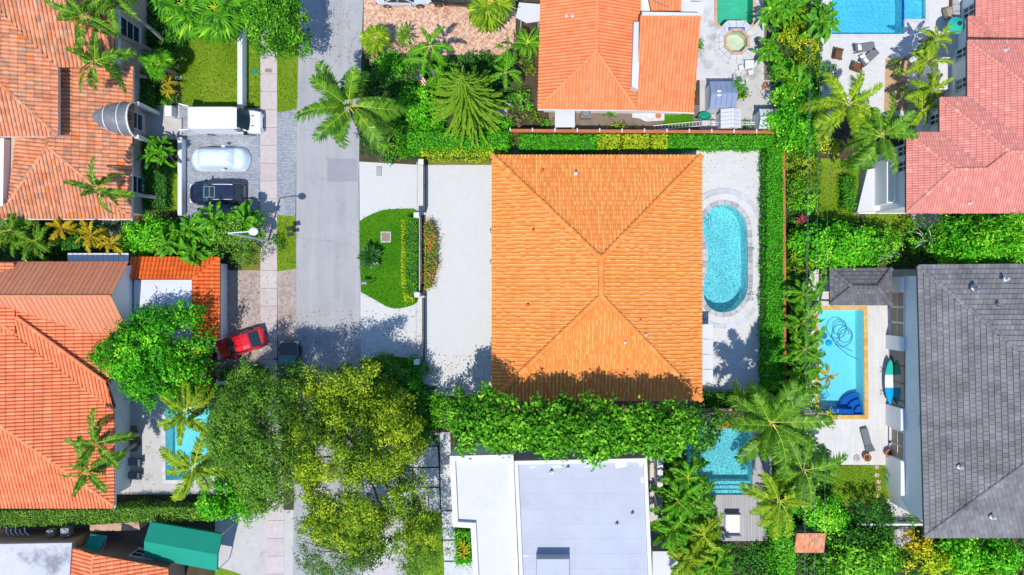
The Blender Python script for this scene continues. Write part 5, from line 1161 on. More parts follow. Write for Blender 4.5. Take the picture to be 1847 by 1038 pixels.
# balcony block and terrace
a, b = P(1688, 106, 3.2), P(1726, 161, 3.2); MB().prism([(a.x, b.y), (b.x + .8, b.y), (b.x + .8, a.y), (a.x, a.y)], 0, 3.15).build('porch_block', M['plaster'], h)
MB().prism([(a.x + .1, b.y + .1), (b.x + .8, b.y + .1), (b.x + .8, a.y - .1), (a.x + .1, a.y - .1)], 3.15, 3.2).build('terrace_floor', M['deck_white'], h)
for q in ((a.x + .05, (a.y + b.y) / 2, .1, a.y - b.y), ((a.x + b.x) / 2 + .3, a.y - .05, b.x - a.x + .8, .1)): MB().box((q[0], q[1], 3.35), (q[2], q[3], .4)).build('parapet', M['trim'], h)
a, b = P(1602, 318, 3.2), P(1640, 366, 3.2)
MB().prism([(a.x, b.y), (b.x + 1.2, b.y), (b.x + 1.2, a.y + 1.5), (a.x, a.y + 1.5)], 0, 3.0).build('terrace_block', M['plaster'], h)
MB().prism([(a.x + .12, b.y + .12), (b.x + 1.2, b.y + .12), (b.x + 1.2, a.y + 1.4), (a.x + .12, a.y + 1.4)], 3.0, 3.06).build('terrace_floor', M['deck_white'], h)
rl = MB(); rl.box((a.x + .08, (a.y + b.y) / 2 + .7, 4.05), (.07, a.y - b.y + 1.5, .07)); rl.box(((a.x + b.x) / 2 + .6, b.y + .08, 4.05), (b.x - a.x + 1.2, .066, .066))
n_ = 26
for k in range(n_): rl.box((a.x + .08, b.y + .08 + (a.y - b.y + 1.3) * k / n_, 3.52), (.035, .035, 1.0))
for k in range(14): rl.box((a.x + .1 + (b.x - a.x) * k / 14, b.y + .08, 3.52), (.035, .035, 1.0))
rl.build('balcony_railing', M['metal_white'], h)
a, b = P(1546, 306, 1.0), P(1607, 379, 1.0); MB().prism([(a.x, b.y - .2), (b.x, b.y), (b.x, a.y + .3), (a.x + .9, a.y)], 0, 1.0).build('lower_terrace', M['membrane_white'], h)
a, b = P(1548, 380, .3), P(1636, 386, .3); MB().prism([(a.x, b.y), (b.x, b.y), (b.x, a.y + .4), (a.x, a.y + .2)], 0, .35).build('terrace_step', M['trim'], h)
a, b = P(1668, 112, .9), P(1740, 73, .9)
# --- east neighbour, grey flat tile
h = house('house', 'two level white house with a broad grey flat tile roof', 1760, 720)
r = Roof(h, M['tile_grey'], M['soffit_grey'], 0.36, 0.42, kind='flat', h=0.07, lip=0.1, seed=23)
for nm, pts, e0, e1 in (('w', [(1655, 480), (1900, 684), (1900, 800), (1668, 968)], (1655, 480), (1668, 968)), ('n', [(1655, 479), (1900, 477), (1900, 684)], (1655, 479), (1900, 477)), ('s', [(1668, 969), (1900, 800), (1900, 969)], (1668, 969), (1900, 969))):
    pts, e = plane_face(pts, e0, e1, 6.0, .34); R_['q' + nm] = pts; r.face(pts, e)
r.ridge(R_['qw'][0], R_['qw'][1], .16, .4, .03); r.ridge(R_['qw'][3], R_['qw'][2], .16, .4, .03); gro = r.finish()
for px, py in ((1767, 520), (1805, 550)): pipe_vent(gro, px, py, 7.0, M['steel'], .16, .6)
for px, py in ((1820, 504), (1736, 845), (1806, 830), (1795, 936)): pipe_vent(gro, px, py, 7.0, M['lamp_clear'], .1, .35)
wx = P(1660, 0, 6.0).x + .75; ws, wn = P(0, 962, 6).y + .7, P(0, 486, 6).y - .5
walls(h, [(wx, ws), (60, ws), (60, wn), (wx, wn)], 0, 5.8, M['plaster'])
for pa, pb in ((500, 526), (608, 634), (738, 778), (832, 895)): ya, yb = P(0, pa, 2.6).y, P(0, pb, 2.6).y; MB().cbox((wx - .18, (ya + yb) / 2, 1.3), (.36, ya - yb, 2.6), .12).build('wall_pier', M['plaster'], h)
for py in (540, 568, 596): window(h, (wx, P(0, py + 13, 1.5).y), (wx, P(0, py - 13, 1.5).y), .4, 2.4, (-1, 0), 1, 2, glass_m=M['tan_fabric'])
for py in (790, 815): window(h, (wx, P(0, py + 13, 1.5).y), (wx, P(0, py - 13, 1.5).y), .4, 2.4, (-1, 0), 1, 2, glass_m=M['tan_fabric'])
dk = MB().box((wx - .02, P(0, 690, 1.4).y, 1.35), (.08, 6.1, 2.3)).build('sliding_door', M['glass'], h)
for k in range(5): MB().box((wx - .07, P(0, 690, 1.4).y - 3.0 + 1.5 * k, 1.35), (.06, .08, 2.3)).build('door_frame', M['metal_dark'], dk)
for py in (520, 618, 752, 850): p = P(0, py, 2.2); MB().lathe((wx - .12, p.y, 2.1), [(.1, 0), (.12, .25), (.05, .3)], 10).build('wall_lamp', M['metal_dark'], h)
for py in (668, 760): p = P(0, py, 5); MB().box((wx - .12, p.y, 4.9), (.2, .9, .25)).build('upper_ledge', M['flat_grey'], h)
# gazebo
gz = thing('gazebo', 'small open gazebo with a charcoal tile hip roof', 'gazebo', P(1553, 515))
r = Roof(gz, M['tile_charcoal'], M['soffit_grey'], 0.3, 0.36, kind='flat', h=0.06, lip=0.08, seed=29)
a, b = P(1497, 550, 2.8), P(1607, 485, 2.8)
for p, q in hip(r, a.x, a.y, b.x, b.y, 2.8, .5): r.ridge(p, q, .19, .36, .05)
r.finish()
for qx in (a.x + .35, b.x - .35):
    for qy in (a.y + .35, b.y - .35): MB().box((qx, qy, 1.35), (.16, .16, 2.7)).build('post', M['wood'], gz)
# --- south neighbour, white modern house with flat roofs
h = house('house', 'modern white house with two flat roof levels', 995, 930)
def flat_block(pxs, z, par, mroof, nm, wall_m, pw_=.42, ph=.35):
    g = [tuple(p[:2]) for p in PL(pxs, z)]; gi = offset(g, -pw_); n = len(g)
    MB().prism(g, 0, z - ph - .05).build('wall', wall_m, h); o = MB().prism(gi, z - ph - .05, z - ph).build(nm, mroof, h)
    for i in range(n):
        j = (i + 1) % n; MB().prism([g[i], g[j], gi[j], gi[i]], z - ph - .05, z).build('parapet', M['trim'], h)
    return g
flat_block([(811, 823), (926, 820), (937, 1080), (856, 1080), (849, 953), (817, 951)], 5.6, h, M['membrane_white'], 'west_flat_roof', M['plaster'])
ge = flat_block([(927.5, 832), (1167, 827), (1178, 1080), (938.5, 1080)], 5.3, h, M['membrane'], 'east_flat_roof', M['plaster_grey'], .3, .3)
fl = [o for o in bpy.data.objects if o.name.startswith('east_flat_roof')][0]
ya, yb = P(0, 838, 5).y, P(0, 1080, 5).y; xl, xr = P(934, 0, 5).x, P(1168, 0, 5).x; ny = 7
for q_, sz in (((1120, 838), (.9, .5)), ((1158, 836), (.5, .5)), ((1160, 866), (.35, .5)), ((1005, 842), (.8, .25)), ((960, 843), (.5, .15)), ((1060, 842), (.7, .12)), ((948, 1003), (.5, .2))): pp_ = P(*q_, 5); MB().box((pp_.x, pp_.y, 5.004), (sz[0], sz[1], .01), .15).build('roof_patch', M['metal_grey'] if sz[1] > .4 else M['flat_grey'], fl)
for k in range(1, 9):
    yy = ya - (ya - yb) * k / 9; MB().box(((xl + xr) / 2 + .15 * k / 9, yy, 5.003), (xr - xl - .5, .05, .008)).build('roof_seam', M['membrane'], fl)
a, b = P(968, 1010, 6.3), P(1027, 1080, 6.3); MB().prism([(a.x, b.y), (b.x, b.y), (b.x, a.y), (a.x, a.y)], 4.9, 6.2).build('roof_hatch', M['membrane'], h)
for q in (978, 1004): p = P(q, 1010, 5.6); MB().box((p.x + .3, p.y + .0, 5.6), (.65, .12, .2)).build('hatch_vent', M['metal_dark'], h)
for px, py in ((995, 853), (1142, 929), (1025, 846), (1114, 948)): pipe_vent(fl, px, py, 5.0, M['metal_grey'], .1, .4)
a, b = P(1177, 995, 3.0), P(1240, 1080, 3.0); MB().prism([(a.x, b.y), (b.x, b.y), (b.x, a.y), (a.x, a.y)], 0, 3.0).build('annex_roof', M['membrane_white'], h)
a, b = P(838, 812, 2.6), P(930, 835, 2.6); MB().prism([(a.x, b.y), (b.x, b.y), (b.x, a.y), (a.x, a.y)], 0, 2.6).build('entry_block', M['plaster_grey'], h)
# white slab paving of this house
pv = thing('paving', 'x', 'x', P(770, 860)); del pv['label']; del pv['category']; pv['kind'] = 'structure'
for q in ([(727, 806), (789, 806), (791, 842), (727, 842)], [(727, 844.5), (743, 844.5), (743, 925), (727, 925)], [(745.5, 844.5), (791, 844.5), (792, 878), (745.5, 878)], [(747, 880.5), (792, 880.5), (794, 925), (747, 925)], [(793, 780), (812, 780), (815, 920), (796, 920)],
          [(797, 922.5), (820, 922.5), (820, 973), (799, 973)], [(799, 975.5), (853, 975.5), (853, 1011), (801, 1011)], [(801, 1013.5), (856, 1013.5), (858, 1060), (802, 1060)], [(727, 776), (791, 776), (791, 803), (727, 803)]):
    MB().prism([p[:2] for p in PL(q)], -.05, .05).build('slab', M['white_slab'], pv)
pw = thing('parapet_wall', 'narrow white wall between the flat roofed house and palms', 'wall', P(1190, 865)); a, b = P(1186, 815, 1.6), P(1195, 930, 1.6)
MB().cbox(((a.x + b.x) / 2, (a.y + b.y) / 2, .8), (b.x - a.x, a.y - b.y, 1.6), .03).build('wall', M['plaster'], pw); MB().cbox(((a.x + b.x) / 2, (a.y + b.y) / 2, 1.64), (b.x - a.x + .06, a.y - b.y + .06, .08), .02).build('wall_cap', M['trim'], pw)
# ================================================================== WALLS AND FENCES
fw = thing('garden_wall', 'long terracotta boundary wall north of the orange roofed house', 'wall', P(1160, 238))
a, b = P(920, 236, 1.7), P(1404, 239, 1.7); d = b - a; ang = math.atan2(d.y, d.x); mb = MB(); mb.box(((a.x + b.x) / 2, (a.y + b.y) / 2, .85), (d.length, .18, 1.7), ang); mb.build('wall', M['wall_terra'], fw)
MB().box(((a.x + b.x) / 2, (a.y + b.y) / 2, 1.73), (d.length + .05, .26, .07), ang).build('wall_cap', M['wall_terra'], fw)
for k in range(13):
    p = a.lerp(b, k / 12); MB().box((p.x, p.y + .06, 1.8), (.1, .3, .1), ang).build('wall_bracket', M['trim'], fw)
fw = thing('garden_wall', 'terracotta boundary wall along the hedge by the oval pool', 'wall', P(1410, 480))
a, b = P(1413, 240, 1.7), P(1416, 735, 1.7); d = b - a; ang = math.atan2(d.y, d.x); MB().box(((a.x + b.x) / 2, (a.y + b.y) / 2, .85), (d.length, .18, 1.7), ang).build('wall', M['wall_terra'], fw)
MB().box(((a.x + b.x) / 2, (a.y + b.y) / 2, 1.73), (d.length + .05, .24, .07), ang).build('wall_cap', M['wall_terra'], fw)
fw = thing('garden_wall', 'brown boundary wall behind the tall tree hedge', 'wall', P(1150, 745))
a, b = P(895, 738, 1.5), P(1410, 741, 1.5); MB().box(((a.x + b.x) / 2, (a.y + b.y) / 2, .75), (b.x - a.x, .16, 1.5)).build('wall', M['wall_terra'], fw)
MB().box(((a.x + b.x) / 2, (a.y + b.y) / 2, 1.53), (b.x - a.x + .05, .22, .06)).build('wall_cap', M['stone_tan'], fw)
fw = thing('garden_wall', 'beige wall end topped flat beside the clipped hedge', 'wall', P(205, 950)); g = PL([(163, 948), (250, 942), (252, 955), (165, 958)], 1.6)
MB().prism([p[:2] for p in g], 0, 1.6).build('wall', M['plaster_beige'], fw); MB().prism(offset([tuple(p[:2]) for p in g], .05), 1.6, 1.68).build('wall_cap', M['stone_tan'], fw)
fw = thing('garden_wall', 'white wall with brown bed by the dark oak', 'wall', P(395, 690)); a, b = P(390, 688, 1.3), P(413, 694, 1.3)
MB().box(((a.x + b.x) / 2, (a.y + b.y) / 2, .65), (b.x - a.x, .22, 1.3)).build('wall', M['plaster'], fw); MB().box(((a.x + b.x) / 2, (a.y + b.y) / 2, 1.33), (b.x - a.x + .06, .3, .06)).build('wall_cap', M['trim'], fw)
fw = thing('garden_wall', 'low white wall at the foot of the grey roofed house', 'wall', P(1635, 930)); a, b = P(1545, 945, .8), P(1668, 948, .8)
MB().box(((a.x + b.x) / 2, (a.y + b.y) / 2, .4), (b.x - a.x, .12, .8)).build('wall', M['flat_grey'], fw); MB().box(((a.x + b.x) / 2, (a.y + b.y) / 2, .82), (b.x - a.x + .04, .16, .05)).build('wall_cap', M['trim'], fw)
# gate posts, sliding gates and low fence of the main house
for (px, py), lab in zip(((759, 292), (751, 388), (752, 532), (751, 654)), ('white gate pillar beside the yellow hedge', 'white gate pillar at the top corner of the lawn island', 'white gate pillar at the bottom corner of the lawn island', 'white gate pillar at the shaded lower lawn')):
    p = P(px, py, 1.8); t = thing('gate_pillar', lab, 'pillar', (p.x, p.y, 0), 'white gate pillars'); MB().box((p.x, p.y, .85), (.34, .34, 1.7)).build('shaft', M['plaster'], t); MB().cbox((p.x, p.y, 1.76), (.46, .46, .12), .03).build('cap', M['trim'], t)
def gate(px, ya, yb, lab):
    a, b = P(px, ya), P(px, yb); t = thing('sliding_gate', lab, 'gate', ((a.x + b.x) / 2, (a.y + b.y) / 2, 0)); L = a.y - b.y; yc = (a.y + b.y) / 2
    f = MB()
    for z in (.18, .75, 1.55): f.box((a.x, yc, z), (.07 if z != .75 else .066, L, .07))
    for yy in (a.y, yc, b.y): f.box((a.x, yy, .86), (.08, .08, 1.45))
    f.build('gate_frame', M['metal_dark'], t); n = int(L / .13)
    for k in range(n): MB().box((a.x, b.y + L * (k + .5) / n, .86), (.028, .028, 1.34)).build('bar', M['metal_dark'], t)
    MB().box((a.x - .75, yc, .03), (.1, L + .4, .06)).build('track', M['concrete'], t)
gate(768, 297, 384, 'black barred sliding gate across the upper driveway'); gate(766, 538, 650, 'black barred sliding gate across the lower driveway')
fn = thing('metal_fence', 'dark metal fence behind the hedge on the lawn island', 'fence', P(761, 460)); a, b = P(760.5, 392), P(760.5, 530); L = a.y - b.y; yc = (a.y + b.y) / 2
MB().box((a.x, yc, 1.4), (.09, L, .06)).box((a.x, yc, .25), (.06, L, .05)).build('rail', M['metal_grey'], fn)
for k in range(48): MB().box((a.x, b.y + L * (k + .5) / 48, .72), (.026, .026, 1.4)).build('bar', M['metal_dark'], fn)
sheet('planting_bed', [(756, 388), (768, 388), (768, 534), (756, 534)], 0.066, M['soil'])
sheet('driveway', [(655, 800), (735, 800), (735, 1060), (655, 1060)], 0.02, M['concrete'])
# ================================================================== VEHICLES
M['car_maroon'] = std('dark_red_car_paint', (0.3, 0.006, 0.012), 0.25, 0.04, coat=1.0)
van, addv = car(416, 222, 0, 5.75, 2.02, 2.55, M['van_white'], 'long white cargo van with its rear doors open', 'cargo_van', 'van', style='van')
hl, hw = 2.875, 1.01
for sg in (-1, 1):
    a = Vector((-hl * .985, sg * hw * .97, 0)); a2 = a + Vector((-.85, sg * .22 if sg > 0 else sg * .05, 0)); mb = MB(); n_ = (a2 - a).normalized(); s_ = Vector((-n_.y, n_.x, 0)) * .04
    mb.mesh([a - s_ + Vector((0, 0, .5)), a + s_ + Vector((0, 0, .5)), a2 + s_ + Vector((0, 0, .5)), a2 - s_ + Vector((0, 0, .5)), a - s_ + Vector((0, 0, 2.35)), a + s_ + Vector((0, 0, 2.35)), a2 + s_ + Vector((0, 0, 2.35)), a2 - s_ + Vector((0, 0, 2.35))], [(0, 1, 5, 4), (1, 2, 6, 5), (2, 3, 7, 6), (3, 0, 4, 7), (4, 5, 6, 7), (3, 2, 1, 0)])
    addv(mb, 'rear_door', M['van_white'])
rb = MB()
for k in range(7): rb.box((-1.0, -.6 + .2 * k, 2.552), (3.1, .03, .01))
addv(rb, 'roof_rib', M['van_white'])
car(393, 350, 180, 4.75, 1.92, 1.72, M['car_navy'], 'dark navy SUV with sunroof parked on grey pavers', 'parked_car', 'car', style='suv', sunroof=(-.25, .7))
car(434, 620, 198, 4.5, 1.84, 1.46, M['car_red'], 'bright red car parked askew on the brown driveway', 'parked_car', 'car', style='hatch')
car(523, 662, 90, 4.6, 1.85, 1.6, M['car_black'], 'black car parked at the road edge in oak shade', 'parked_car', 'car', style='suv')
car(367, 662, 88, 4.0, 1.75, 1.45, M['car_maroon'], 'dark red car tucked under the broad green tree', 'parked_car', 'car', style='sedan')
car(727, -8, 0, 4.7, 1.86, 1.45, M['car_silver'], 'silver sedan at the top edge on brick paving', 'parked_car', 'car', style='sedan')
car(822, -8, 176, 4.7, 1.9, 1.7, M['car_black'], 'black SUV behind the silver sedan on brick paving', 'parked_car', 'car', style='suv')
car(545, 825, 90, 4.5, 1.82, 1.45, M['car_navy'], 'blue car glimpsed beneath the yellow green oak', 'parked_car', 'car', style='sedan')
# covered car: draped cloth with folds
cc = P(394, 286, .7); t = thing('covered_car', 'car under a pale silver blue fabric cover', 'car', (cc.x, cc.y, 0)); rng = np.random.default_rng(5)
secs = []; NX, NY = 40, 26
def covz(u, v):
    body = .9 * (1 - abs(u) ** 7) ** .4; cab = .62 * max(0, 1 - (abs((u + .06) / .64)) ** 3.2) ** .7
    prof = (1 - abs(v) ** 5) ** .45; pr2 = max(0, 1 - (abs(v) / .86) ** 3.2) ** .6
    return body * prof + cab * pr2
vs = []; fs = []
for i in range(NX + 1):
    u = -1 + 2 * i / NX
    for j in range(NY + 1):
        v = -1 + 2 * j / NY; taper = 1 - .42 * max(0, -u - .5) ** 1.5 - .3 * max(0, u - .7) ** 1.4; z = covz(u, v)
        z += (.015 * math.sin(11 * u + 7 * v) + .012 * math.sin(19 * v - 13 * u + 1) + .02 * math.sin(5 * u + 23 * v) * (abs(v) > .6) + .03 * math.exp(-((u - .52) / .1) ** 2) * math.sin(17 * v + 30 * u)) * min(1, z)
        zz = max(.12, z * .96 + .02); flare = 1 + .05 * (1 - min(1, z / .5))
        vs.append((cc.x + 2.5 * u * flare * (1 - .17 * v * v * abs(u) ** 3), cc.y + 1.02 * v * taper * flare, zz))
for i in range(NX):
    for j in range(NY): fs.append((i * (NY + 1) + j, (i + 1) * (NY + 1) + j, (i + 1) * (NY + 1) + j + 1, i * (NY + 1) + j + 1))
MB().mesh(vs, fs).build('fabric_cover', M['cover'], t, smooth=True)
for sg in (-1, 1): MB().lathe((cc.x + .55, cc.y + sg * 1.02, .98), [(.17, 0), (.15, .1), (.06, .16)], 10, sx=1.2, sy=.7).build('mirror_bulge', M['cover'], t, smooth=True)
for sx in (-1.4, 1.45):
    for sg in (-1, 1): MB().tube([(cc.x + sx, cc.y + sg * .7, .33), (cc.x + sx, cc.y + sg * .86, .33)], .33, 14).build('wheel', M['rubber'], t)
# ================================================================== STREET FURNITURE
p = P(412, 421, 8.8); b = P(484, 435); t = thing('street_lamp', 'white street lamp with arm reaching over the sidewalk', 'street lamp', b)
MB().tube([b, (p.x * .5 + b.x * .5, p.y * .5 + b.y * .5, 4.4), p] if False else [(p.x, p.y, 0), (p.x, p.y, 4.4), p], [.1, .085, .06], 8).build('pole', M['metal_white'], t)
hd = P(457, 418, 8.9); MB().tube([p, p.lerp(hd, .5) + Vector((0, 0, .2)), hd], .045, 6).build('arm', M['metal_white'], t); MB().lathe((hd.x, hd.y, hd.z - .12), [(.12, 0), (.3, .08), (.28, .16), (.12, .24)], 14, sx=1.25).build('lamp_head', M['metal_white'], t)
ORG_b = b
p = P(521, 412, 1.5); b = P(510, 441); t = thing('mailbox', 'black mailbox on a post on the verge by the road', 'mailbox', (p.x, p.y, 0))
MB().box((p.x, p.y, .62), (.09, .09, 1.24)).build('post', M['metal_dark'], t); MB().cbox((p.x + .08, p.y, 1.36), (.62, .34, .26), .1, .2).build('box', M['metal_dark'], t); MB().cbox((p.x + .02, p.y - .5, 1.12), (.6, .3, .1), .02, .1).build('paper_tray', M['metal_dark'], t)
p = P(658, 511, 1.2); t = thing('mailbox', 'grey mailbox on a bent post on the lawn island', 'mailbox', (p.x, p.y, .06))
MB().tube([(p.x + .7, p.y + .25, .06), (p.x + .7, p.y + .22, .7), (p.x + .35, p.y, 1.02), (p.x, p.y, 1.05)], .04, 6).build('post', M['metal_dark'], t); MB().cbox((p.x - .05, p.y, 1.2), (.55, .26, .24), .09).build('box', M['metal_grey'], t)
def cover(px, py, sx, sy, m, lab, name='utility_cover', rz=0, z=.05, rim=None):
    p = P(px, py); t = thing(name, lab, 'cover', (p.x, p.y, z)); MB().box((p.x, p.y, z), (sx, sy, .03), rz).build('frame', M[rim or 'concrete'], t); l = MB(); l.cbox((p.x, p.y, z + .025), (sx * .82, sy * .78, .03), .01, rz)
    for k in range(4): l.box((p.x - sx * .24 + sx * .16 * k, p.y, z + .045), (.03, sy * .5, .015), rz)
    l.build('lid', M[m], t)
cover(484.5, 128, .7, .42, 'plaster_brown', 'brown utility lid set in the upper sidewalk', z=.055)
cover(459, 129, .5, .4, 'green_plastic', 'green utility lid on the grass by the sidewalk', z=.03, rim='green_plastic')
cover(484, 600, .66, .46, 'metal_grey', 'grey meter lid set in the lower sidewalk', z=.055)
cover(696, 428, .9, .95, 'plaster_brown', 'square drain cover with pale frame in the lawn island', z=.08, rim='white_slab')
cover(684, 309, .48, .85, 'plaster_grey', 'grey grate on white pavers near the palm', z=.035, rim='metal_grey')
# bins and odds on the red garage drive
p = P(399, 599, .9); t = thing('utility_box', 'pale grey utility box beside the red garage', 'box', (p.x, p.y, 0)); MB().cbox((p.x, p.y, .45), (.5, .5, .9), .04).build('body', M['flat_grey'], t); MB().cbox((p.x, p.y, .93), (.56, .56, .06), .02).build('lid', M['metal_white'], t)
# power line: pole with can, four wires
p = P(1464, 747, 9.0); t = thing('utility_pole', 'utility pole with a grey transformer can among palms', 'pole', (p.x, p.y, 0))
MB().tube([(p.x, p.y, -.2), (p.x, p.y, 10)], [.17, .11], 8).build('pole', M['wood'], t); MB().lathe((p.x - .35, p.y, 8.1), [(.28, 0), (.3, .1), (.3, .9), (.22, 1.0), (.05, 1.05)], 14).build('transformer', M['metal_grey'], t); MB().box((p.x, p.y + .15, 9.7), (1.7, .1, .12)).build('crossarm', M['wood'], t)
for k, (dx, z, lab) in enumerate(((-.75, 9.8, 'westernmost overhead wire above the palm strip'), (-.1, 10.05, 'overhead wire running over the top of the pole'), (.75, 9.8, 'easternmost overhead wire above the palm strip'), (.25, 7.6, 'lower overhead wire under the transformer can'))):
    pts = []
    for j in range(25):
        f = j / 24; yy = 60 - 120 * f; sag = .5 * math.sin(math.pi * (f * 3 % 1)); pts.append((p.x + dx + .012 * (yy - p.y), yy, z - sag * .5))
    o = MB().tube(pts, .0065, 4).build('power_line', M['metal_grey']); tag(o, lab, 'cable', 'overhead wires')
# ================================================================== YARD OBJECTS
# loungers etc. north-east pool
lounger(1558, 86, 189, 'dark grey sun lounger nearest the blue pool edge', 'grey_fabric', 'white_fabric', 1.95, .72, group='grey loungers by the blue pool')
lounger(1567, 104, 222, 'dark grey sun lounger angled beside the blue side table', 'grey_fabric', 'white_fabric', 1.95, .72, group='grey loungers by the blue pool')
p = P(1557, 103, .5); t = thing('side_table', 'pale blue side table between the grey loungers', 'table', (p.x, p.y, 0)); MB().cbox((p.x, p.y, .48), (.45, .42, .05), .01, .4).build('top', M['pool_blue'], t)
for a in range(4): MB().box((p.x + .17 * math.cos(a * 1.57 + .8), p.y + .17 * math.sin(a * 1.57 + .8), .23), (.04, .04, .46)).build('leg', M['metal_white'], t)
def chair(px, py, head, lab, m, m2='metal_dark'):
    c = P(px, py, .4); R = Matrix.Translation((c.x, c.y, 0)) @ Matrix.Rotation(math.radians(head), 4, 'Z'); t = thing('armchair', lab, 'chair', (c.x, c.y, 0))
    def add(mb, nm, mm): mb.v = [tuple(R @ Vector(v)) for v in mb.v]; mb.build(nm, M[mm], t)
    add(MB().cbox((0, 0, .36), (.72, .74, .16), .04), 'seat', m); add(MB().cbox((-.38, 0, .62), (.14, .8, .6), .05), 'backrest', m)
    for sg in (-1, 1): add(MB().cbox((0, sg * .42, .5), (.72, .1, .22), .03), 'arm', m)
    for x in (-.3, .3):
        for y in (-.35, .35): add(MB().box((x, y, .14), (.06, .06, .28)), 'leg', m2)
chair(1512, 98, -10, 'brown wicker armchair in shade near the grey loungers', 'brown_wicker'); chair(1545, 120, 70, 'brown wicker armchair half under a palm frond', 'brown_wicker')
p = P(1727, 45, 2.3); t = thing('parasol', 'round teal parasol beside the pink tiled house', 'parasol', (p.x, p.y, 0)); mb = MB()
for k in range(16):
    a, b = 2 * math.pi * k / 16, 2 * math.pi * (k + 1) / 16; R0, R1 = .74, .16
    mb.face([(p.x + R0 * math.cos(a), p.y + R0 * math.sin(a), 2.15), (p.x + R0 * math.cos(b), p.y + R0 * math.sin(b), 2.15), (p.x + R1 * math.cos(b), p.y + R1 * math.sin(b), 2.6), (p.x + R1 * math.cos(a), p.y + R1 * math.sin(a), 2.6)])
mb.build('canopy', M['teal_fabric'], t); MB().lathe((p.x, p.y, 2.6), [(.2, 0), (.18, .06), (.05, .1)], 12).build('cap', M['metal_dark'], t); MB().tube([(p.x, p.y, 0), (p.x, p.y, 2.6)], .035, 6).build('pole', M['metal_grey'], t)
p = P(1728, 14, .5); t = thing('sofa', 'grey outdoor sofa with cushions beside the teal parasol', 'sofa', (p.x, p.y, 0)); MB().cbox((p.x, p.y, .22), (1.0, 1.9, .4), .04).build('base', M['brown_wicker'], t)
for k in (-1, 0, 1): MB().cbox((p.x - .06, p.y + .6 * k, .47), (.8, .56, .14), .04).build('cushion', M['grey_light_fabric'], t)
MB().cbox((p.x + .45, p.y, .6), (.16, 1.9, .5), .05).build('backrest', M['grey_fabric'], t); MB().cbox((p.x + .15, p.y + .7, .6), (.3, .4, .14), .04).build('pillow', M['white_fabric'], t)
chair(1712, 24, 15, 'tan cushioned armchair facing the grey outdoor sofa', 'tan_fabric')
# east pool yard
p = P(1608, 690, 1.0); t = thing('paddle_board', 'teal white and blue paddle board on low stands', 'paddle board', (p.x, p.y, .6)); n = 20
for nm, y0_, y1_, m in (('nose_panel', .32, 1.0, 'teal_fabric'), ('middle_panel', -.25, .32, 'white_fabric'), ('tail_panel', -1.0, -.25, 'board_blue')):
    M.setdefault('board_blue', std('blue_board', (0.0, 0.32, 0.62), .4, .04)); mb = MB(); rows = []
    for k in range(9):
        v = y0_ + (y1_ - y0_) * k / 8; wv = .42 * max(0.002, 1 - abs(v) ** 2.2) ** .62; yy = p.y + v * 1.95; lift = .1 * v * v; rows.append([(p.x - wv, yy, .72 + lift), (p.x - wv * .7, yy, .8 + lift), (p.x, yy, .82 + lift), (p.x + wv * .7, yy, .8 + lift), (p.x + wv, yy, .72 + lift), (p.x, yy, .68 + lift)])
    loft(mb, rows); mb.build(nm, M[m], t)
for s_ in (-1, 1):
    st = MB()
    for e in (-1, 1): st.tube([(p.x - .5, p.y + s_ * 1.0 + e * .2, 0), (p.x - .25, p.y + s_ * 1.0, .68), (p.x + .25, p.y + s_ * 1.0, .68), (p.x + .5, p.y + s_ * 1.0 + e * .2, 0)], .02, 4)
    st.build('stand', M['metal_dark'], t)
lounger(1564, 794, 285, 'lone grey sun lounger near three round pots', 'grey_fabric', None, 2.1, .62)
pot(1565, 826, .34, .5, 'round terracotta pot touching the lone lounger'); pot(1605, 819, .36, .55, 'terracotta pot near the tan window shades')
p = P(1546, 827, .1); t = thing('wall_clock', 'grey round clock-like dial lying on the deck', 'clock', (p.x, p.y, .03)); MB().lathe((p.x, p.y, .03), [(.3, 0), (.3, .05), (.27, .06)], 20).build('face', M['grey_light_fabric'], t); MB().box((p.x + .07, p.y - .02, .1), (.16, .03, .02), -.4).box((p.x, p.y + .08, .1), (.03, .2, .018)).build('hand', M['metal_dark'], t)
# pool hose: coiled tube with cleaner head
M['hose'] = std('blue_hose', (.02, .16, .32), .5, .1); pts = []; c = P(1517, 604)
for k in range(60): a = k / 60 * 2 * math.pi * 2.6; rr = .78 + .22 * math.sin(a * .4); pts.append((c.x + rr * math.cos(a) * .9 + .01 * k, c.y + rr * math.sin(a) - .003 * k, -.1))
pts += [tuple(P(1508, 622, 0)[:2]) + (-.1,), tuple(P(1530, 640, 0)[:2]) + (-.1,), tuple(P(1549, 649, 0)[:2]) + (-.08,)]; t = thing('pool_hose', 'coiled dark blue hose floating in the rectangular pool', 'hose', (c.x, c.y, -.1)); MB().tube(pts, .035, 5).build('tube', M['hose'], t); q = P(1497, 619); MB().lathe((q.x, q.y, -.25), [(.3, 0), (.26, .12), (.1, .2)], 10).build('cleaner_head', M['board_blue'], t)
for i, (px, py) in enumerate(((1581, 843), (1581, 857), (1584, 869), (1584, 881), (1585, 895), (1590, 906))):
    q = P(px, py); o = MB().lathe((q.x, q.y, 0), [(.2, 0), (.2, .05), (.15, .06)], 7, sx=1.1 + .1 * (i % 2)).build('stepping_stone', M['pink_stone']); tag(o, ['first pink stepping stone next to the deck edge', 'second pink stepping stone from the deck edge', 'third pink stepping stone from the deck edge', 'fourth pink stepping stone in the lawn', 'fifth stepping stone lying in tree shade', 'sixth stepping stone furthest from the deck edge'][i], 'stepping stone', 'stepping stones in the lawn')
# west yard loungers
lounger(239, 834, 0, 'grey lounger, upper one of two by the salmon roof', 'grey_fabric', None, 1.9, .6, .6, 38); lounger(237, 858, 0, 'grey lounger, lower one of two by the salmon roof', 'grey_fabric', None, 1.9, .6, .6, 38)
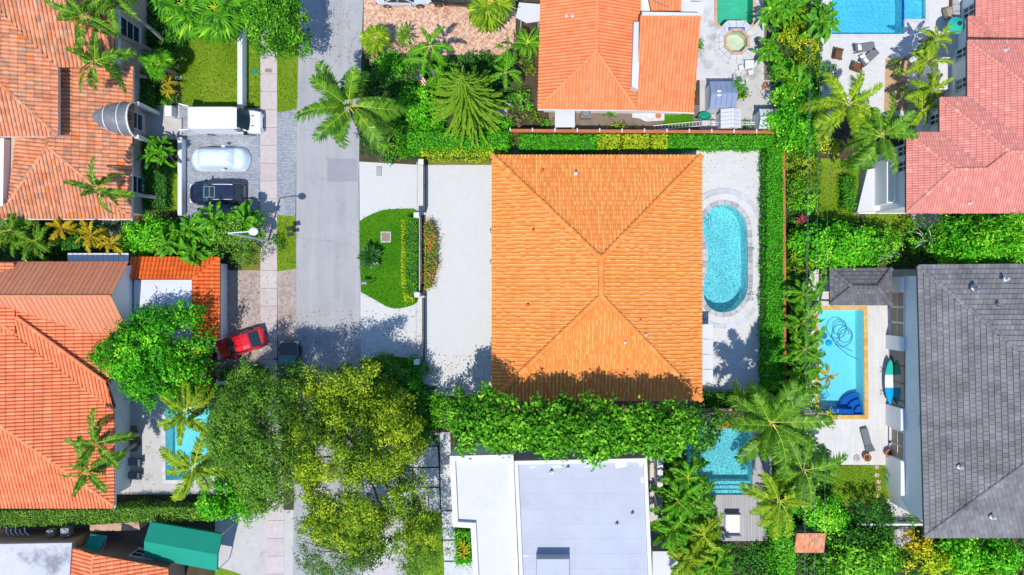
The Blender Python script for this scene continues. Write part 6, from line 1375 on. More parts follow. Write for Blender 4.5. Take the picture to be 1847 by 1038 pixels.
# south yard
p = P(1322, 948, .5); t = thing('day_bed', 'white day bed on the grey deck below the small pool', 'day bed', (p.x, p.y, 0)); MB().cbox((p.x, p.y, .2), (1.3, 2.0, .36), .03).build('base', M['metal_white'], t); MB().cbox((p.x, p.y + .15, .45), (1.22, 1.6, .16), .05).build('mattress', M['white_fabric'], t)
MB().cbox((p.x, p.y - .9, .6), (1.3, .2, .5), .04).build('backrest', M['grey_light_fabric'], t); MB().cbox((p.x, p.y + 1.02, .5), (1.3, .16, .16), .03).build('bolster', M['metal_dark'], t)
p = P(1309, 770, .4); t = thing('pool_float', 'orange float pad at the head of the small pool', 'float', (p.x, p.y, .02)); MB().cbox((p.x, p.y, .1), (1.0, .42, .16), .05).build('pad', M['orange_fabric'], t); MB().cbox((p.x - .75, p.y - .05, .12), (.3, .4, .2), .06).build('headrest', M['orange_fabric'], t)
# alley between the coral house and the terracotta wall
def ac_unit(px, py, lab, s=.85, m='metal_grey', h=.8, zb=0.0):
    h += zb; p = P(px, py, h); t = thing('air_conditioner', lab, 'air conditioner', (p.x, p.y, zb)); MB().cbox((p.x, p.y, (h + zb) / 2), (s, s, h - zb), .03).build('housing', M[m], t)
    if zb:
        for sx in (-1, 1): MB().box((p.x + sx * s * .35, p.y - .1, zb - .03), (.05, s + .2, .06)).build('bracket', M['metal_dark'], t)
    fr = MB().lathe((p.x, p.y, h), [(s * .4, 0), (s * .4, .03), (s * .34, .03), (s * .34, -.02)], 18).build('fan_guard', M['metal_dark'], t); bl = MB()
    for k in range(4): bl.box((p.x + s * .16 * math.cos(k * 1.57), p.y + s * .16 * math.sin(k * 1.57), h + .035), (s * .28, .1, .015), k * 1.57)
    bl.build('fan_blade', M['metal_grey'], fr)
ac_unit(1057, 204, 'grey condenser unit under the coral roof edge'); 
ac_unit(89, 963, 'small tan condenser unit against the brown wall', .55, 'tan_fabric', .6, 2.0); ac_unit(116, 961, 'dark faced condenser unit next to the tan one', .7, 'metal_grey', .7, 2.0)
cb = thing('canopy_roof', 'white slab carport roof below the coral roof corner', 'awning', P(1019, 213)); a, b = P(1001, 230, 2.4), P(1037, 198, 2.4); MB().cbox(((a.x + b.x) / 2, (a.y + b.y) / 2, 2.4), (b.x - a.x, b.y - a.y, .1), .02).build('roof', M['membrane_white'], cb)
for x in (a.x + .1, b.x - .1): MB().box((x, a.y + .1, 1.2), (.1, .1, 2.4)).build('post', M['trim'], cb)
pd = thing('concrete_pad', 'white concrete pad with round lids in the alley', 'slab', P(1165, 210)); g = PL([(1140, 199), (1198, 199), (1198, 218), (1165, 220), (1152, 214), (1140, 213)]); MB().prism([p[:2] for p in g], 0, .1).build('slab', M['white_slab'], pd)
for px, m in ((1172, 'flat_grey'), (1187, 'terracotta')): p = P(px, 209); MB().lathe((p.x, p.y, .1), [(.26, 0), (.26, .06), (.2, .07)], 16).build('lid', M[m], pd)
ld = thing('ladder', 'long white ladder lying along the terracotta wall', 'ladder', P(1222, 222)); a, b = P(1178, 231, .3), P(1265, 223, .3); d = (b - a).normalized(); s_ = Vector((-d.y, d.x, 0)) * .2
for sg in (-1, 1): MB().tube([a + s_ * sg, b + s_ * sg], .035, 5).build('side_rail', M['metal_white'], ld)
for k in range(14): q = a.lerp(b, (k + .5) / 14); MB().tube([q - s_, q + s_], .018, 4).build('rung', M['metal_white'], ld)
ft = thing('frame_rail', 'white rail frame standing near the small sheds', 'rail', P(1315, 222))
for yy in (221, 225): MB().tube([P(1265, yy, 1.0), P(1362, yy, 1.0)], .03, 5).build('rail', M['metal_white'], ft)
for k in range(6): q = P(1268 + 18 * k, 223, 1.0); MB().box((q.x, q.y, .5), (.05, .14, 1.02)).build('post', M['metal_white'], ft)
t = thing('wheelbarrow', 'green wheelbarrow tub beside the white sheds', 'wheelbarrow', P(1268, 213)); p = P(1268, 213); MB().lathe((p.x, p.y, .3), [(.25, 0), (.5, .3), (.46, .3), (.22, .05)], 14, sx=1.2, sy=.75).build('tub', M['green_plastic'], t)
for sg in (-1, 1): MB().tube([(p.x - .5, p.y + sg * .15, .3), (p.x + .9, p.y + sg * .28, .55)], .025, 5).build('handle', M['metal_dark'], t)
MB().tube([(p.x - .55, p.y - .04, .2), (p.x - .55, p.y + .04, .2)], .2, 14).build('wheel', M['rubber'], t)
def shed(x0p, y0p, x1p, y1p, z, lab, mroof, along='x', pitch=.5):
    a, b = P(x0p, y1p, z), P(x1p, y0p, z); xa, ya, xb, yb = a.x, a.y, b.x, b.y; t = thing('shed', lab, 'shed', ((xa + xb) / 2, (ya + yb) / 2, 0)); MB().prism([(xa + .12, ya + .12), (xb - .12, ya + .12), (xb - .12, yb - .12), (xa + .12, yb - .12)], 0, z).build('wall', M['metal_white'], t); n = 5
    if along == 'x':
        ym = (ya + yb) / 2
        for (y0_, y1_) in ((ya, ym), (yb, ym)):
            for k in range(n):
                x0_, x1_ = xa + (xb - xa) * k / n + .012, xa + (xb - xa) * (k + 1) / n - .012; MB().face([(x0_, y0_, z), (x1_, y0_, z), (x1_, y1_, z + pitch), (x0_, y1_, z + pitch)]).face([(x0_, y0_, z - .06), (x1_, y0_, z - .06), (x1_, y0_, z), (x0_, y0_, z)]).build('roof_panel', M[mroof], t)
        MB().box(((xa + xb) / 2, ym, z + pitch + .01), (xb - xa, .14, .05)).build('ridge_cap', M[mroof], t); MB().mesh([(xa + .12, ya + .12, z), (xa + .12, yb - .12, z), (xa + .12, ym, z + pitch - .05), (xb - .12, ya + .12, z), (xb - .12, yb - .12, z), (xb - .12, ym, z + pitch - .05)], [(0, 1, 2), (3, 5, 4)]).build('gable', M['metal_white'], t)
    else:
        xm = (xa + xb) / 2
        for (x0_, x1_) in ((xa, xm), (xb, xm)):
            for k in range(n):
                y0_, y1_ = ya + (yb - ya) * k / n + .012, ya + (yb - ya) * (k + 1) / n - .012; MB().face([(x0_, y0_, z), (x0_, y1_, z), (x1_, y1_, z + pitch), (x1_, y0_, z + pitch)]).face([(x0_, y0_, z - .06), (x0_, y1_, z - .06), (x0_, y1_, z), (x0_, y0_, z)]).build('roof_panel', M[mroof], t)
        MB().box((xm, (ya + yb) / 2, z + pitch + .01), (.14, yb - ya, .05)).build('ridge_cap', M[mroof], t); MB().mesh([(xa + .12, ya + .12, z), (xb - .12, ya + .12, z), (xm, ya + .12, z + pitch - .05), (xa + .12, yb - .12, z), (xb - .12, yb - .12, z), (xm, yb - .12, z + pitch - .05)], [(0, 1, 2), (3, 5, 4)]).build('gable', M['metal_white'], t)
    return t
M['shed_blue'] = std('blue_grey_roof', (.2, .25, .36), .6, .08)
t = shed(1280, 147, 1328, 196, 2.0, 'garden shed with a blue grey gable roof', 'shed_blue')
for yy in (165, 172): p = P(1297, yy, 2.4); MB().lathe((p.x, p.y, 2.33), [(.24, 0), (.2, .14), (.05, .18)], 12, sy=.5).build('roof_vent', M['trim'], t)
shed(1300, 197, 1337, 232, 2.0, 'small shed with a pale gable roof by the wall', 'membrane_white', 'y', .4); shed(1369, 197, 1402, 232, 2.1, 'pale roofed shed half under bright shrubs', 'membrane_white', 'x', .4)
tb = thing('patio_table', 'small white table set on the stained concrete yard', 'table', P(1352, 118)); p = P(1352, 116, .6)
MB().cbox((p.x, p.y, .6), (.8, .7, .05), .02).build('top', M['trim'], tb)
for sx in (-1, 1):
    for sy in (-1, 1): MB().box((p.x + sx * .33, p.y + sy * .28, .29), (.05, .05, .58)).build('leg', M['metal_white'], tb)
for i, (px, py) in enumerate(((1337, 122), (1354, 131))):
    p = P(px, py, .4); t = thing('stool', ['white stool on the west side of the small table', 'white stool on the south side of the small table'][i], 'stool', (p.x, p.y, 0)); MB().cbox((p.x, p.y, .42), (.42, .42, .05), .02, .2).build('seat', M['trim'], t)
    for sx in (-1, 1):
        for sy in (-1, 1): MB().box((p.x + sx * .16, p.y + sy * .16, .2), (.04, .04, .4)).build('leg', M['metal_white'], t)
pot(1364, 72, .16, .3, 'small dark pot above its twin near the spa', 'metal_dark'); pot(1366, 78, .16, .3, 'small dark pot below its twin near the spa', 'metal_dark')
p = P(1380, 155, .3); t = thing('planter', 'orange clay planter on the dirt strip', 'pot', (p.x, p.y, 0)); MB().lathe((p.x, p.y, 0), [(.18, 0), (.26, .35), (.22, .35), (.2, .28)], 14, sx=.7, sy=1.4, rz=-.5).build('body', M['terracotta'], t)
# broken tile roof among the bushes, flag, rocks
br_ = thing('tool_shed', 'little shed with a broken clay tile roof amid bushes', 'shed', P(1458, 978)); a, b = P(1432, 996, 2.2), P(1485, 958, 2.2); walls(br_, [(a.x + .1, a.y + .1), (b.x - .1, a.y + .1), (b.x - .1, b.y - .1), (a.x + .1, b.y - .1)], 0, 2.1, M['plaster_beige'])
r = Roof(br_, M['tile_peach'], M['soffit'], .22, .36, h=.06, lip=.04, seed=41); r.face([Vector((a.x, a.y, 2.2)), Vector((b.x, a.y, 2.2)), Vector((b.x, b.y, 2.7)), Vector((a.x, b.y, 2.7))], (Vector((a.x, a.y, 2.2)), Vector((b.x, a.y, 2.2)))); r.finish()
M['flag_red'] = std('red_cloth', (.5, .02, .03), .9, .05); M['flag_blue'] = std('blue_cloth', (.02, .04, .2), .9, .05)
p = P(759, 149, 1.6); t = thing('garden_flag', 'small flag with red and white stripes and blue corner', 'flag', (p.x, p.y, 0)); MB().tube([(p.x - .35, p.y + .45, 0), (p.x - .28, p.y + .36, 2.0)], .02, 5).build('staff', M['metal_white'], t)
u, v = Vector((.5, -.7, -.25)).normalized(), Vector((.55, .4, -.1)).normalized() * .5; o = Vector((p.x - .28, p.y + .36, 1.98))
for k in range(5): MB().face([o + v * (k / 5), o + v * ((k + 1) / 5), o + v * ((k + 1) / 5) + u * .95, o + v * (k / 5) + u * .95]).build('stripe', M['flag_red'] if k % 2 == 0 else M['white_fabric'], t)
up = Vector((0, 0, .012)); MB().face([o + up, o + v * .55 + up, o + v * .55 + u * .4 + up, o + u * .4 + up]).build('corner_panel', M['flag_blue'], t)
for i, (px, py, s_) in enumerate(((908, 204, .5), (917, 186, .4), (1628, 962, .8), (1620, 975, .6), (318, 120, .35), (322, 140, .3), (210, 425, .5))):
    q = P(px, py); bm = bmesh.new(); bmesh.ops.create_icosphere(bm, subdivisions=2, radius=s_); rr = random.Random(i)
    ph = [rr.uniform(0, 6) for _ in range(3)]
    for vv in bm.verts: vv.co *= 1 + .16 * math.sin(vv.co.x * 5 / s_ + ph[0]) + .1 * math.sin(vv.co.y * 6 / s_ + ph[1]); vv.co.z *= .6
    me = bpy.data.meshes.new('rock'); bm.to_mesh(me); bm.free(); me.materials.append(M['rock']); o = put('rock', me, None, Matrix.Translation((q.x, q.y, s_ * .25)))
    tag(o, ['pale rock beside the bed under the coral house', 'smaller pale rock just above the bed edge', 'big pinkish boulder near the grey roof corner', 'pinkish boulder below the biggest one', 'white edging rock by the front lawn', 'white edging rock nearer the yellow strap plants', 'pale rock at the corner of the peach tiled house'][i], 'rock')
pp = thing('pipe_stack', 'white pool pump pipes beside the weathered flat roof', 'pipes', P(25, 965))
for k in range(5): a = P(12 + 8 * k, 952 + 3 * (k % 2), 2.0); b = P(16 + 9 * k, 966, 2.0); MB().tube([a, (a + b) / 2 + Vector((0, 0, .2)), b], .05, 6).build('pipe', M['metal_white'], pp)
# ================================================================== HEDGES AND LAWN PLANTS
hedge([(936, 243), (1078, 244), (1078, 271), (936, 270)], 1.6, G['vivid'], 'glossy green hedge behind the north terracotta wall', tint=.45)
hedge([(1078, 243), (1118, 243), (1118, 270), (1078, 270)], 1.6, G['lime'], 'yellow green hedge clump nearest the long green hedge', group='yellow hedge clumps', rough=.12)
hedge([(1124, 243), (1170, 243), (1170, 268), (1124, 268)], 1.55, G['lime'], 'middle yellow green hedge clump of three', group='yellow hedge clumps', rough=.12)
hedge([(1176, 243), (1204, 243), (1204, 268), (1176, 268)], 1.6, G['lime'], 'yellow green hedge clump nearest the pool deck', group='yellow hedge clumps', rough=.12)
hedge([(1205, 243), (1408, 244), (1408, 266), (1205, 267)], 1.7, G['vivid'], 'green hedge along the top of the pool deck', tint=.45)
hedge([(1384, 267), (1412, 267), (1414, 705), (1382, 705)], 1.95, G['vivid'], 'tall green hedge running beside the oval pool deck', tint=.42)
hedge([(1268, 711), (1405, 706), (1408, 732), (1276, 734)], 1.2, G['mid'], 'dark green hedge at the foot of the pool deck', tint=.4, rough=.14)
hedge([(760, 266), (912, 264), (912, 282), (760, 283)], 1.5, G['lime'], 'yellow green hedge above the white driveway', rough=.16, tint=.42)
hedge([(735, 240), (918, 238), (918, 266), (735, 268)], 2.2, G['vivid'], 'bright green hedge backing the yellow hedge', rough=.16, tint=.5)
hedge([(731, 392), (753, 392), (753, 528), (731, 534)], .9, G['mid'], 'dense green hedge on the lawn island', rough=.1, ls=.13, tint=.52)
hedge([(724, 396), (731, 396), (731, 522), (724, 518)], .35, G['lime'], 'thin yellow edging plants beside the lawn hedge', rough=.07, ls=.12, tint=.6)
hedge([(726, 524), (748, 530), (744, 545), (730, 544)], .4, G['lime'], 'yellow edging plants at the hedge foot', rough=.1, ls=.12, tint=.55)
hedge([(766, 402), (780, 400), (788, 428), (788, 482), (778, 520), (765, 522)], .9, G['bloom'], 'orange red flowering shrub strip beside the driveway', rough=.18, ls=.16, tint=.66, name='flower_bed', cat='flower bed')
hedge([(-20, 922), (232, 917), (240, 914), (400, 918), (400, 938), (240, 942), (-20, 952)], 1.9, G['oak'], 'clipped olive green hedge below the salmon roof', tint=.62, rough=.13, ls=.2, aspect=.25)
hedge([(1425, 500), (1437, 500), (1437, 740), (1425, 740)], 1.2, G['mid'], 'narrow green hedge between wall and areca palms', rough=.16)
hedge([(1522, 318), (1544, 318), (1544, 376), (1522, 376)], 1.1, G['mid'], 'square green hedge beside the white terrace', rough=.12, tint=.45)
hedge([(1395, 910), (1430, 900), (1432, 1060), (1402, 1060)], 2.4, G['vivid'], 'vivid green hedge between deck and tile topped shed', rough=.2, tint=.6)
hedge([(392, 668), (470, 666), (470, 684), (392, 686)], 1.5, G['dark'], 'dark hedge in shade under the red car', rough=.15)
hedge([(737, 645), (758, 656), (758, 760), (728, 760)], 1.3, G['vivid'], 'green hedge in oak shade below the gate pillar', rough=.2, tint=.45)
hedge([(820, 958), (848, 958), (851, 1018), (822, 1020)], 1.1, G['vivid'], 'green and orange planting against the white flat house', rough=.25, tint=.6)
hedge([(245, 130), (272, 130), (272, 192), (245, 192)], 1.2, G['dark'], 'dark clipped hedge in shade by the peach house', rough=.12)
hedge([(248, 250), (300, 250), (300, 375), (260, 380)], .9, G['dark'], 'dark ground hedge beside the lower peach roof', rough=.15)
# ================================================================== TREES
tree(490, 30, 58, 62, 8.5, G['mid'], 'green oak overhanging the top of the road', n=110, br=.19, dens=95, ls=.25, tint=.5, aspect=.4, base=(505, 45), zlow=.5)
tree(272, 645, 108, 100, 8.5, G['vivid'], 'broad glossy green tree over the garage drive', n=110, br=.17, dens=50, ls=.22, tint=.43, aspect=.6, base=(330, 640), zlow=.4)
tree(460, 790, 92, 128, 10.5, G['oak'], 'tall dark grey-green oak beside the sidewalk', n=200, br=.14, dens=75, ls=.24, tint=.5, aspect=.32, base=(480, 770), zlow=.5, tv=.12, extra=((430, 690, 36, 8), (520, 700, 34, 8.5), (470, 885, 40, 7)))
tree(624, 835, 116, 168, 11.5, G['olive'], 'large yellow green oak spreading across the road', n=220, br=.12, dens=80, ls=.25, tint=.5, aspect=.38, gaps=.14, tv=.2, base=(690, 800), zlow=.45, extra=((600, 700, 42, 9), (655, 690, 40, 9), (700, 760, 45, 9.5), (700, 905, 55, 9), (660, 985, 60, 9), (735, 880, 34, 8), (750, 935, 30, 8), (735, 980, 40, 8.5), (560, 960, 30, 8), (530, 760, 34, 8.5), (520, 830, 32, 8), (545, 700, 30, 8.5)), holes=((588, 822, 15), (598, 882, 17), (540, 905, 12), (690, 885, 11), (640, 790, 9), (560, 745, 8)))
tree(600, 1010, 85, 45, 7.5, G['oak'], 'dark oak canopy at the bottom of the road', n=50, br=.22, dens=50, ls=.2, tint=.4, aspect=.3, base=(690, 990))
tree(755, 1000, 50, 60, 7, G['oak'], 'small oak crown beside the shaded lower lawn', n=40, br=.24, dens=50, ls=.2, tint=.42, aspect=.3)
tree(400, 905, 55, 40, 5, G['vivid'], 'glossy green tree beside the green canopy', n=50, br=.22, dens=55, ls=.24, tint=.5, aspect=.6)
for i, (px, py, rx, ry, h, lab) in enumerate(((885, 762, 66, 54, 9.2, 'leafy tree at the west end of the tall tree hedge'), (990, 770, 70, 50, 9.2, 'leafy tree second from the west in the tree hedge'), (1090, 772, 70, 49, 9.6, 'leafy tree third from the west in the tree hedge'), (1190, 772, 70, 50, 9.4, 'leafy tree at the east end of the tall tree hedge'))):
    tree(px, py, rx, ry, h, G['glossy'] if 'glossy' in G else G['mid'], lab, 'hedge_tree', 'tree', 'tall trees in a row below the orange roof', n=120, br=.17, dens=44, ls=.34, tint=.56, aspect=.6, zlow=.55, flat=.6, tilt=.8)
tree(1268, 775, 46, 42, 5, G['dark'], 'dark small-leaved tree by the orange pool float', n=40, br=.24, dens=55, ls=.22, tint=.55, aspect=.6)
tree(812, 745, 45, 40, 4, G['mid'], 'bushy green tree between driveway and white flat house', n=34, br=.26, dens=50, ls=.24, tint=.55)
tree(1528, 441, 98, 38, 4.6, G['vivid'], 'wide bright green tree above the gazebo roof', n=90, br=.19, dens=55, ls=.24, tint=.6, aspect=.55, zlow=.3)
tree(1600, 445, 36, 32, 5, G['mid'], 'loose branching tree at the corner of the gazebo', n=22, br=.22, dens=50, ls=.24, tint=.68, gaps=.1, trunk_m='pale_bark', base=(1620, 462))
tree(1680, 428, 52, 30, 5, G['mid'], 'open tree with pale bare branches near the pink house', n=20, br=.2, dens=45, ls=.24, tint=.66, gaps=.35, trunk_m='pale_bark', base=(1663, 444))
tree(1745, 440, 60, 48, 6, G['vivid'], 'bushy tree between pink and grey roofs', n=50, br=.22, dens=45, ls=.28, tint=.55, aspect=.5)
tree(1822, 425, 62, 62, 7.5, G['vivid'], 'feathery lime tree leaning over the grey roof', n=46, br=.24, dens=55, ls=.4, tint=.72, aspect=.22)
tree(1440, 200, 50, 85, 4.5, G['vivid'], 'bright green tree along the north palm strip', n=60, br=.22, dens=50, ls=.24, tint=.66, zlow=.3)
# Norfolk pine: whorls of drooping feathery branches
def pine(px, py, h, R, label):
    rng = rnd(); a = P(px, py, h); t = thing('pine_tree', label, 'tree', (a.x, a.y, 0)); MB().tube([(a.x, a.y, -.1), (a.x, a.y, h * .6), (a.x, a.y, h)], [.2, .12, .02], 8).build('trunk', M['bark'], t)
    me = frond_mesh('branch', 2.0, G['pine'], 38, .3, .55, .35, .9, .08, .3, 31, .15, .08, .03); z = h - .15; k = 0
    while z > h * .22:
        f = (h - z) / h; L = R * (f / .78) ** .75; n = 8 if f < .4 else 11
        for i in range(n):
            az = k * .55 + i * 2 * math.pi / n + rng.normal() * .16; sc_ = (L / 2.0) * rng.uniform(.78, 1.14)
            put('branch', me, t, Matrix.Translation((a.x, a.y, z)) @ Matrix.Rotation(az, 4, 'Z') @ Matrix.Rotation(.05 - .1 * (1 - f), 4, 'Y') @ Matrix.Diagonal((max(.15, sc_), max(.3, sc_ * .52), max(.3, sc_), 1)))
        z -= .26 + .16 * f; k += 1
G['pine'] = leafmat('pine_needles', [(0.0, (0.03, 0.1, 0.004)), (0.45, (0.12, 0.27, 0.01)), (0.8, (0.25, 0.42, 0.015)), (1.0, (0.38, 0.46, 0.05))])
pine(832, 140, 11.5, 3.7, 'tall conifer with radial drooping branches in the garden')
# ================================================================== SHRUBS, one by one: px, py, rx, ry, h, leaf, label, size, tint
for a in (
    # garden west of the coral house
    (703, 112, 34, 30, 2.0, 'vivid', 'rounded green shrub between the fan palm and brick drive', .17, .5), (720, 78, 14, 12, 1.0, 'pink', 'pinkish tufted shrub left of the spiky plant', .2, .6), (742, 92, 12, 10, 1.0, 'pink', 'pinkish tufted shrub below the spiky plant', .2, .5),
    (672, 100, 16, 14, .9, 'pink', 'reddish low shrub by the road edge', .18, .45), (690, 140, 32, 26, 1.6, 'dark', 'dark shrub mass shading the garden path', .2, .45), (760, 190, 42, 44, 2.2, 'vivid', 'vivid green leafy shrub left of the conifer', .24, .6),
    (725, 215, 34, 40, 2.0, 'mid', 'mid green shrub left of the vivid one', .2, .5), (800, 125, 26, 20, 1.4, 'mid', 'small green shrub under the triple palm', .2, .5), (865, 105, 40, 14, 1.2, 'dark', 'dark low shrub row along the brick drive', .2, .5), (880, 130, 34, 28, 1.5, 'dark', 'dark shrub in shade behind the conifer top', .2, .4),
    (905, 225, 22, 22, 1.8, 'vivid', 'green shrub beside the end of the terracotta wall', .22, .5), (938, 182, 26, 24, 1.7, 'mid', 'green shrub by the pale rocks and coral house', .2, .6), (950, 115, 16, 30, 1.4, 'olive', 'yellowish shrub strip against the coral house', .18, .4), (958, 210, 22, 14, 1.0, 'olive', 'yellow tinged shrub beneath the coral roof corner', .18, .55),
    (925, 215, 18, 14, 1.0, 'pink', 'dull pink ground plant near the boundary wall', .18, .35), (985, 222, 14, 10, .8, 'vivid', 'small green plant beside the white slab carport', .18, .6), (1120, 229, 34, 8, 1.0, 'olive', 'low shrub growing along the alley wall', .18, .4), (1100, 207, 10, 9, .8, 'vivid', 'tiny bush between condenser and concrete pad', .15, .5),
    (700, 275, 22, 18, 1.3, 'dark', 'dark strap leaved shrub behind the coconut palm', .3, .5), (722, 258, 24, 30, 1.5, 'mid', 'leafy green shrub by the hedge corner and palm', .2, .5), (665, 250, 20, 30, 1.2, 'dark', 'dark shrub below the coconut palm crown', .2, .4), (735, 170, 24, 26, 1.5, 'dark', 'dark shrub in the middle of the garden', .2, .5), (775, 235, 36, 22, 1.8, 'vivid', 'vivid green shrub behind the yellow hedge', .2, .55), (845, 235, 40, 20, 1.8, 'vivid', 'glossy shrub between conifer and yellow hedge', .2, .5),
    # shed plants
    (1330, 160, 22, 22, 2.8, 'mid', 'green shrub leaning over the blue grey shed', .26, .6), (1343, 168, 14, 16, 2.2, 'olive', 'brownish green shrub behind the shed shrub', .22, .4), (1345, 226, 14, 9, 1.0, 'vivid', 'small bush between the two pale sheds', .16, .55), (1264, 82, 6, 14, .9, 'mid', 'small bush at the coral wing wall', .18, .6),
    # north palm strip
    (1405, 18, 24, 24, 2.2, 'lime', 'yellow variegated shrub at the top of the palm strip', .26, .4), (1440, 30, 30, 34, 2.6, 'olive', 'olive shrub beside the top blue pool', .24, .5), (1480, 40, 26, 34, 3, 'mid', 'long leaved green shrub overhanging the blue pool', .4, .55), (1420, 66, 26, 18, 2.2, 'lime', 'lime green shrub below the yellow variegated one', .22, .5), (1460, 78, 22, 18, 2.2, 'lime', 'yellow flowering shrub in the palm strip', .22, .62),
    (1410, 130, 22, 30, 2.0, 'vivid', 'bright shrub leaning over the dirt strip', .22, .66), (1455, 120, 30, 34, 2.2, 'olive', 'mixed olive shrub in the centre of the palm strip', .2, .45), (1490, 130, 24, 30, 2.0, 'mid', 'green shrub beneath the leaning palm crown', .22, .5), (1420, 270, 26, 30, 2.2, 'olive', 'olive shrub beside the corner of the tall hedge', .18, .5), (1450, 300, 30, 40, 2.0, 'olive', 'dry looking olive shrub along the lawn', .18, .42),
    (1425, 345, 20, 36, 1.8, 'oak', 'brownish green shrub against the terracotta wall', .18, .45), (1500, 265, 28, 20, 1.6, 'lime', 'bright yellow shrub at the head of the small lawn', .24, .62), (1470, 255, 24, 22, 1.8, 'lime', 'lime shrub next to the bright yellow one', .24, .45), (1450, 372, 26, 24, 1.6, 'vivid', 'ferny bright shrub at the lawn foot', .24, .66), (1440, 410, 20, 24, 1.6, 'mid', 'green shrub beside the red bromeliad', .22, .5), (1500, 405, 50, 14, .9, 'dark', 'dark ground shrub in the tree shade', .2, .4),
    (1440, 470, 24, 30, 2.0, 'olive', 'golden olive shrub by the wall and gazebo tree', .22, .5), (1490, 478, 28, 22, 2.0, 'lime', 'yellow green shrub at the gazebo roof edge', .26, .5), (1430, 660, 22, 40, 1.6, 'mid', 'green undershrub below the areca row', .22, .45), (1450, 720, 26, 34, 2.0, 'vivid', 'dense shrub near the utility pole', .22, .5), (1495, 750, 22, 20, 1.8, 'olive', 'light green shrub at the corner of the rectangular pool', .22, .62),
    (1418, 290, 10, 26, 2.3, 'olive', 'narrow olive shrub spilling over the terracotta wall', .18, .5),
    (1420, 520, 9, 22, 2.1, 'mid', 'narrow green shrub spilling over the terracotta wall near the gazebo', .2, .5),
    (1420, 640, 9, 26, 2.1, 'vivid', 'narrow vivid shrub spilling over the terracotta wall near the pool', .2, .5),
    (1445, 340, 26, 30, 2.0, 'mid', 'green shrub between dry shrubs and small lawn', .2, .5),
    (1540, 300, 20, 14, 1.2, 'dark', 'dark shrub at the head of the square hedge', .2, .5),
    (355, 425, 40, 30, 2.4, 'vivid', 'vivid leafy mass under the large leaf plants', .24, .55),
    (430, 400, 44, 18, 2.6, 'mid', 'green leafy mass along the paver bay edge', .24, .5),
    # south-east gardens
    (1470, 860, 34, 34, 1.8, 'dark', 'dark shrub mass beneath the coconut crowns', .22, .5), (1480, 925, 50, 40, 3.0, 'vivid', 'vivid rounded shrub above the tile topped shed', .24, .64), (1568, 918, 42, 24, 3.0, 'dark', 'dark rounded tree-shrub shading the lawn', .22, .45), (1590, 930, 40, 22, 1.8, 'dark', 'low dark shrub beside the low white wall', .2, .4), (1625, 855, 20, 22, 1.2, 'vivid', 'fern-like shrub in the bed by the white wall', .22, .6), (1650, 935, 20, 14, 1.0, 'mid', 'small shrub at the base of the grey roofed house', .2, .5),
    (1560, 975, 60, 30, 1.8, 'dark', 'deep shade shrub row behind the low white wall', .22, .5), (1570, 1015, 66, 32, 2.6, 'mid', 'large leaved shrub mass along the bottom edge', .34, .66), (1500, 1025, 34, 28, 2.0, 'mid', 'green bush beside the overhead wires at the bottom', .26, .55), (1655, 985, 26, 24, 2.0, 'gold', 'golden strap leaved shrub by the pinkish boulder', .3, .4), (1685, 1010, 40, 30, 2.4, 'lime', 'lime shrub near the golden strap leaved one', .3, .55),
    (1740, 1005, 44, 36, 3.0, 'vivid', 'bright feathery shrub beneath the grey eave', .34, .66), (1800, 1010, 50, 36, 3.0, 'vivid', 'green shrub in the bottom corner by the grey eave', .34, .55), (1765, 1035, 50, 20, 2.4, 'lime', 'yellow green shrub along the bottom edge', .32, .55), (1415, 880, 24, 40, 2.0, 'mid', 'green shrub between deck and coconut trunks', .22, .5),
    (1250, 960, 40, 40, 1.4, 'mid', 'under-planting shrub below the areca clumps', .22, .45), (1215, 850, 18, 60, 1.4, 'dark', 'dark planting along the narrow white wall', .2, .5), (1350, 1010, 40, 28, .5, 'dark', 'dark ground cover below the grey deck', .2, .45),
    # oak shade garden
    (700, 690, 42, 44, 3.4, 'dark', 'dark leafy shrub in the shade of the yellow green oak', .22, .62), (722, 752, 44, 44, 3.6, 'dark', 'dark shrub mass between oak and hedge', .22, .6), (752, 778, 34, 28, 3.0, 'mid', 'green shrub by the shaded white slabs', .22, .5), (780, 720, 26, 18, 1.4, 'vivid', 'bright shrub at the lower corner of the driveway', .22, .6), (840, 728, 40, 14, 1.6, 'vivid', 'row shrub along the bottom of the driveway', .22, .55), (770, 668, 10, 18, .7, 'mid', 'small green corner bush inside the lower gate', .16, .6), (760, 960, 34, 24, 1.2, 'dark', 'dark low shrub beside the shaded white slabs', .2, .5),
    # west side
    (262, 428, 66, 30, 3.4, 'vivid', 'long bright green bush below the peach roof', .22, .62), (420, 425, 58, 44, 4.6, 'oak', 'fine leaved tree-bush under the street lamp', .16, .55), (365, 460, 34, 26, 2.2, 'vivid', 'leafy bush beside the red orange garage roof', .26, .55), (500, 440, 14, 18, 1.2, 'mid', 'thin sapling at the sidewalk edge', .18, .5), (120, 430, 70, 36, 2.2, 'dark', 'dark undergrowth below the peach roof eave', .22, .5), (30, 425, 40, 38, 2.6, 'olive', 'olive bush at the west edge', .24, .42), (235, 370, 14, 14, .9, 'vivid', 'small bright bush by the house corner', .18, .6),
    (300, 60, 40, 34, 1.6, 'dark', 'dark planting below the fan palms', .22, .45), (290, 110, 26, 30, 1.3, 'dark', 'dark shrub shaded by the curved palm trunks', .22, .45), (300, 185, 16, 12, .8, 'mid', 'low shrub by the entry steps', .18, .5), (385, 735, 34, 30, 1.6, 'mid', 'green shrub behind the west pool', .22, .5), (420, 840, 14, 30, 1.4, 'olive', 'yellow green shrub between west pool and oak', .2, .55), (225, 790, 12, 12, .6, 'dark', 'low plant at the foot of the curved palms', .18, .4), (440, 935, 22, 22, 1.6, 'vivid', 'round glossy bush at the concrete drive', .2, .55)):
    px, py, rx, ry, h, g, lab, ls, ti = a
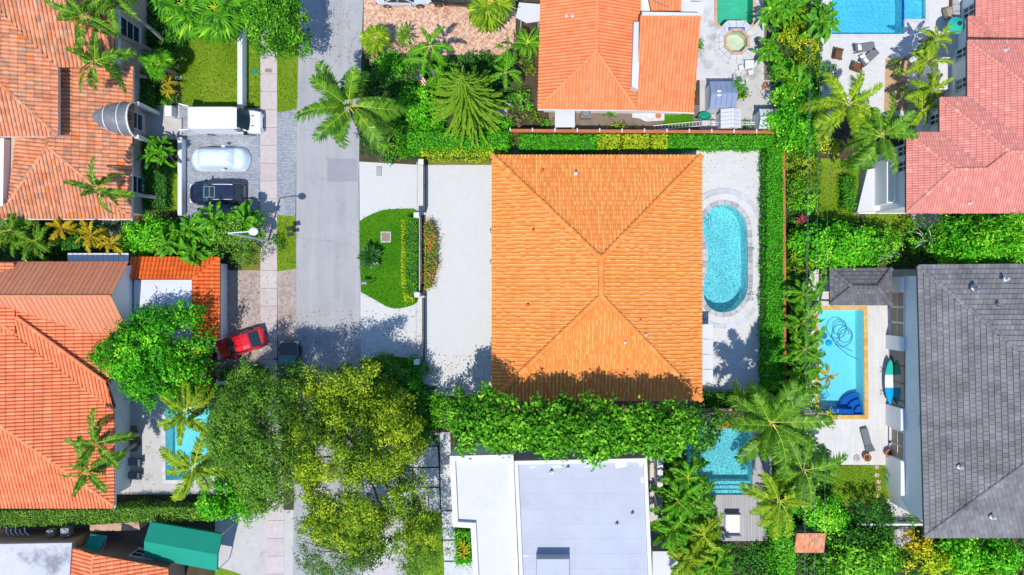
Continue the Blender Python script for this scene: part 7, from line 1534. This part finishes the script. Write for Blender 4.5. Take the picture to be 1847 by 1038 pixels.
    shrub(px, py, rx, ry, h, G[g], lab, ls=ls, tint=ti, dens=62 if ls < .25 else 42, aspect=.5 if g not in ('gold', 'lime') else .4)
G['frond_dead'] = leafmat('dry_palm_frond', [(0.0, (.1, .06, .03)), (.5, (.22, .14, .07)), (1.0, (.34, .24, .12))], .1)
G['litter'] = leafmat('dry_leaf', [(0.0, (.12, .07, .03)), (.5, (.25, .16, .06)), (1.0, (.32, .26, .06))], .1)
G['blade_a'] = leafmat('grass_blade', [(0.0, (.05, .12, .006)), (.4, (.13, .26, .01)), (.7, (.25, .38, .02)), (1.0, (.42, .44, .1))], .3, patch=.55)
G['blade_b'] = leafmat('lush_grass_blade', [(0.0, (.02, .1, .004)), (.4, (.06, .25, .006)), (.75, (.12, .36, .01)), (1.0, (.3, .42, .05))], .3, patch=.5)
G['frond_dark'] = leafmat('dark_cycad_frond', [(0.0, (0.008, 0.04, 0.006)), (0.5, (0.02, 0.11, 0.012)), (0.88, (0.06, 0.2, 0.03)), (1.0, (0.12, 0.28, 0.05))], 0.15, 0.35, 0.5, 0.2)
G['frond_gold'] = leafmat('golden_palm_frond', [(0.0, (0.1, 0.13, 0.004)), (0.4, (0.38, 0.3, 0.01)), (0.75, (0.6, 0.42, 0.012)), (0.95, (0.72, 0.34, 0.02)), (1.0, (0.72, 0.5, 0.07))])
G['frond_red'] = leafmat('red_bromeliad', [(0.0, (0.25, 0.01, 0.04)), (0.5, (0.5, 0.03, 0.1)), (1.0, (0.6, 0.15, 0.2))])
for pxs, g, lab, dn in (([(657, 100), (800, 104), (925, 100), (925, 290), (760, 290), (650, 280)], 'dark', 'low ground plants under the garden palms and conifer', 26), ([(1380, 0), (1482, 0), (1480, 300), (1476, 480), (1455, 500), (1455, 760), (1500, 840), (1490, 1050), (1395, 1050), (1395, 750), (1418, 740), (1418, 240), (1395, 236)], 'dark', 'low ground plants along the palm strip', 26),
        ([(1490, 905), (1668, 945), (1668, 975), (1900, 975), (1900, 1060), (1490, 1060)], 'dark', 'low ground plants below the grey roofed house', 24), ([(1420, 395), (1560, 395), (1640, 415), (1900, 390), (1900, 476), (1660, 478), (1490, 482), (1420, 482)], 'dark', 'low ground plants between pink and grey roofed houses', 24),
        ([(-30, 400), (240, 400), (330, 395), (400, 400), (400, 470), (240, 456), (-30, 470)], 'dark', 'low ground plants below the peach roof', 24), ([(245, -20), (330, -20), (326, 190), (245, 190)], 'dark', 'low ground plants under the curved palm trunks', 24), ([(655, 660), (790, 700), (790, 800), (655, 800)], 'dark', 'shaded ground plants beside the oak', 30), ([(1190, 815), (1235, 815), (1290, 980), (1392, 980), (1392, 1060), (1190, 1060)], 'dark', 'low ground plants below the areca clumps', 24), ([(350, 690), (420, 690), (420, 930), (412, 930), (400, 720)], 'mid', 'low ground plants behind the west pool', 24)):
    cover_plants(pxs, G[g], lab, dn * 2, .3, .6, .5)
# ================================================================== PALMS
C_ = 'coconut'
palm(630, 190, 8.5, C_, 'large coconut palm hanging over the road', n=22, scale=1.0, base=(668, 225), elev=(60, -25))
palm(1530, 188, 7.5, C_, 'yellow green coconut palm by the loungers', 'frond_lime', n=18, scale=.85, base=(1492, 215), elev=(58, -25))
palm(1590, 245, 7.5, C_, 'dark coconut palm by the pink roof corner', 'frond', n=18, scale=.85, base=(1545, 260), elev=(50, -28))
palm(1392, 765, 8.6, C_, 'coconut palm throwing its shadow on the pool deck', 'frond', n=26, scale=1.0, base=(1345, 742), elev=(58, -25))
palm(1450, 850, 8.0, C_, 'coconut palm crown beside the grey lounger yard', 'frond', n=18, scale=.85, base=(1400, 820), elev=(55, -25))
palm(1405, 905, 7.5, C_, 'coconut palm crown over the edge of the grey deck', 'frond_lime', n=15, scale=.78, base=(1398, 870), elev=(50, -25))
palm(150, 30, 9.5, 'royal', 'palm above the upper peach roof', n=15, base=(285, 95), group='palms leaning over the peach roof')
palm(200, -8, 9.5, 'royal', 'palm at the top edge over the peach roof', n=14, base=(302, 80), group='palms leaning over the peach roof')
palm(170, 112, 8.0, 'royal', 'palm above the step between peach roofs', n=13, base=(280, 140), group='palms leaning over the peach roof')
palm(178, 345, 7.5, 'royal', 'palm leaning over the lower peach roof', n=11, base=(297, 355), scale=.95, group='palms leaning over the peach roof')
palm(175, 800, 7.5, 'royal', 'upper palm of two over the salmon roof', n=11, base=(250, 785), scale=1.0, group='palms over the salmon roof'); palm(158, 850, 7.5, 'royal', 'lower palm of two over the salmon roof', n=13, base=(245, 800), scale=1.0, group='palms over the salmon roof')
palm(335, 745, 7, 'royal', 'palm over the top of the west pool', 'frond_lime', n=15, base=(392, 720), scale=1.05, group='palms by the west pool'); palm(350, 845, 7, 'royal', 'palm over the bottom of the west pool', 'frond_lime', n=16, base=(405, 825), scale=1.1, group='palms by the west pool'); palm(322, 690, 6, 'royal', 'small palm against the broad glossy tree', 'frond_lime', n=9, scale=.7)
palm(330, 8, 5.5, 'fan', 'light green fan palm at the top of the lawn', 'frond_vivid', n=30, scale=1.45, elev=(60, -45), group='fan palms over the lawn'); palm(388, 14, 5.5, 'fan', 'light green fan palm beside the top oak', 'frond_vivid', n=30, scale=1.45, elev=(60, -45), group='fan palms over the lawn'); palm(885, 0, 5.5, 'fan', 'bright fan palm at the edge of the brick drive', 'frond_lime', n=30, scale=1.35, elev=(60, -50))
palm(285, 118, 3.5, 'fan', 'small fan palm below the curved palm trunks', 'frond_vivid', n=16, scale=.75)
palm(678, 68, 2.6, 'fan', 'yellow green fan palm at the road corner', 'frond_lime', n=18, scale=.75)
palm(776, 82, 5.5, 'royal', 'slim palm whose shadow falls on the brick drive', 'frond_vivid', n=9, base=(788, 105), scale=.85, elev=(50, -10)); palm(770, 112, 4.2, 'royal', 'shorter slim palm below the one shading bricks', 'frond_vivid', n=8, scale=.75); palm(790, 135, 3.6, 'royal', 'small garden palm beside the conifer top', 'frond_vivid', n=8, scale=.65)
palm(914, 90, 4.5, 'royal', 'upper slim palm near the coral house', 'frond_vivid', n=8, scale=.65, elev=(50, -10)); palm(912, 130, 4.2, 'royal', 'lower slim palm near the coral house', 'frond_vivid', n=9, scale=.68, elev=(50, -10)); palm(952, 78, 3.0, 'pygmy', 'soft feathered palm beside the coral house wall', 'frond_vivid', n=22, scale=1.25)
palm(730, 62, 1.2, 'blade', 'spiky dark green rosette plant by the brick drive', 'frond', n=30, scale=1.0, elev=(70, 5)); palm(667, 463, .8, 'cycad', 'dark green cycad rosette on the lawn island', 'frond_dark', n=70, scale=1.12, elev=(70, 2))
palm(698, 262, 1.6, 'blade', 'dark strap plant rosette behind the white driveway', 'frond', n=24, scale=1.2, elev=(70, 0))
for i, (px, py, k) in enumerate(((1688, 72, 1.0), (1672, 112, .95), (1682, 162, 1.0), (1664, 198, .95))):
    palm(px, py, 4.2, 'royal', ['slim lime palm nearest the teal parasol', 'slim lime palm beside the white porch block', 'slim lime palm below the white porch block', 'slim lime palm nearest the lowest pink eave'][i], 'frond_lime', n=14, scale=.78 * k, elev=(60, -22), group='slim palms by the pink house')
for i, (px, py) in enumerate(((1620, 130), (1628, 165), (1618, 112))): palm(px, py, .9, 'blade', ['dark spiky plant in the middle of the sandy bed', 'dark spiky plant at the foot of the sandy bed', 'dark spiky plant at the head of the sandy bed'][i], 'frond', n=14, scale=.7)
AR = [(1450, 532, 3.2, 'areca palm nearest the gazebo'), (1446, 585, 3.4, 'areca palm second below the gazebo'), (1452, 630, 3.4, 'areca palm third below the gazebo'), (1446, 676, 3.2, 'areca palm beside the middle of the rectangular pool'), (1440, 712, 3.0, 'areca palm nearest the utility pole')]
for px, py, h, lab in AR: palm(px, py, h, 'areca', lab, 'frond_vivid', n=12, scale=.82, heads=[(px + 14, py - 14, h * .9), (px - 10, py + 12, h * .85), (px + 16, py + 14, h * .8)], group='areca palms along the rectangular pool')
palm(1492, 678, 2.4, 'areca', 'small yellow palm leaning over the rectangular pool', 'frond_gold', n=9, scale=.6)
palm(1425, 140, 3.0, 'areca', 'green palm tuft in the north palm strip', 'frond_vivid', n=13, scale=.85); palm(1440, 155, 3.4, 'areca', 'green palm tuft just below the other in the strip', 'frond_vivid', n=12, scale=.85)
AS = [(1240, 862, 4.2, 'frond_vivid', 'areca palm clump beside the small pool', 1.0), (1222, 905, 4.4, 'frond_vivid', 'areca palm clump beside the flat roof edge', 1.0), (1258, 905, 3.8, 'frond_vivid', 'areca palm clump between pool and deck', .85), (1215, 955, 4.2, 'frond_vivid', 'areca palm clump overlapping the flat roof corner', 1.0), (1270, 965, 3.8, 'frond_lime', 'yellow green areca clump beside the white day bed', .95), (1245, 1010, 4.0, 'frond_lime', 'yellow green areca clump at the bottom edge', 1.0), (1290, 1020, 3.6, 'frond_vivid', 'areca clump at the bottom below the day bed', .9)]
for px, py, h, mk, lab, k in AS: palm(px, py, h, 'areca', lab, mk, n=13, scale=k, heads=[(px + 12, py - 12, h * .92), (px - 13, py + 9, h * .86), (px + 10, py + 15, h * .8)], group='areca palms by the small pool')
palm(1478, 845, 5, 'areca', 'feathery palm beside the lawn and deck corner', 'frond', n=14, scale=1.0)
# west boundary palms: golden arecas and dark ones
for px, py, h, mk, lab, k in ((20, 415, 4, 'frond', 'dark palm at the west edge below the peach roof', 1.0), (62, 435, 4.2, 'frond', 'dark green palm clump beside the golden ones', 1.0), (110, 412, 3.6, 'frond_gold', 'golden palm nearest the dark palm clump', .7), (165, 425, 3.6, 'frond_gold', 'brightest golden palm below the peach eave', .75), (200, 440, 3.2, 'frond_gold', 'golden palm nearest the long bright bush', .6)): palm(px, py, h, 'areca', lab, mk, n=14, scale=k, heads=[(px + 10, py + 12, h * .85)] if k > .9 else None)
for px, py, h, lab, k in ((345, 415, 3.4, 'large leaf plant left of the street lamp', 1.0), (385, 400, 3.6, 'large leaf plant above the street lamp arm', 1.0), (440, 398, 3.4, 'large leaf plant nearest the sidewalk', 1.0), (350, 455, 3.2, 'large leaf plant at the garage roof corner', 1.0), (300, 440, 3.0, 'large leaf plant beside the long bright bush', .9), (285, 275, 2.6, 'large leaf plant by the paver bay wall', .9), (1400, 22, 2.6, 'large leaf plant at the top of the palm strip', .9), (1420, 8, 2.6, 'large leaf plant at the very top edge', .9), (1500, 472, 2.6, 'large leaf plant drooping over the gazebo edge', .8), (1480, 40, 3.2, 'large leaf plant reaching toward the blue pool', 1.0), (1385, 90, 1.8, 'large leaf plant over the dirt strip', .7)):
    palm(px, py, h, 'paddle', lab, 'frond_vivid', n=15, scale=k * .74, elev=(78, -8), heads=[(px + 13, py + 9, h * .85), (px - 12, py + 8, h * .8), (px + 4, py - 13, h * .75)])
palm(305, 150, 1.3, 'blade', 'yellow strap leaved plants along the lawn edge', 'frond_gold', n=18, scale=.8, heads=[(300, 135, 1.2), (302, 165, 1.2), (308, 120, 1.1)])
palm(1447, 397, 1.2, 'blade', 'red pink spiky bromeliad beside the wall', 'frond_red', n=16, scale=.6)
palm(836, 985, 1.5, 'blade', 'orange tipped strap plant in the white house planter', 'frond_gold', n=16, scale=.7, heads=[(836, 1000, 1.4)])

# ================================================================== GRASS BLADES AND LEAF LITTER
for pxs, g, lab in (([(328, 45), (432, 45), (431, 192), (326, 190)], 'blade_a', 'short grass of the front lawn'), ([(438, 95), (470, 98), (471, 192), (437, 195)], 'blade_a', 'short grass between white wall and sidewalk'), ([(501, 60), (538, 60), (535, 197), (501, 203)], 'blade_a', 'short grass of the upper verge'), ([(500, 390), (534, 392), (534, 486), (500, 489)], 'blade_a', 'short grass of the lower verge'),
                    (island, 'blade_b', 'lush grass of the lawn island'), ([(1478, 298), (1521, 300), (1521, 381), (1478, 390)], 'blade_a', 'short grass of the small lawn by the terrace'), ([(1492, 841), (1601, 841), (1601, 914), (1492, 914)], 'blade_a', 'short grass below the plank deck'), ([(1562, 386), (1644, 386), (1644, 418), (1572, 438)], 'blade_a', 'short grass below the white terrace')):
    rng = rnd(); poly = np.array([tuple(P(a, b)[:2]) for a, b in pxs]); mn, mx = poly.min(axis=0), poly.max(axis=0); n = int((mx - mn).prod() * 130); q = rng.uniform(mn, mx, (n, 2)); x, y = q[:, 0], q[:, 1]; ins = np.zeros(n, bool); j = len(poly) - 1
    for i in range(len(poly)):
        (xi, yi), (xj, yj) = poly[i], poly[j]; ins ^= ((yi > y) != (yj > y)) & (x < (xj - xi) * (y - yi) / (yj - yi + 1e-12) + xi); j = i
    q = q[ins] + rng.normal(size=(int(ins.sum()), 2)) * .07; z0 = .065 if g == 'blade_b' else .03; C = np.column_stack([q, z0 + .05 * rng.random(len(q))]); N = rng.normal(size=C.shape); N[:, 2] = np.abs(N[:, 2]) + .5
    o = put('grass', leaf_data('grass', C, N, .13 * rng.uniform(.6, 1.5, len(q)), .5 + rng.normal(size=len(q)) * .17, G[g], .3, rng), None, None, 'stuff'); o['label'] = lab
for pxs, n, lab in (([(535, 0), (650, 0), (640, 120), (535, 110)], 160, 'fallen leaves on the upper road'), ([(505, 560), (760, 560), (760, 640), (505, 700)], 420, 'fallen leaves where the oak shades the road'), ([(655, 800), (810, 800), (810, 930), (655, 1000)], 380, 'fallen leaves on the shaded slabs'), ([(770, 640), (888, 640), (888, 706), (770, 706)], 160, 'fallen leaves at the foot of the driveway'), ([(1268, 270), (1380, 270), (1380, 705), (1366, 705), (1366, 340), (1268, 340)], 130, 'fallen leaves on the pool deck'), ([(400, 495), (500, 495), (500, 640), (400, 640)], 160, 'fallen leaves on the brown driveway'), ([(205, 715), (295, 715), (295, 890), (205, 890)], 120, 'fallen leaves on the west deck')):
    rng = rnd(); poly = np.array([tuple(P(a, b)[:2]) for a, b in pxs]); mn, mx = poly.min(axis=0), poly.max(axis=0); q = rng.uniform(mn, mx, (n * 2, 2)); x, y = q[:, 0], q[:, 1]; ins = np.zeros(len(q), bool); j = len(poly) - 1
    for i in range(len(poly)):
        (xi, yi), (xj, yj) = poly[i], poly[j]; ins ^= ((yi > y) != (yj > y)) & (x < (xj - xi) * (y - yi) / (yj - yi + 1e-12) + xi); j = i
    q = q[ins][:n]; C = np.column_stack([q, np.full(len(q), .06)]); N = rng.normal(size=C.shape) * .25; N[:, 2] = 1
    o = put('fallen_leaves', leaf_data('fallen_leaves', C, N, .11 * rng.uniform(.6, 1.5, len(q)), rng.random(len(q)), G['litter'], .5, rng), None, None, 'stuff'); o['label'] = lab
